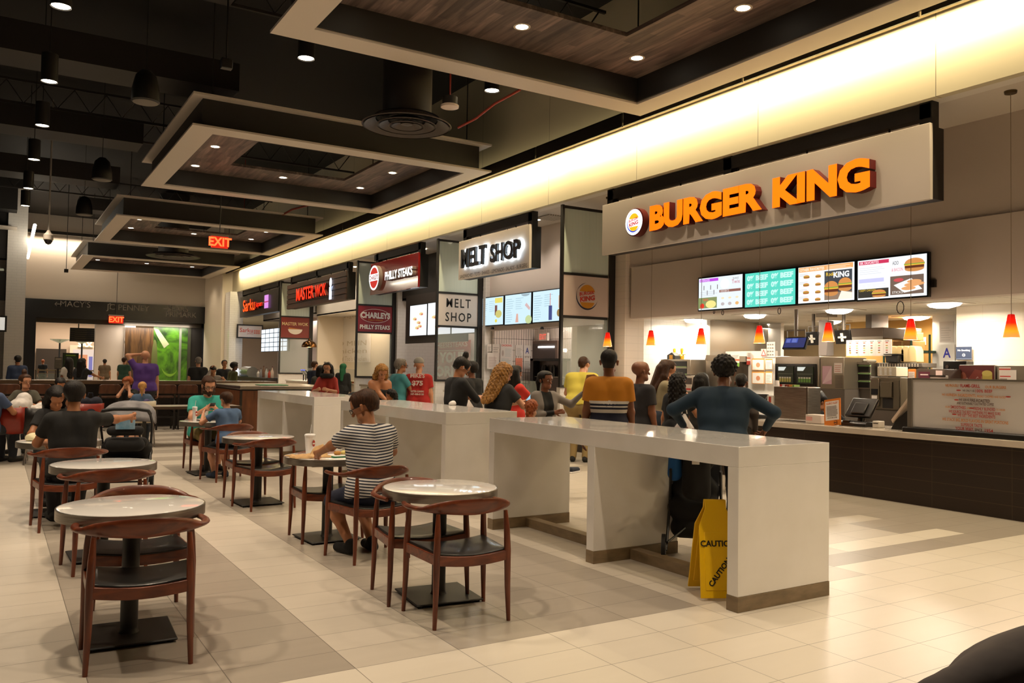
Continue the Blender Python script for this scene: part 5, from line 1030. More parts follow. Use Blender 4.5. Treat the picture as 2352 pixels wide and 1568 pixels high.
    for sd,(sh,el,wr) in arms.items():
        B_.cap(sh,el,.047*s*fat**.5,.038*s*fat**.5,.04).cap(el,wr,.038*s*fat**.5,.026*s,.025)
        dr=(wr-el).normalized(); nn=(hand_n or {}).get(sd); nn=Vector(nn) if nn else Vector((-sd,0,0)); nn=(nn-dr*nn.dot(dr)); nn=nn.normalized() if nn.length>.05 else Vector((0,0,1)); side_=dr.cross(nn)*( -sd)
        hs=s*(.97 if fem else 1.03); fr=max(.0088*hs,h*.72)
        for q in (-1,1): B_.cap(wr+dr*.012*hs+side_*q*.012*hs,wr+dr*.088*hs+side_*q*.022*hs,.017*hs,.015*hs,.018)
        cu=curl if not isinstance(curl,dict) else curl.get(sd,.5)
        for i,ln in enumerate((.068,.078,.072,.056)):
            b=wr+dr*.092*hs+side_*((1.5-i)*.0205*hs); a1=cu*.75; d1=(dr*math.cos(a1)+nn*math.sin(a1)).normalized(); a2=cu*1.9; d2=(dr*math.cos(a2)+nn*math.sin(a2)).normalized()
            m=b+d1*ln*.5*hs; e=m+d2*ln*.5*hs; B_.cap(b,m,fr,fr*.95,.007).cap(m,e,fr*.95,fr*.85,.006)
        b=wr+dr*.03*hs+side_*.026*hs; m=b+(dr*.6+side_*.75+nn*.25).normalized()*.036*hs; e=m+(dr*.85+side_*.25+nn*(.3+.4*cu)).normalized()*.032*hs; B_.cap(b,m,fr*1.35,fr*1.1,.012).cap(m,e,fr*1.1,fr*.95,.006)
        HAND[sd]=(wr+dr*.08*hs+nn*.03*hs,dr,nn)
    # legs
    legs={}
    for sd in (-1,1):
        hip=Vector((sd*.092*s*fat,0,pz-.05*s))
        if pose=='sit': ft=Vector((sd*.10*s+(feet[0 if sd<0 else 1][0] if feet else 0),knee[1]*s+(feet[0 if sd<0 else 1][1] if feet else -.02),.085*s)); kn,an=ik(hip,ft,.43*s,.42*s,(sd*.12,1,.9))
        else:
            o=feet[0 if sd<0 else 1] if feet else (0,0); ft=Vector((sd*.10*s+o[0],-.01+o[1],.085*s)); kn,an=ik(hip,ft,.43*s,.43*s,(0,1,.1))
        legs[sd]=(hip,kn,an); toe=an+Vector((sd*.03,.15*s,-.045*s))
        B_.cap(hip,kn,.080*s*fat,.052*s,.05).cap(kn,kn.lerp(an,.35),.050*s,.056*s,.03).cap(kn.lerp(an,.35),an,.056*s,.034*s,.03).cap(an+Vector((0,-.03,-.04))*s,toe,.036*s,.03*s,.02)
    B_.mesh('body',sk,t)
    # clothes
    if top:
        S_=SDF(h); o=.013; torso(S_,o,(0,1,2) if hem>-.03 else (0,1,2,3))
        if hem<=-.03:
            for q in (-1,1): S_.cap(tp((q*.075*fat,-.012,-.03)),tp((q*.075*fat,-.012,-.16)),.118*fat*s,None,.05*s)
        if neck and sleeve!='tank': S_.cap(tp((0,-.02,.445)),tp((0,-.012,.468)),.064*s,.060*s,.03)
        fs={'short':.62,'long':1,'none':.0,'elbow':1.0}.get(sleeve,0)
        for sd,(sh,el,wr) in arms.items():
            if sleeve=='none' or sleeve=='tank': continue
            S_.cap(sh,sh.lerp(el,fs),.062*s*fat**.5,(.062 if fs<1 else .050)*s*fat**.5,.035,flat=fs<1)
            if sleeve=='long': S_.cap(el,wr.lerp(el,.04),.048*s,.034*s,.03)
        if sleeve=='tank': S_.cuts.append(lambda G_,M_=np.array(TM.inverted()): np.maximum((G_@M_[:3,:3].T+M_[:3,3])[...,2]-.36,-1) )
        zc=pz+hem*s
        ti=np.array(TM.inverted()); S_.cuts.append(lambda G_: hem*1.0-(G_@ti[:3,:3].T+ti[:3,3])[...,2])
        S_.mesh('shirt',topm or (top if isinstance(top,(list,tuple)) else cloth(top) if isinstance(top,str) else top),t,paint)
        if sleeve=='tank':
            for q in (-1,1): O('strap',G().tube([tp((q*.075,.085,.34)),tp((q*.09,.05,.44)),tp((q*.09,-.03,.495)),tp((q*.075,-.105,.38))],.010,6),cloth(top) if isinstance(top,str) else top,t)
    if bot:
        S_=SDF(h); o=.011
        if leg=='skirt':
            a=Vector(tp((0,0,.06))); S_.cap(a,(0,0,pz-.45*s),.14*s,.2*s,.03); torso(S_,o,(3,))
        else:
            torso(S_,o,(3,)); 
            for sd,(hip,kn,an) in legs.items():
                if leg=='short': S_.cap(hip,hip.lerp(kn,.93),.094*s*fat,.078*s,.04)
                else: S_.cap(hip,kn,.092*s*fat,.068*s,.04).cap(kn,kn.lerp(an,.45),.068*s,.068*s,.03).cap(kn.lerp(an,.45),an,.068*s,.056*s,.03)
        S_.mesh('trousers' if leg=='long' else 'shorts' if leg=='short' else 'skirt',cloth(bot),t)
    for sd,(hip,kn,an) in legs.items():
        q=Vector((sd*.03,.15*s,-.045*s)); S_=SDF(h); S_.cap(an+Vector((0,-.035,-.042))*s,an+q,.044*s,.040*s,.02).cap(an+Vector((0,-.01,.0))*s,an+Vector((0,.02,-.03))*s,.045*s,.04*s,.02); S_.cuts.append(lambda G_: .006-G_[...,2]); S_.mesh('shoe',cloth(shoe),t)
    # hair
    hi_=np.array(HM.inverted()); HL=lambda G_: (G_@hi_[:3,:3].T+hi_[:3,3])
    if hair and hair!='bald':
        S_=SDF(h); th={'buzz':.004,'short':.013,'curly':.03,'afro':.035}.get(hair,.014); C_=lambda a,b,r,q=None,k=.02: S_.cap(hp(a),hp(b),r*s,None if q is None else q*s,k)
        C_((0,-.038,.098),(0,.026,.106),.083+th,.076+th)
        if hair in('short','buzz'): C_((0,-.06,.06),(0,-.05,.02),.068+th*.3,.06)
        if hair=='bun': C_((0,-.05,.215),(0,-.06,.235),.045,.04,.01); C_((0,-.06,.06),(0,-.05,.02),.066)
        if hair=='ponytail': C_((0,-.13,.12),(0,-.15,.02),.04,.035); C_((0,-.15,.02),(0,-.14,-.14),.035,.015)
        if hair in('long','curlylong','wavy'):
            dn=-.30 if hair!='wavy' else -.36
            for q in (-1,1): C_((q*.055,-.045,.09),(q*.085,-.035,-.05),.06,.05); C_((q*.085,-.035,-.05),(q*.075,-.10,dn),.052,.032); C_((q*.03,-.09,.05),(q*.03,-.125,dn-.04),.06,.035)
        if hair=='curlytail': C_((0,-.10,.08),(0,-.15,-.12),.06,.05); C_((0,-.15,-.12),(0,-.15,-.26),.05,.03)
        if hair=='mid':
            for q in (-1,1): C_((q*.05,-.05,.08),(q*.07,-.05,-.07),.062,.045)
            C_((0,-.07,.05),(0,-.08,-.08),.06,.045)
        if hair in('curlylong','wavy','curlytail','curly'): S_.noise=(.012,95/s**.5)
        fx=.062 if hair!='bun' else .066
        S_.cuts.append(lambda G_: -np.maximum(fx-HL(G_)[...,1],HL(G_)[...,2]-(.142 if hair!='buzz' else .145)))
        if hair in('short','buzz','bun','curly','afro'): 
            S_.cuts.append(lambda G_: -np.maximum(-.035-HL(G_)[...,1],HL(G_)[...,2]-.062)); S_.cuts.append(lambda G_: -.005-HL(G_)[...,2])
        else: S_.cuts.append(lambda G_: -np.maximum(.012-HL(G_)[...,1],HL(G_)[...,2]-.085)*1.0 if hair in('long','ponytail','curlytail') else -np.maximum(.03-HL(G_)[...,1],HL(G_)[...,2]-.085))
        S_.mesh('hair',HR[hc],t)
    if 'hood' in extra or 'hijab' in extra:
        S_=SDF(h); C_=lambda a,b,r,q=None: S_.cap(hp(a),hp(b),r*s,None if q is None else q*s,.03); C_((0,-.035,.09),(0,.02,.10),.102,.095); C_((0,-.05,.03),(0,-.04,-.09),.085,.10); C_((0,-.1,-.03),(0,-.12,-.3),.07,.05)
        S_.cuts.append(lambda G_: -np.maximum(.055-HL(G_)[...,1],np.abs(HL(G_)[...,0])-.07)); S_.mesh('headscarf',cloth('#1c5c3c'),t)
    if 'cap' in extra:
        S_=SDF(h); S_.cap(hp((0,-.035,.115)),hp((0,.028,.12)),.097*s,.092*s,.02); S_.cuts.append(lambda G_: .10-HL(G_)[...,2]); S_.mesh('cap',cloth('#8a8680'),t)
    if 'visor' in extra: O('visor_cap',G().tube([hp((0,-.03,.12)),hp((0,-.03,.19))],[.105*s,.10*s],20),M('#15120f',.5),t)
    if eyes:
        for q in (-1,1):
            O('eye',G().ell(hp((q*.031,.093,.063)),.0095*s,10,6),M('#d8cfc6',.3),t); O('iris',G().ell(hp((q*.031,.1025,.062)),.0058*s,8,6),M('#1a100a',.2),t.children[-1]) if False else O('iris',G().ell(hp((q*.031,.1020,.062)),.0058*s,8,6),M('#1a100a',.2),t)
            O('eyebrow',G().tube([hp((q*.014,.108,.083)),hp((q*.032,.105,.089)),hp((q*.05,.092,.083))],.0035*s,5),HR['black' if hc in('black','grey') else 'brown'],t)
        O('mouth',G().tube([hp((-.022,.090,-.004)),hp((0,.098,-.004)),hp((.022,.090,-.004))],[.003*s,.0055*s,.003*s],6),M('#9a4a40' if fem else '#8a5040',.5),t)
    if 'beard' in extra:
        S_=SDF(h); S_.cap(hp((-.045,.035,-.008)),hp((.045,.035,-.008)),.046*s,None,.03).cap(hp((0,.075,-.03)),hp((0,.072,-.055)),.033*s,.022*s,.03); S_.cap(hp((-.02,.1,.008)),hp((.02,.1,.008)),.009*s,None,.01); S_.cuts.append(lambda G_: HL(G_)[...,2]-.014); S_.mesh('beard',HR[hc],t)
    if 'glasses' in extra:
        gm=M('#100f10',.3); g=G()
        for q in (-1,1):
            g.tube([hp((q*.032+.024*math.cos(a),.118-.010*abs(math.cos(a)),.060+.018*math.sin(a))) for a in [i*.5236 for i in range(12)]],.0028*s,5,closed=True); g.tube([hp((q*.056,.112,.064)),hp((q*.080,.05,.064)),hp((q*.085,-.005,.06))],.0028*s,5)
        g.tube([hp((-.009,.120,.064)),hp((.009,.120,.064))],.0028*s,5); O('glasses',g,gm,t)
    if 'shades' in extra: O('sunglasses',G().ell(hp((-.035,.05,.19)),(.03*s,.02*s,.015*s)).ell(hp((.035,.05,.19)),(.03*s,.02*s,.015*s)),M('#b0a8a0',.2),t)
    if 'bracelet' in extra: 
        sh,el,wr=arms[1]; dr=(wr-el).normalized(); O('bracelet',G().cyl(wr-dr*.01,wr+dr*.008,.034*s,n=14),M('#3a0c10',.5),t)
    if 'earbud' in extra: O('earbud',G().ell(hp((.092,.004,.05)),(.006,.006,.012)),M('#f0f0f0',.3),t)
    if 'cap2' in extra: pass

    return t,HAND,hp,tp
# ================= THE CROWD =================
def PD(px,depth): d=_ray(px,850); return EYE.x+d.x*depth,EYE.y+d.y*depth
def ang(px): return -(math.degrees(CAMP[3])+math.degrees(math.atan((px-1176)/CAMP[6])))
def YH(px): return 826.6+(px+14)*.01646
def ppl(label,px,py,depth,rel,dh=0,**k):
    x,y=PD(px,depth); H=1.5547+(YH(px)-py)*depth/CAMP[6]; H=k.pop('H',None) or max(.9,H+dh)
    return person(label,x,y,ang(px)+rel,H,**k)
def UD(px,py,depth): return EYE+_ray(px,py)*depth
SHORTS='#5a4a30'
# striped shirt man
STR=bpy.data.materials.new('striped_knit'); STR.use_nodes=True; N,L,b=nodes(STR); tcn=N.new('ShaderNodeTexCoord'); sp=N.new('ShaderNodeSeparateXYZ'); L.new(tcn.outputs['Object'],sp.inputs[0])
zz=mth(N,L,'ADD',sp.outputs[2],mth(N,L,'MULTIPLY',mth(N,L,'ABSOLUTE',sp.outputs[0]),-.12)); f=mth(N,L,'LESS_THAN',mth(N,L,'FRACT',mth(N,L,'DIVIDE',zz,.0235)),.46); mx=N.new('ShaderNodeMix'); mx.data_type='RGBA'; L.new(f,mx.inputs['Factor']); mx.inputs['A'].default_value=lin('#d8d4d0'); mx.inputs['B'].default_value=lin('#1c2438'); L.new(mx.outputs['Result'],b.inputs['Base Color']); b.inputs['Roughness'].default_value=.85
person('man with glasses in a black and white striped shirt eating at the table',2.67,6.50,8,1.76,pose='sit',lean=6,head=(38,24,0),top='x',topm=STR,bot='#1c2238',leg='short',shoe='#141312',skin='tan',hair='short',hc='brown',R=Vector((2.86,6.98,.80)),L=Vector((2.40,7.02,.80)),curl=.9,poleR=(1,-.4,-.7),poleL=(-1,-.2,-.8),extra=('glasses',),knee=(.42,.16),fat=1.08)
person('man in a plain black shirt seated back to the camera, arm over the stroller',.66,8.92,2,1.78,pose='sit',lean=4,head=(0,2,0),top='#101011',bot='#16161a',skin='tan',hair='short',R=Vector((1.42,9.62,.99)),L=(-.20,.42,.76),curl=.7,poleR=(.7,-.3,-.8),fat=1.08)
person('person with long dark hair seated across from the man in black',.60,10.80,184,1.62,pose='sit',lean=10,head=(0,35,0),top='#1a1a1c',bot='#22242a',skin='tan',hair='long',fem=True,R=(.15,.4,.78),L=(-.15,.4,.78))
t1=person('bearded man in a teal shirt looking at his phone at the small table',2.70,13.02,182,1.80,pose='sit',lean=12,head=(0,14,0),top='#35a69a',bot='#7a6a38',leg='short',skin='pale',hair='short',hc='brown',R=(.10,.40,.90),L=(-.05,.42,.90),eyes=True,extra=('beard','glasses'),curl=.8,fat=1.12,knee=(.44,.40))
person('boy in a blue shirt with his back to the camera across from the bearded man',2.72,11.66,12,1.40,pose='sit',lean=8,head=(8,6,0),top='#4a6488',bot='#14161c',leg='short',skin='pale',hair='short',hc='brown',R=(.16,.36,.84),L=(-.22,.30,.86),curl=.5,shoe='#28344a',knee=(.42,.30),vox=.0105)
# left background tables
person('woman in a grey green shirt looking aside at the left background table',.49,16.75,165,1.68,pose='sit',lean=6,head=(38,4,0),top='#4c4a3e',bot='#26282c',skin='pale',hair='bun',hc='brown',fem=True,eyes=True,R=(.2,.35,.8),L=(-.2,.35,.8))
person('person in a dark red shirt with both hands at the face',.98,16.7,185,1.62,pose='sit',lean=16,head=(0,20,0),top='#7a1a18',bot='#22242a',skin='tan',hair='short',R=(.03,.22,1.12),L=(-.05,.22,1.12),curl=1,poleR=(.4,.6,-1),poleL=(-.4,.6,-1))
person('person in a blue shirt cut by the left edge of the picture',-.06,14.7,-40,1.76,pose='sit',lean=6,top='#3c4c6c',bot='#20242c',skin='tan',hair='short',R=(.2,.4,.8),L=(-.2,.4,.8))
person('person with tousled ginger hair resting chin on hands at the middle background table',PD(303,17.6)[0],PD(303,17.6)[1],150,1.58,pose='sit',lean=18,head=(0,10,0),top='#141414',bot='#22242a',skin='pale',hair='curly',hc='ginger',fem=True,R=(.04,.26,1.04),L=(-.05,.25,1.04),curl=1,poleR=(.4,.6,-1),poleL=(-.4,.6,-1))
person('blonde child in a denim shirt with a ponytail, back to the camera',PD(328,15.9)[0],PD(328,15.9)[1],-10,1.42,pose='sit',lean=4,top='#4c6484',sleeve='long',bot='#26303c',skin='pale',hair='ponytail',hc='blonde',fem=True,R=(.12,.36,.86),L=(-.12,.36,.86))
# behind the bar and beyond
x12,y12=PD(333,18.8)
person('bald man in a purple shirt holding a hand to his head before the bar',x12,y12,ang(333)+8,1.84,top='#4a2c78',bot='#2c2a30',skin='pale',hair=None,fat=1.22,belly=1,L=(-.10,.04,1.74),poleL=(-1,.1,.3),curl=.6,head=(0,-4,0))
ppl('grey haired man in a black polo shirt behind the bar',455,818,23,5,top='#121214',bot='#1c1c22',skin='pale',hair='buzz',hc='grey',fat=1.1)
x,y=PD(487,22.9); person('person in a pale sweater leaning a hand on the forehead over the bar',x,y,ang(487)+185,1.70,pose=.78,lean=24,head=(0,22,0),top='#8a8078',sleeve='long',bot='#22242a',skin='tan',hair='short',R=(.06,.33,1.40),L=(-.3,.35,1.12),curl=.8,poleR=(.5,.5,-1))
ppl('young man in a black polo at the far right of the bar',515,826,26,190,top='#17181c',bot='#1c1c22',skin='tan',hair='short',eyes=True)
ppl('person in an olive jacket next to the young man in black',532,831,25,-60,top='#4a4a24',sleeve='long',bot='#2a2a20',skin='dark',hair='curly',lean=8)
ppl('woman in a white shirt walking beyond the bar',157,820,24,30,top='#b8b0a8',bot='#2a2c34',skin='brown',hair='wavy',fem=True)
tB,HB,_,_=ppl('woman with long curly black hair leaning on the bar',184,821,23.0,-30,top='#101114',bot='#1a1c22',skin='tan',hair='curlylong',fem=True,lean=8,R=(.35,.45,1.12))
ppl('man in a denim jacket behind the left part of the bar',40,815,23.4,10,top='#1e2c48',sleeve='long',bot='#22262e',skin='tan',hair='short',fat=1.1)
ppl('small far person in a black top beyond the portal',98,825,46,0,top='#101010',bot='#3c3c22',skin='tan',hair='short',hc='ginger',vox=.026)
ppl('far man in a tan shirt and trousers beyond the portal',240,824,38,0,top='#5c4c38',bot='#5c4c38',skin='tan',hair='short',vox=.026,fat=1.1)
ppl('far person in a green shirt beyond the portal',285,820,33,-20,top='#2c4c40',bot='#6a7470',skin='pale',hair='short',hc='brown',vox=.026,fat=1.05)
# queue by the wok counter
ppl('man in a dark blue football jersey at the wok counter',722,828,24.5,-45,top='#141c34',bot='#181c28',skin='pale',hair='buzz',hc='brown',fat=1.15)
ppl('person with dark hair hidden behind the red sweater woman',737,838,19.5,-20,top='#3c3a30',bot='#22242a',skin='tan',hair='mid')
ppl('woman in a red sweater with glasses and black scarf behind the farthest island',752,832,15.9,168,top='#a8342c',sleeve='elbow',bot='#22242a',skin='pale',hair='long',fem=True,eyes=True,extra=('glasses','shades'),R=(.12,.32,1.10),L=(-.10,.32,1.10))
x,y=PD(752,15.9); O('scarf',G().tube([(.09*math.cos(a),.03+.1*math.sin(a),1.36) for a in [i*.524 for i in range(12)]],.045,8,closed=True),cloth('#0e0e10'),[o for o in COL.objects if o.get('label','').startswith('woman in a red sweater')][0])
ppl('person in a green headscarf and dark coat at the wok counter',788,834,24,-20,top='#1c1c1c',sleeve='long',bot='#1c1c1c',leg='skirt',skin='brown',hair=None,extra=('hijab',))
# middle shops
ppl('woman with long brown hair in a black tank top leaning down',868,845,14,195,dh=.12,lean=22,head=(0,25,0),top='#101010',sleeve='tank',bot='#b8b0a4',skin='tan',hair='wavy',hc='honey',fem=True,eyes=True,R=(-.2,.4,.85),fat=1.1)
ppl('small child with dark curly hair behind the middle island',900,893,13,60,top='#c8a04a',bot='#22242a',skin='tan',hair='curlytail',vox=.013)
ppl('man in a teal polo shirt in profile at the steak counter',912,822,15.2,-62,top='#3c8088',bot='#20242c',skin='tan',hair='short',hc='grey',extra=('glasses',),R=(.1,.4,1.15),L=(-.12,.38,1.15),fat=1.12,belly=.9,lean=6)
ppl('child in a black shirt between the teal polo man and the red shirt man',930,880,15.6,-40,top='#101010',bot='#22242a',skin='brown',hair='short')
tm,_,_,tp9=ppl("man in a red T-shirt printed MIKE'S and a grey cap, back to the camera",962,822,15.2,-8,top='#a01c18',bot='#5c5448',leg='long',skin='pale',hair=None,extra=('cap',),fat=1.12)
for s_,z_,h_,w_ in (("MIKE'S",1.36,.085,.26),('$75',1.21,.10,.20),('GUTTER CLEANING',1.10,.035,.24),('347-408-5128',1.05,.035,.24)):
    A=Art((-w_/2,w_/2,z_,z_+h_),-.150,'-Y'); A.t(s_,0,0,1,1,'#c8b8b0',bold=.04); O('print',A.g,A.ms,tm,smooth=0,fix=False)
t,HBn,_,_=ppl('man in a black T-shirt with a top bun looking down at his phone',1046,826,11.2,-62,dh=.05,head=(-8,36,0),top='#0e0e10',sleeve='elbow',bot='#16161a',skin='tan',hair='bun',R=(.16,.40,1.17),L=(-.04,.42,1.16),curl=.9,fat=1.12,extra=('glasses','earbud'),eyes=True,lean=4,hand_n={1:(0,.2,1),-1:(0,.2,1)})
PH=[(t,(.06,.50,1.22))]
ppl('man in a black T-shirt with a napkin, facing left in the queue',1084,828,13.4,48,top='#121214',bot='#8a2018',leg='short',skin='brown',hair='short',L=(-.1,.38,1.18),fat=1.05)
t,_,_,_=ppl('woman with long curly blonde hair typing on her phone at the middle island',1140,838,10.35,-38,dh=.05,lean=12,head=(-10,22,0),top='#26272a',bot='#22242a',skin='pale',hair='wavy',hc='honey',fem=True,R=(.24,.40,1.12),L=(.10,.42,1.13),curl=.8,fat=1.05,extra=('bracelet',)); PH.append((t,(.17,.50,1.19)))
ppl('woman with long black hair in a bright red shirt',1183,843,12.4,-50,dh=.03,top='#b8281c',bot='#3a3a40',leg='short',skin='brown',hair='long',fem=True,R=(.1,.40,1.1),L=(-.1,.38,1.1))
ppl('child with curly ginger hair in the gap between the islands',1222,917,9.1,-15,top='#6a8a4a',bot='#2c3444',skin='pale',hair='curlytail',hc='ginger',vox=.010)
tg,Hg,_,_=ppl('girl in a grey hoodie holding out a brown paper bag',1252,851,10.6,206,dh=0,head=(14,4,0),top='#141414',topm=[cloth('#77706a'),cloth('#121212')],paint=lambda c:((np.abs(c[:,0])<.065)&(c[:,1]>.02)&(c[:,2]<1.32)).astype(int),sleeve='long',bot='#14182c',skin='brown',hair='ponytail',fem=True,eyes=True,L=(-.46,.16,1.26),R=(-.02,.24,1.02),curl={1:.6,-1:.8},poleL=(-.2,-.4,-1),vox=.0085,hand_n={-1:(0,0,1)})
ppl('heavy man in a yellow polo shirt bending forward',1333,838,14.2,-12,dh=.20,lean=20,head=(-20,20,0),top='#c8b84a',bot='#8a7448',skin='pale',hair='buzz',hc='brown',fat=1.28,belly=1,R=(.15,.45,1.1),L=(-.15,.45,1.1))
def mpaint(c):
    z=c[:,2]; r=np.zeros(len(c),int); tor=np.abs(c[:,0])<.205; r[tor&(z<1.24)]=1; r[tor&(z<1.205)]=2; r[tor&(z<1.183)]=1; r[tor&(z<1.172)]=2; r[tor&(z<1.150)]=1; r[tor&(z<1.115)]=2; return r
ppl('tall man in a mustard shirt with white and navy stripes, back to the camera',1399,799,8.75,4,top='x',topm=[cloth('#b87410'),cloth('#c8c0b8'),cloth('#12142a')],paint=mpaint,bot='#1a1c26',skin='brown',hair='buzz',fat=1.06,vox=.0072,head=(-8,0,0))
ppl('bald man in a dark grey T-shirt facing right',1470,827,9.9,-48,top='#262428',bot='#1c1c22',skin='brown',hair=None,fat=1.12,head=(-10,0,0),curl=.8)
ppl('young woman in a beige crop top with a hand at her shoulder',1514,824,11.4,-75,head=(0,14,0),lean=8,top='#8f8468',bot='#28303e',hem=.07,skin='pale',hair='long',hc='brown',fem=True,R=(.10,.16,1.42),curl=.9,poleR=(.3,1,-.6))
ppl('girl with long dark hair in a black dress holding white bags',1552,854,10.3,-35,top='#0d0d0f',bot='#0d0d0f',leg='skirt',skin='tan',hair='wavy',fem=True,R=(.12,.38,1.02),lean=6)
ppl('girl with straight black hair partly behind the leaning man',1612,855,10.9,-20,top='#1c1814',sleeve='none',bot='#1c1c22',skin='tan',hair='long',fem=True)
ppl('person in a brown jacket bent over the burger counter',1694,870,10.9,-10,dh=.15,lean=28,head=(0,10,0),top='#2c221c',sleeve='long',bot='#1c1a18',skin='brown',hair='buzz')
ppl('man with curly dark hair in a dark blue sweater behind the nearest island',1660,836,7.35,-4,dh=.10,lean=17,head=(0,12,0),top='#1c3244',sleeve='long',bot='#0e1420',skin='brown',hair='curly',fat=1.22,R=(.36,.22,1.06),L=(-.36,.22,1.06),poleR=(1,-.6,-.2),poleL=(-1,-.6,-.2),vox=.0072,curl=1)
person('worker in a black cap crouching behind the burger counter',11.15,U(1942,900,'X',11.15).y,60,1.68,pose=.62,lean=38,head=(0,20,0),top='#141416',bot='#1c1c22',skin='tan',hair='short',extra=('visor',),feet=((0,.1),(0,.1)))
# ---------------- things they hold or use
def phone(t,loc,label):
    p=t.matrix_basis@Vector(loc); o=T('phone',label,'phone',tuple(p),t.rotation_euler.z); g=G(); g.T=Matrix.Rotation(.6,4,'X'); g.box((-.037,-.075,-.004),(.037,.075,.004)); O('phone_body',g,M('#16161a',.3),o,bev=.003); g=G(); g.T=Matrix.Rotation(.6,4,'X'); g.box((-.033,-.068,.004),(.033,.068,.0048)); O('phone_screen',g,M('#7aa8c8',.2,e=.6),o,smooth=0)
phone(*PH[0],'phone held by the man with the top bun'); phone(*PH[1],'lit phone held by the curly blonde woman'); phone(t1[0],(.03,.50,.95),'phone in the hands of the bearded man in teal')
p=tg.matrix_basis@Vector((-.53,.20,1.33)); t=T('paper_bag','printed brown paper bag held up by the girl in the grey hoodie','paper bag',tuple(p),math.radians(ang(1300))); 
g=G(); g.T=Matrix.Rotation(math.radians(12),4,'Y'); g.prism([(-.075,-.06),(.075,-.06),(.08,.16),(.02,.18),(-.07,.15)],-.045,.045,'Y'); O('bag_body',g,noisy('#8a5c34','#a8744a',(1,1,1),8,.8,bump=.3),t,bev=.005)
A=Art((-.05,.05,-.04,.14),-.0465,'-Y'); A.r(.0,.3,.35,.9,'#6a3418'); A.t('BURGER',.3,.05,.45,.9,'#6a2c18') if False else A.r(.45,.1,.85,.9,'#7a3a24'); A.t('BK',.48,.3,.82,.7,'#d8b088',bold=.03); O('print',A.g,A.ms,t,smooth=0,fix=False).matrix_local=Matrix.Rotation(math.radians(12),4,'Y')
def plastic_bag(label,px,py,depth,h=.32,w=.12,col='#b8b0ac',mark=None):
    p=UD(px,py,depth); t=T('plastic_bag',label,'bag',(p.x,p.y,p.z-h),math.radians(ang(px))); g=G().lathe([(w*.7,0),(w,.03),(w*.95,h*.5),(w*.4,h*.8),(w*.1,h)],n=12); g.T=Matrix.Identity(4); O('sack',g,M(col,.4),t); O('handles',G().tube([(-.03,0,h),(-.02,0,h+.07),(.02,0,h+.07),(.03,0,h)],.008,6),M(col,.4),t)
    if mark: A=Art((-w*.7,w*.7,h*.25,h*.5),-w-.004,'-Y'); A.t(mark,0,0,1,1,'#b8402c',bold=.03); O('print',A.g,A.ms,t,smooth=0,fix=False)
plastic_bag('white carrier bag with red letters beside the man with the top bun',1073,912,12.2,mark='JUN'); plastic_bag('white carrier bag hanging from the girl in the black dress',1572,950,10.0)
p=PD(1078,13.0); t=T('napkin','white napkin held by the man facing left','napkin',(p[0]-.1,p[1],1.22),.3); O('cloth_fold',G().prism([(-.05,-.12),(.06,-.10),(.0,.12),(-.02,.12)],-.01,.01,'Y'),PAPER,t,bev=.004)
# ================= BACKGROUND FURNITURE AND SMALL THINGS =================
DKL=M('#1a1613',.45); OAK=noisy('#3a1e10','#5c3420',(1,1,.2),14,.4,name='stool_wood')
def stool(px,Y,label,rz=0):
    x=U(px,900,'Y',Y).x; t=T('bar_stool',label,'stool',(x,Y,0),rz,'wood backed bar stools')
    for sx in (-1,1):
        O('leg',G().box((sx*.19-.02,-.21,0),(sx*.19+.02,-.17,1.02)),DKL,t,smooth=0); O('leg',G().box((sx*.19-.02,.16,0),(sx*.19+.02,.20,.76)),DKL,t,smooth=0)
    O('seat',G().box((-.21,-.20,.74),(.21,.2,.78)),OAK,t,bev=.012); O('backrest',G().prism([(-.235,.84),(-.22,1.02),(-.18,1.05),(.18,1.05),(.22,1.02),(.235,.84)],-.235,-.205,'Y'),OAK,t,bev=.01)
    O('foot_ring',G().box((-.19,-.2,.28),(.19,-.17,.31)).box((-.19,.16,.28),(.19,.19,.31)).box((-.2,-.19,.40),(-.17,.19,.43)).box((.17,-.19,.40),(.2,.19,.43)),DKL,t,smooth=0)
for i,px in enumerate((18,90,250,378,427,480)): stool(px,21.0,'bar stool with a brown wooden back at the long bar, number '+('one','two','three','four','five','six')[i]+' from the left')
t=T('communal_bar','long bar with a pale top and steel edge crossing the far seating area','counter',(2,22,0)); zb=U(300,874,'Y',21.6).z
BW('bar_top',(-3.5,21.55,zb-.03),(6.2,22.5,zb),STONE,t); BW('edge_band',(-3.5,21.5,zb-.08),(6.2,21.56,zb),M('#7a6450',.3,.7),t); BW('modesty_panel',(-3.4,22.1,0),(6.1,22.2,zb-.05),M('#1c1512',.5),t)
for x in (-2.5,0,2.5,5): BW('bar_leg',(x,21.7,0),(x+.1,21.8,zb-.05),DKL,t)
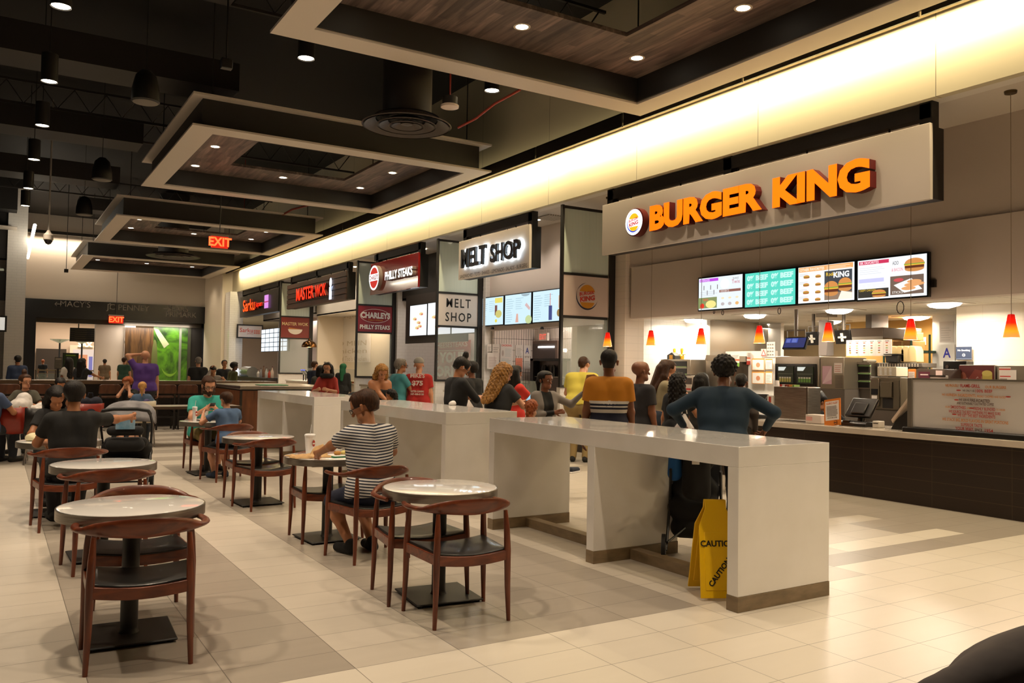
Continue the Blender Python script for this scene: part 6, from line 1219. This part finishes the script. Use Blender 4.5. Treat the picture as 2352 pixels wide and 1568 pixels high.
# bin cabinet with tray
x0=U(553,900,'Y',17.3).x; zt=U(553,886,'Y',17.3).z
t=T('bin_cabinet','wood sided waste cabinet with a steel top behind the bearded man','cabinet',(x0,17.3,0)); WD=noisy('#5a3018','#84502c',(1,1,.15),14,.4,name='laminate_wood')
BW('cabinet_body',(x0,17.3,.08),(x0+1.9,19.8,zt-.1),WD,t); BW('steel_top',(x0-.03,17.25,zt-.07),(x0+1.95,19.85,zt),STEEL,t,bev=.01); BW('dark_band',(x0+.01,17.32,zt-.1),(x0+1.88,19.78,zt-.07),BLK,t); BW('corner_trim',(x0-.012,17.288,.08),(x0+.03,17.33,zt-.08),BLK,t); BW('plinth',(x0+.03,17.33,0),(x0+1.87,19.7,.08),BLK,t)
p=U(600,884,'Z',zt+.01); t=T('food_tray','green plastic tray lying on the waste cabinet','tray',(x0+.75,17.75,zt)); O('tray_rim',G().prism([(-.3,-.2),(.3,-.2),(.3,.2),(-.3,.2)],0,.02,'Z'),M('#127a44',.35),t,bev=.01); O('tray_floor',G().box((-.27,-.17,.02),(.27,.17,.023)),M('#188a50',.35),t,smooth=0)
# wood tables and shell chairs at the left
def wtable(x0,y0,x1,y1,label):
    t=T('wood_table',label,'table',((x0+x1)/2,(y0+y1)/2,0),0,'dark edged dining tables'); BW('tabletop',(x0,y0,.70),(x1,y1,.745),M('#cfc6ba',.15),t); BW('edge_band',(x0-.01,y0-.012,.695),(x1+.01,y0,.748),M('#4a3828',.4),t)
    for x in (x0+.05,x1-.11):
        for y in (y0+.04,y1-.1): BW('leg',(x,y,0),(x+.06,y+.06,.70),BLK,t)
wtable(-.9,15.3,1.15,16.1,'dark edged dining table at the far left with a white bag on it'); wtable(2.3,16.55,4.1,17.3,'dining table between the blonde child and the ginger haired person')
def shell(x,y,rz,col,label):
    t=T('shell_chair',label,'chair',(x,y,0),math.radians(rz),'moulded shell chairs'); m=M(col,.35)
    vs=[];fs=[]; prof=[(.22,.445),(.12,.43),(-.05,.43),(-.17,.45),(-.21,.52),(-.225,.66),(-.235,.84)]
    for i,(yy,zz) in enumerate(prof):
        wd=.215 if i<5 else .205
        for u in (-1,-.5,0,.5,1): vs.append((u*wd,yy+.02*abs(u)*(1 if i>3 else 0),zz+.012*u*u))
    for i in range(6):
        for j in range(4): a=i*5+j; fs.append((a,a+1,a+6,a+5))
    o=O('shell',G().add(vs,fs),m,t,smooth=60); md=o.modifiers.new('s','SOLIDIFY'); md.thickness=.014
    for sx in (-1,1):
        for sy in (-1,1): O('leg',G().tube([(sx*.2,sy*.2,0),(sx*.17,sy*.15,.43)],.011,8),CHROME,t)
def sx(px,Y): return U(px,950,'Y',Y).x
shell(sx(30,14.9),14.9,-6,'#8c2412','red shell chair at the left edge of the picture'); shell(sx(94,14.6),14.6,-4,'#1a1614','black shell chair with its back to the camera at the left background'); shell(sx(205,16.0),16.0,0,'#8c2412','red shell chair carrying the navy backpack'); shell(PD(333,15.6)[0],PD(333,15.6)[1],-8,'#cbbfa6','cream shell chair the blonde child sits on')
shell(.49,16.9,180,'#8c2412','red shell chair of the woman in the grey green shirt'); shell(1.0,16.85,180,'#1a1614','black shell chair of the person in the dark red shirt')
a,b=PD(303,17.75); shell(a,b,165,'#cbbfa6','cream shell chair of the ginger haired person')
# backpack
c=U(207,932,'Y',15.95); t=T('backpack','navy backpack with a white swoosh mark standing on a red chair','backpack',(c.x,15.95,.46)); NV=cloth('#15192a')
S_=SDF(.016); S_.cap((-.09,0,.14),(-.09,0,.40),.12,.10,.05).cap((.09,0,.14),(.09,0,.40),.12,.10,.05); S_.cap((0,-.10,.13),(0,-.10,.24),.12,.10,.04); S_.mesh('bag_body',NV,t)
O('top_handle',G().tube([(-.04,0,.50),(-.03,0,.56),(.03,0,.56),(.04,0,.50)],.01,6),NV,t); A=Art((-.06,.06,.12,.2),-.225,'-Y'); A.arc(.5,.35,.45,.4,.35,'#d8d8dc',20,200); A.arc(.5,.7,.45,.35,.4,'#d8d8dc',200,350); O('mark',A.g,A.ms,t,smooth=0,fix=False)
# white bag on the table, purple bag
def lump(name,label,cat,p,rs,col,seed=1,r=.6):
    t=T(name,label,cat,p); S_=SDF(.012); rr=random.Random(seed)
    for i in range(9): a=rr.random()*6.28; q=rr.random(); S_.sph((math.cos(a)*rs[0]*q,math.sin(a)*rs[1]*q,rs[2]*(.25+.6*rr.random()*(1-q))),rs[2]*(.28+.15*rr.random()),.05)
    S_.cuts.append(lambda G_: .002-G_[...,2]); S_.noise=(.004,60); S_.mesh('crumpled_body',M(col,r),t); return t
c=U(55,938,'Y',15.6); lump('plastic_bag','crumpled white plastic bag on the far left table','bag',(c.x,15.6,.745),(.16,.12,.26),'#d8d2cc',3); c=U(92,938,'Y',15.6); lump('plastic_bag','smaller white bag beside the crumpled white one','bag',(c.x,15.55,.745),(.2,.12,.12),'#d8d2cc',5)
c=U(238,915,'Y',16.8); lump('purple_bag','purple bag lying on the dining table edge','bag',(2.45,16.9,.745),(.14,.1,.12),'#30205a',7)
# things on the tables
TZ=.744
def cupo(x,y,z,label,h=.13,r=.042,logo=None,straw=True,col=None):
    t=T('drink_cup',label,'cup',(x,y,z)); O('cup_body',G().lathe([(1e-4,0),(r*.72,0),(r,h),(1e-4,h)],n=24),col or M((.82,.8,.78),.4),t); O('lid',G().lathe([(r*1.05,h-.006),(r*1.05,h+.006),(r*.85,h+.014),(1e-4,h+.014)],n=24),M((.85,.85,.85),.3),t)
    if straw: O('straw',G().tube([(0,0,h),(.012,0,h+.10)],.0035,6),M('#d8d8d8',.4),t)
    if logo: A=Art((-.018,.018,h*.35,h*.75),-r*.98,'-Y'); A.el(.5,.55,.5,.45,'#a83020'); A.r(.1,.42,.9,.62,'#e0d8d0'); O('print',A.g,A.ms,t,smooth=0,fix=False,rz=.5)
cupo(2.50,7.56,TZ,"large white drink cup on the striped shirt man's table",.165,.048,True); cupo(2.42,12.35,TZ,'white bottle shaped cup at the left of the boy\'s table',.19,.034,True); cupo(2.62,12.62,TZ,'clear drink cup with a straw between the bearded man and the boy',.12,.04,False,True,M((.7,.75,.78),.1))
# crumpled kraft bag
t=T('kraft_bag','flattened brown paper bag on the striped shirt man\'s table','paper bag',(2.40,7.27,TZ)); KR=noisy('#b08a58','#cfa874',(1,1,1),14,.75,bump=.4)
vs=[];fs=[]; n=22; rr=random.Random(4)
for i in range(n+1):
    for j in range(n+1):
        u=i/n*2-1; v=j/n*2-1; hgt=.004+.085*math.exp(-((u-.45)**2/.09+(v-.0)**2/.16))+.075*math.exp(-((u-.75)**2/.02+(v-.3)**2/.10))+.010*abs(math.sin(u*7+v*3))+.006*rr.random()
        ed=max(abs(u),abs(v)); vs.append((u*.17+.015*math.sin(v*5),v*.13+.02*math.sin(u*4),hgt*(1 if ed<.95 else .2)))
for i in range(n):
    for j in range(n): a=i*(n+1)+j; fs.append((a,a+n+1,a+n+2,a+1))
o=O('crumpled_sheet',G().add(vs,fs),KR,t,smooth=25,fix=False); 
def tray(x,y,label,rz=0,col='#14653a',food=True):
    t=T('food_tray',label,'tray',(x,y,TZ),rz); O('tray_body',G().box((-.17,-.12,0),(.17,.12,.012)),M(col,.35),t,bev=.01); O('paper_liner',G().box((-.15,-.10,.012),(.15,.10,.014)),PAPER,t,smooth=0)
    if food:
        for k in range(3): O('food',G().ell((-.08+.07*k,.01*k,.03),(.035,.03,.02),12,8),M(('#b8843c','#d8c878','#a03a24')[k],.7),t)
tray(2.72,7.22,"green tray with food in front of the striped shirt man",.1); tray(2.66,12.55,'dark tray in front of the bearded man',.1,'#241c18')
for x,y,c,l in ((.36,9.78,'#d8cfa8','small white food tub at the left of the man in black'),(.45,9.92,'#b87850','snack wrapper pile behind the food tub'),(.86,9.86,'#b8a8a0','crumpled foil and papers at the right of the man in black')): lump('food_container',l,'food',(x,y,TZ),(.05,.04,.07),c,int(x*100))
lump('napkin','scrap of white napkin on the middle island','napkin',tuple(U(1040,930,'Z',1.071)),(.05,.04,.035),'#e0dcd8',9)
c=U(765,889,'Z',1.07); lump('napkin','white napkins in the hands of the red sweater woman','napkin',(c.x,c.y,1.071),(.08,.05,.06),'#e0d8d4',11)
# strollers
BKF=cloth('#131315')
def wheel(t,x,y,r,w=.04): 
    g=G(); g.T=Matrix.Translation((x,y,r)); g.lathe([(r*.72,-w/2),(r,-w/2),(r,w/2),(r*.72,w/2),(r*.72,-w/2)],n=22,axis='X'); O('wheel',g,M('#101010',.6),t); g=G(); g.T=Matrix.Translation((x,y,r)); g.lathe([(1e-4,-.02),(r*.4,-.02),(r*.4,.02),(1e-4,.02)],n=14,axis='X'); O('wheel_hub',g,M('#8a8a8a',.3,.7),t)
cs=PD(297,9.75); t=T('stroller','black stroller with a grey hood facing the man in black','stroller',(cs[0],cs[1],0),math.radians(ang(297)-4))
FR=M('#1a1a1c',.4)
for s in (-1,1):
    O('frame_tube',G().tube([(s*.24,.38,.12),(s*.25,.1,.48),(s*.27,-.15,.86),(s*.25,-.26,.97)],.014,8).tube([(s*.24,-.36,.10),(s*.25,.05,.52)],.014,8),FR,t); wheel(t,s*.26,.38,.12); wheel(t,s*.24,-.36,.09)
O('handlebar',G().tube([(-.25,-.26,.97),(-.23,-.33,1.01),(-.12,-.37,1.03),(.12,-.37,1.03),(.23,-.33,1.01),(.25,-.26,.97)],.021,10),M('#0e0e0f',.5),t)
O('axle',G().tube([(-.26,.38,.12),(.26,.38,.12)],.012,6).tube([(-.24,-.36,.10),(.24,-.36,.10)],.012,6),FR,t)
S_=SDF(.013); S_.cap((-.17,.15,.50),(.17,.15,.50),.10,.10,.05).cap((-.17,-.02,.56),(.17,-.02,.56),.10,.10,.06).cap((-.17,-.16,.64),(.17,-.16,.64),.06,None,.06); S_.mesh('seat',BKF,t)
S_=SDF(.013); S_.cap((-.13,-.26,.62),(.13,-.26,.62),.075,None,.03).cap((-.14,-.27,.78),(.14,-.27,.78),.055,None,.03); S_.mesh('rear_pocket',BKF,t)
O('foot_tray',G().box((-.24,-.36,.40),(.24,-.18,.44)),M('#8a8680',.3,.6),t,bev=.02); O('lower_shell',G().box((-.25,-.30,.34),(.25,.1,.40)),FR,t,bev=.02)
O('wipes_pack',G().box((-.10,-.345,.80),(.10,-.325,.91)),noisy('#5a90b8','#a8c8dc',(3,3,3),4,.4),t,bev=.006)
# hood as a ribbed canopy shell
vs=[];fs=[]
for i in range(13):
    a=math.radians(15+150*i/12)
    for j in range(15):
        b_=math.radians(12*j-84+0); rr_=.30*(1-.025*(i%2)); vs.append((math.sin(b_)*rr_*1.0,.28-math.cos(a)*rr_*1.1*math.cos(b_)**.6 if math.cos(b_)>0 else .28,.80+math.sin(a)*rr_*max(math.cos(b_),0)**.5))
for i in range(12):
    for j in range(14): a=i*15+j; fs.append((a,a+1,a+16,a+15))
o=O('hood',G().add(vs,fs),noisy('#5e5c60','#8c8a8c',(1,1,1),6,.8,bump=.2),t,smooth=60,fix=False); md=o.modifiers.new('s','SOLIDIFY'); md.thickness=.01
bt=person('sleeping baby with dark hair lying in the black stroller, bare feet out',*PD(297,9.78),ang(297)+176,.80,z=.54,pose='sit',lean=-38,seatz=.04,knee=(.2,.34),feet=((.0,.05),(.0,.05)),top='#3a3438',bot='#2a2a30',leg='short',shoe='#a86a54',skin='pale',hair='short',vox=.0078,head=(0,10,0))[0]
t=T('stroller','black stroller folded hood behind the middle island next to the tank top woman','stroller',(*PD(838,14.2),0),math.radians(ang(838)))
S_=SDF(.016); S_.cap((-.16,0,.95),(.16,0,.95),.17,None,.05).cap((-.16,.1,.7),(.16,.1,.7),.15,None,.06); S_.cuts.append(lambda G_: np.minimum(G_[...,1]-.05,1.02-G_[...,2])*0-1); S_.mesh('hood',BKF,t); O('hood_rim',G().tube([(-.3*math.cos(a),-.06,.92+.2*math.sin(a)) for a in [i*.314 for i in range(11)]],.012,6),M('#8a8a8c',.4),t)
for s in (-1,1): O('frame_tube',G().tube([(s*.22,-.3,.12),(s*.22,.2,.9)],.014,6),FR,t); wheel(t,s*.23,-.3,.12); wheel(t,s*.23,.3,.12)
# stroller of the man in the blue sweater, seen below the island
a,b=PD(1600,7.1); t=T('stroller','black umbrella stroller loaded with bags seen under the nearest island','stroller',(a,b,0),math.radians(ang(1600)))
for s in (-1,1):
    O('frame_tube',G().tube([(s*.23,-.30,.10),(s*.21,.0,.45),(s*.2,.18,.98)],.012,8).tube([(s*.23,.34,.10),(s*.21,.0,.5),(s*.2,-.25,.75)],.012,8),FR,t); wheel(t,s*.25,-.30,.115,.03); wheel(t,s*.25,.34,.115,.03)
O('cross_tube',G().tube([(-.22,-.28,.16),(.22,.30,.45)],.009,6).tube([(.22,-.28,.16),(-.22,.30,.45)],.009,6),FR,t)
S_=SDF(.012); S_.cap((-.13,.0,.40),(.13,.0,.40),.10,None,.05).cap((-.14,.08,.55),(.14,.1,.85),.07,None,.07).cap((-.12,-.02,.24),(.12,-.02,.24),.085,None,.04).cap((.14,.08,.55),(-.14,.1,.85),.07,None,.07); S_.mesh('seat',BKF,t)
S_=SDF(.012); S_.cap((-.03,-.16,.58),(-.03,-.16,.85),.085,.07,.04).cap((.05,-.14,.55),(.05,-.14,.80),.075,.07,.04); S_.mesh('hanging_bag',cloth('#0e0e10'),t); S_=SDF(.012); S_.cap((-.17,-.12,.70),(-.17,-.12,.92),.06,.05,.04); S_.mesh('blue_blanket',cloth('#1c5aa0'),t)
O('care_label',G().box((-.03,-.27,.80),(.03,-.262,.93)),PAPER,t,smooth=0)
# sneakers poking out past the island foot
c=U(1318,1082,'Z',.02); t=T('sneaker','dark sneaker with a white sole seen between the island legs','shoe',(c.x,c.y,0),.4); S_=SDF(.008); S_.cap((-.1,0,.05),(.11,0,.04),.045,.036,.02); S_.cuts.append(lambda G_: .022-G_[...,2]); S_.mesh('upper',cloth('#1c2230'),t); O('sole',G().prism([(-.15,-.04),(.13,-.035),(.15,0),(.13,.035),(-.15,.04)],0,.025,'Z'),PAPER,t,bev=.006)
# dark jacket shoulder in the lower right foreground
c=PD(2330,1.02); t=T('dark_jacket','blurred dark grey jacket draped at the lower right corner, closest to the camera','jacket',(c[0]+.05,c[1]-.02,.80)); S_=SDF(.012); a=U(2352,1545,'X',t.location.x)-t.location
S_.cap(tuple(UD(2150,1625,1.05)-t.location),tuple(UD(2420,1545,1.05)-t.location),.035,.06,.03).cap(tuple(UD(2300,1640,1.1)-t.location),tuple(UD(2480,1600,1.1)-t.location),.06,.09,.05).cap(tuple(UD(2350,1640,1.1)-t.location),tuple(UD(2350,1640,1.1)-t.location-Vector((0,0,.6))),.09,.1,.05); S_.mesh('draped_cloth',noisy('#5a5456','#7c7470',(1,1,1),8,.85,bump=.3),t)
# --------------- beyond the portal
Yw=YE+.8
x0,x1,z0,z1=rY(288,742,428,880,Yw); t=T('leaf_mural','large green leaf photo mural behind glass in the right half of the portal','mural',((x0+x1)/2,Yw,0)); GM=noisy('#0f2a10','#5c9a1c',(.5,1,.35),2.2,.3,detail=6,dist=2.5,name='leaf_print'); BRN=noisy('#2a1a0c','#6a4a28',(3,1,.3),3,.4,detail=5,dist=1,name='trunk_print')
xm=U(352,800,'Y',Yw).x; BW('leaf_panel',(xm,Yw,0),(x1,Yw+.06,z1+.1),GM,t); BW('trunk_panel',(x0,Yw,0),(xm,Yw+.06,z1-.2),BRN,t)
a=Art((x0,x1,0,z1),Yw-.01,'-Y'); a.poly([(.44,.95),(.52,.93),(.7,.72),(.62,.66),(.5,.84)],'#a8b088'); a.el(.47,.42,.05,.36,'#5c6430'); a.r(.86,.0,.9,1,'#7a8070'); a.arc(.72,.45,.14,.2,.2,'#7aac30',200,330); a.el(.75,.08,.12,.1,'#0c3c18'); a.done('print',t)
BW('glass_mullion',(x1,Yw-.05,0),(x1+.15,Yw+.05,z1+.1),M('#4a4c40',.3,.5),t); light('AREA',((x0+x1)/2,Yw-.6,z1-.1),60,NEUT,3,.3,aim=(0,.6,-1))
xx0=x1+.15; xx1=U(470,800,'Y',Yw).x; S('wall_mall_3',G().box((xx0,Yw,0),(xx1+.3,Yw+.1,4)),M('#1a140e',.6),smooth=0)
S('wall_mall_4',G().box((x0-1.3,Yw+.15,0),(x0,Yw+.5,4.4)),M((.70,.60,.50),.5),smooth=0)
# header inside the portal
xa,xb,za,zb2=rY(83,722,468,732,YE); S('trim_5',G().box((xa,YE+.5,U(83,738,'Y',YE).z),(xb,YE+.8,zo+.1)),M('#3a342c',.4,.5),smooth=0)
R=rY(161,752,248,786,50); t=T('directory_board','dark hanging mall directory board with rows of text','sign',((R[0]+R[1])/2,50,R[2])); BW('board',(R[0],50,R[2]),(R[1],50.1,R[3]),M('#15110d',.4),t); a=Art(R,49.99,'-Y'); [a.r(.02,.1+.15*i,.98,.115+.15*i,'#6a5c44') for i in range(6)]; a.lines(.12,.05,.45,.95,6,'#4a4030',.3); a.lines(.55,.05,.9,.95,6,'#4a4030',.3); a.done('print',t)
for u in (.22,.8): x=R[0]+(R[1]-R[0])*u; OW('hanger_rod',G().cyl((x,50.05,R[3]),(x,50.05,4.4),.03,n=6),M('#15110d',.4),t)
# store with lit letters
Ys=65.8
R=cY(196,791,34,12,Ys-.3); t=T('store_sign','glowing cream store letters far beyond the portal','sign',((R[0]+R[1])/2,Ys-.3,R[2])); a=Art(R,Ys-.3,'-Y',e=1.6); a.t('SAX',0,0,1,1,'#fff0c0',bold=.05); a.done('lettering',t); BW('sign_rail',(R[0],Ys-.28,R[2]-.05),(R[1],Ys-.1,R[2]),M('#8a7a60',.5),t)
R=rY(168,802,232,875,Ys-.2); t=T('shop_window','bright pink and purple shop window beyond the portal','shop window',((R[0]+R[1])/2,Ys-.2,0)); a=Art((R[0],R[1],0,R[3]),Ys-.2,'-Y',e=.8); a.r(0,0,1,1,'#e8d0c0'); a.r(.15,.2,.5,.85,'#e08a5c'); a.r(.55,.2,.68,.8,'#6a68b0'); a.r(.7,.2,1,.8,'#d8ccd0'); a.el(.85,.55,.1,.12,'#8a70b0'); a.done('display',t); BW('frame',(R[0]-.2,Ys-.15,0),(R[1]+.2,Ys-.05,R[3]+.3),M('#e8dccc',.5),t)
R=rY(83,800,150,880,Ys-.2); S('wall_mall_5',G().box((R[0],Ys-.25,0),(R[1],Ys-.1,R[3])),M('#2a1e14',.5),smooth=0)
def kiosk(px0,py0,px1,py1,Y,label,paint):
    R=rY(px0,py0,px1,py1,Y); t=T('standing_poster',label,'sign',((R[0]+R[1])/2,Y,0)); BW('panel',(R[0],Y,max(R[2],.4)),(R[1],Y+.08,R[3]),M('#1c1c18',.5),t); BW('stand',(R[0]+.1,Y+.02,0),(R[0]+.2,Y+.06,R[3]-.1),BLK,t); a=Art((R[0],R[1],max(R[2],.4),R[3]),Y-.01,'-Y'); paint(a); a.done('print',t)
kiosk(144,810,180,845,52,'green topped standing poster beyond the portal',lambda a:(a.r(.05,.05,.95,.95,'#24341c'),a.r(.2,.8,.8,.88,'#7a9a30'))); kiosk(126,820,142,847,47,'small pale standing sign beyond the portal',lambda a:(a.r(.05,.05,.95,.95,'#7a7468'),a.lines(.1,.1,.9,.8,5,'#5a544c'),a.r(.1,.8,.9,.9,'#b0a898')))
t=T('glass_railing','glass balcony railing beyond the portal','railing',(3,48,0)); xr0=U(80,860,'Y',48).x; xr1=U(300,860,'Y',48).x; BW('handrail',(xr0,48,1.05),(xr1,48.06,1.12),M('#b8a888',.3,.6),t); BW('mid_rail',(xr0,48.01,.92),(xr1,48.05,.95),M('#b8a888',.3,.6),t); BW('glass_pane',(xr0,48.02,.1),(xr1,48.03,.92),CLR,t)
for i in range(6): x=xr0+(xr1-xr0)*i/5; BW('post',(x,47.99,0),(x+.05,48.07,1.1),M('#6a6050',.3,.6),t)
for px in (137,188,256,275):
    x=U(px,800,'Y',55).x; t=T('torch_lamp_post','dark post with a shallow glass bowl beyond the portal','lamp',(x,55,0),0,'bowl topped lamp posts beyond the portal'); O('post',G().cyl((0,0,0),(0,0,2.6),.05,n=8),M('#15130f',.5),t); O('bowl',G().lathe([(.06,2.6),(.5,2.78),(.52,2.82),(.08,2.66)],n=20),M('#8a9480',.2,a=.7),t)
R=rY(265,790,272,860,60); t=T('stacked_light_column','column of small glowing panes far beyond the portal','lamp',(R[0],60,0)); 
for i in range(5): BW('glow_pane',(R[0],60,1.2+i*.45),(R[1]+.3,60.1,1.5+i*.45),M('#ffe8c0',.5,e=2.2),t)
BW('column_frame',(R[0]-.05,60.1,0),(R[1]+.35,60.2,3.6),BLK,t)
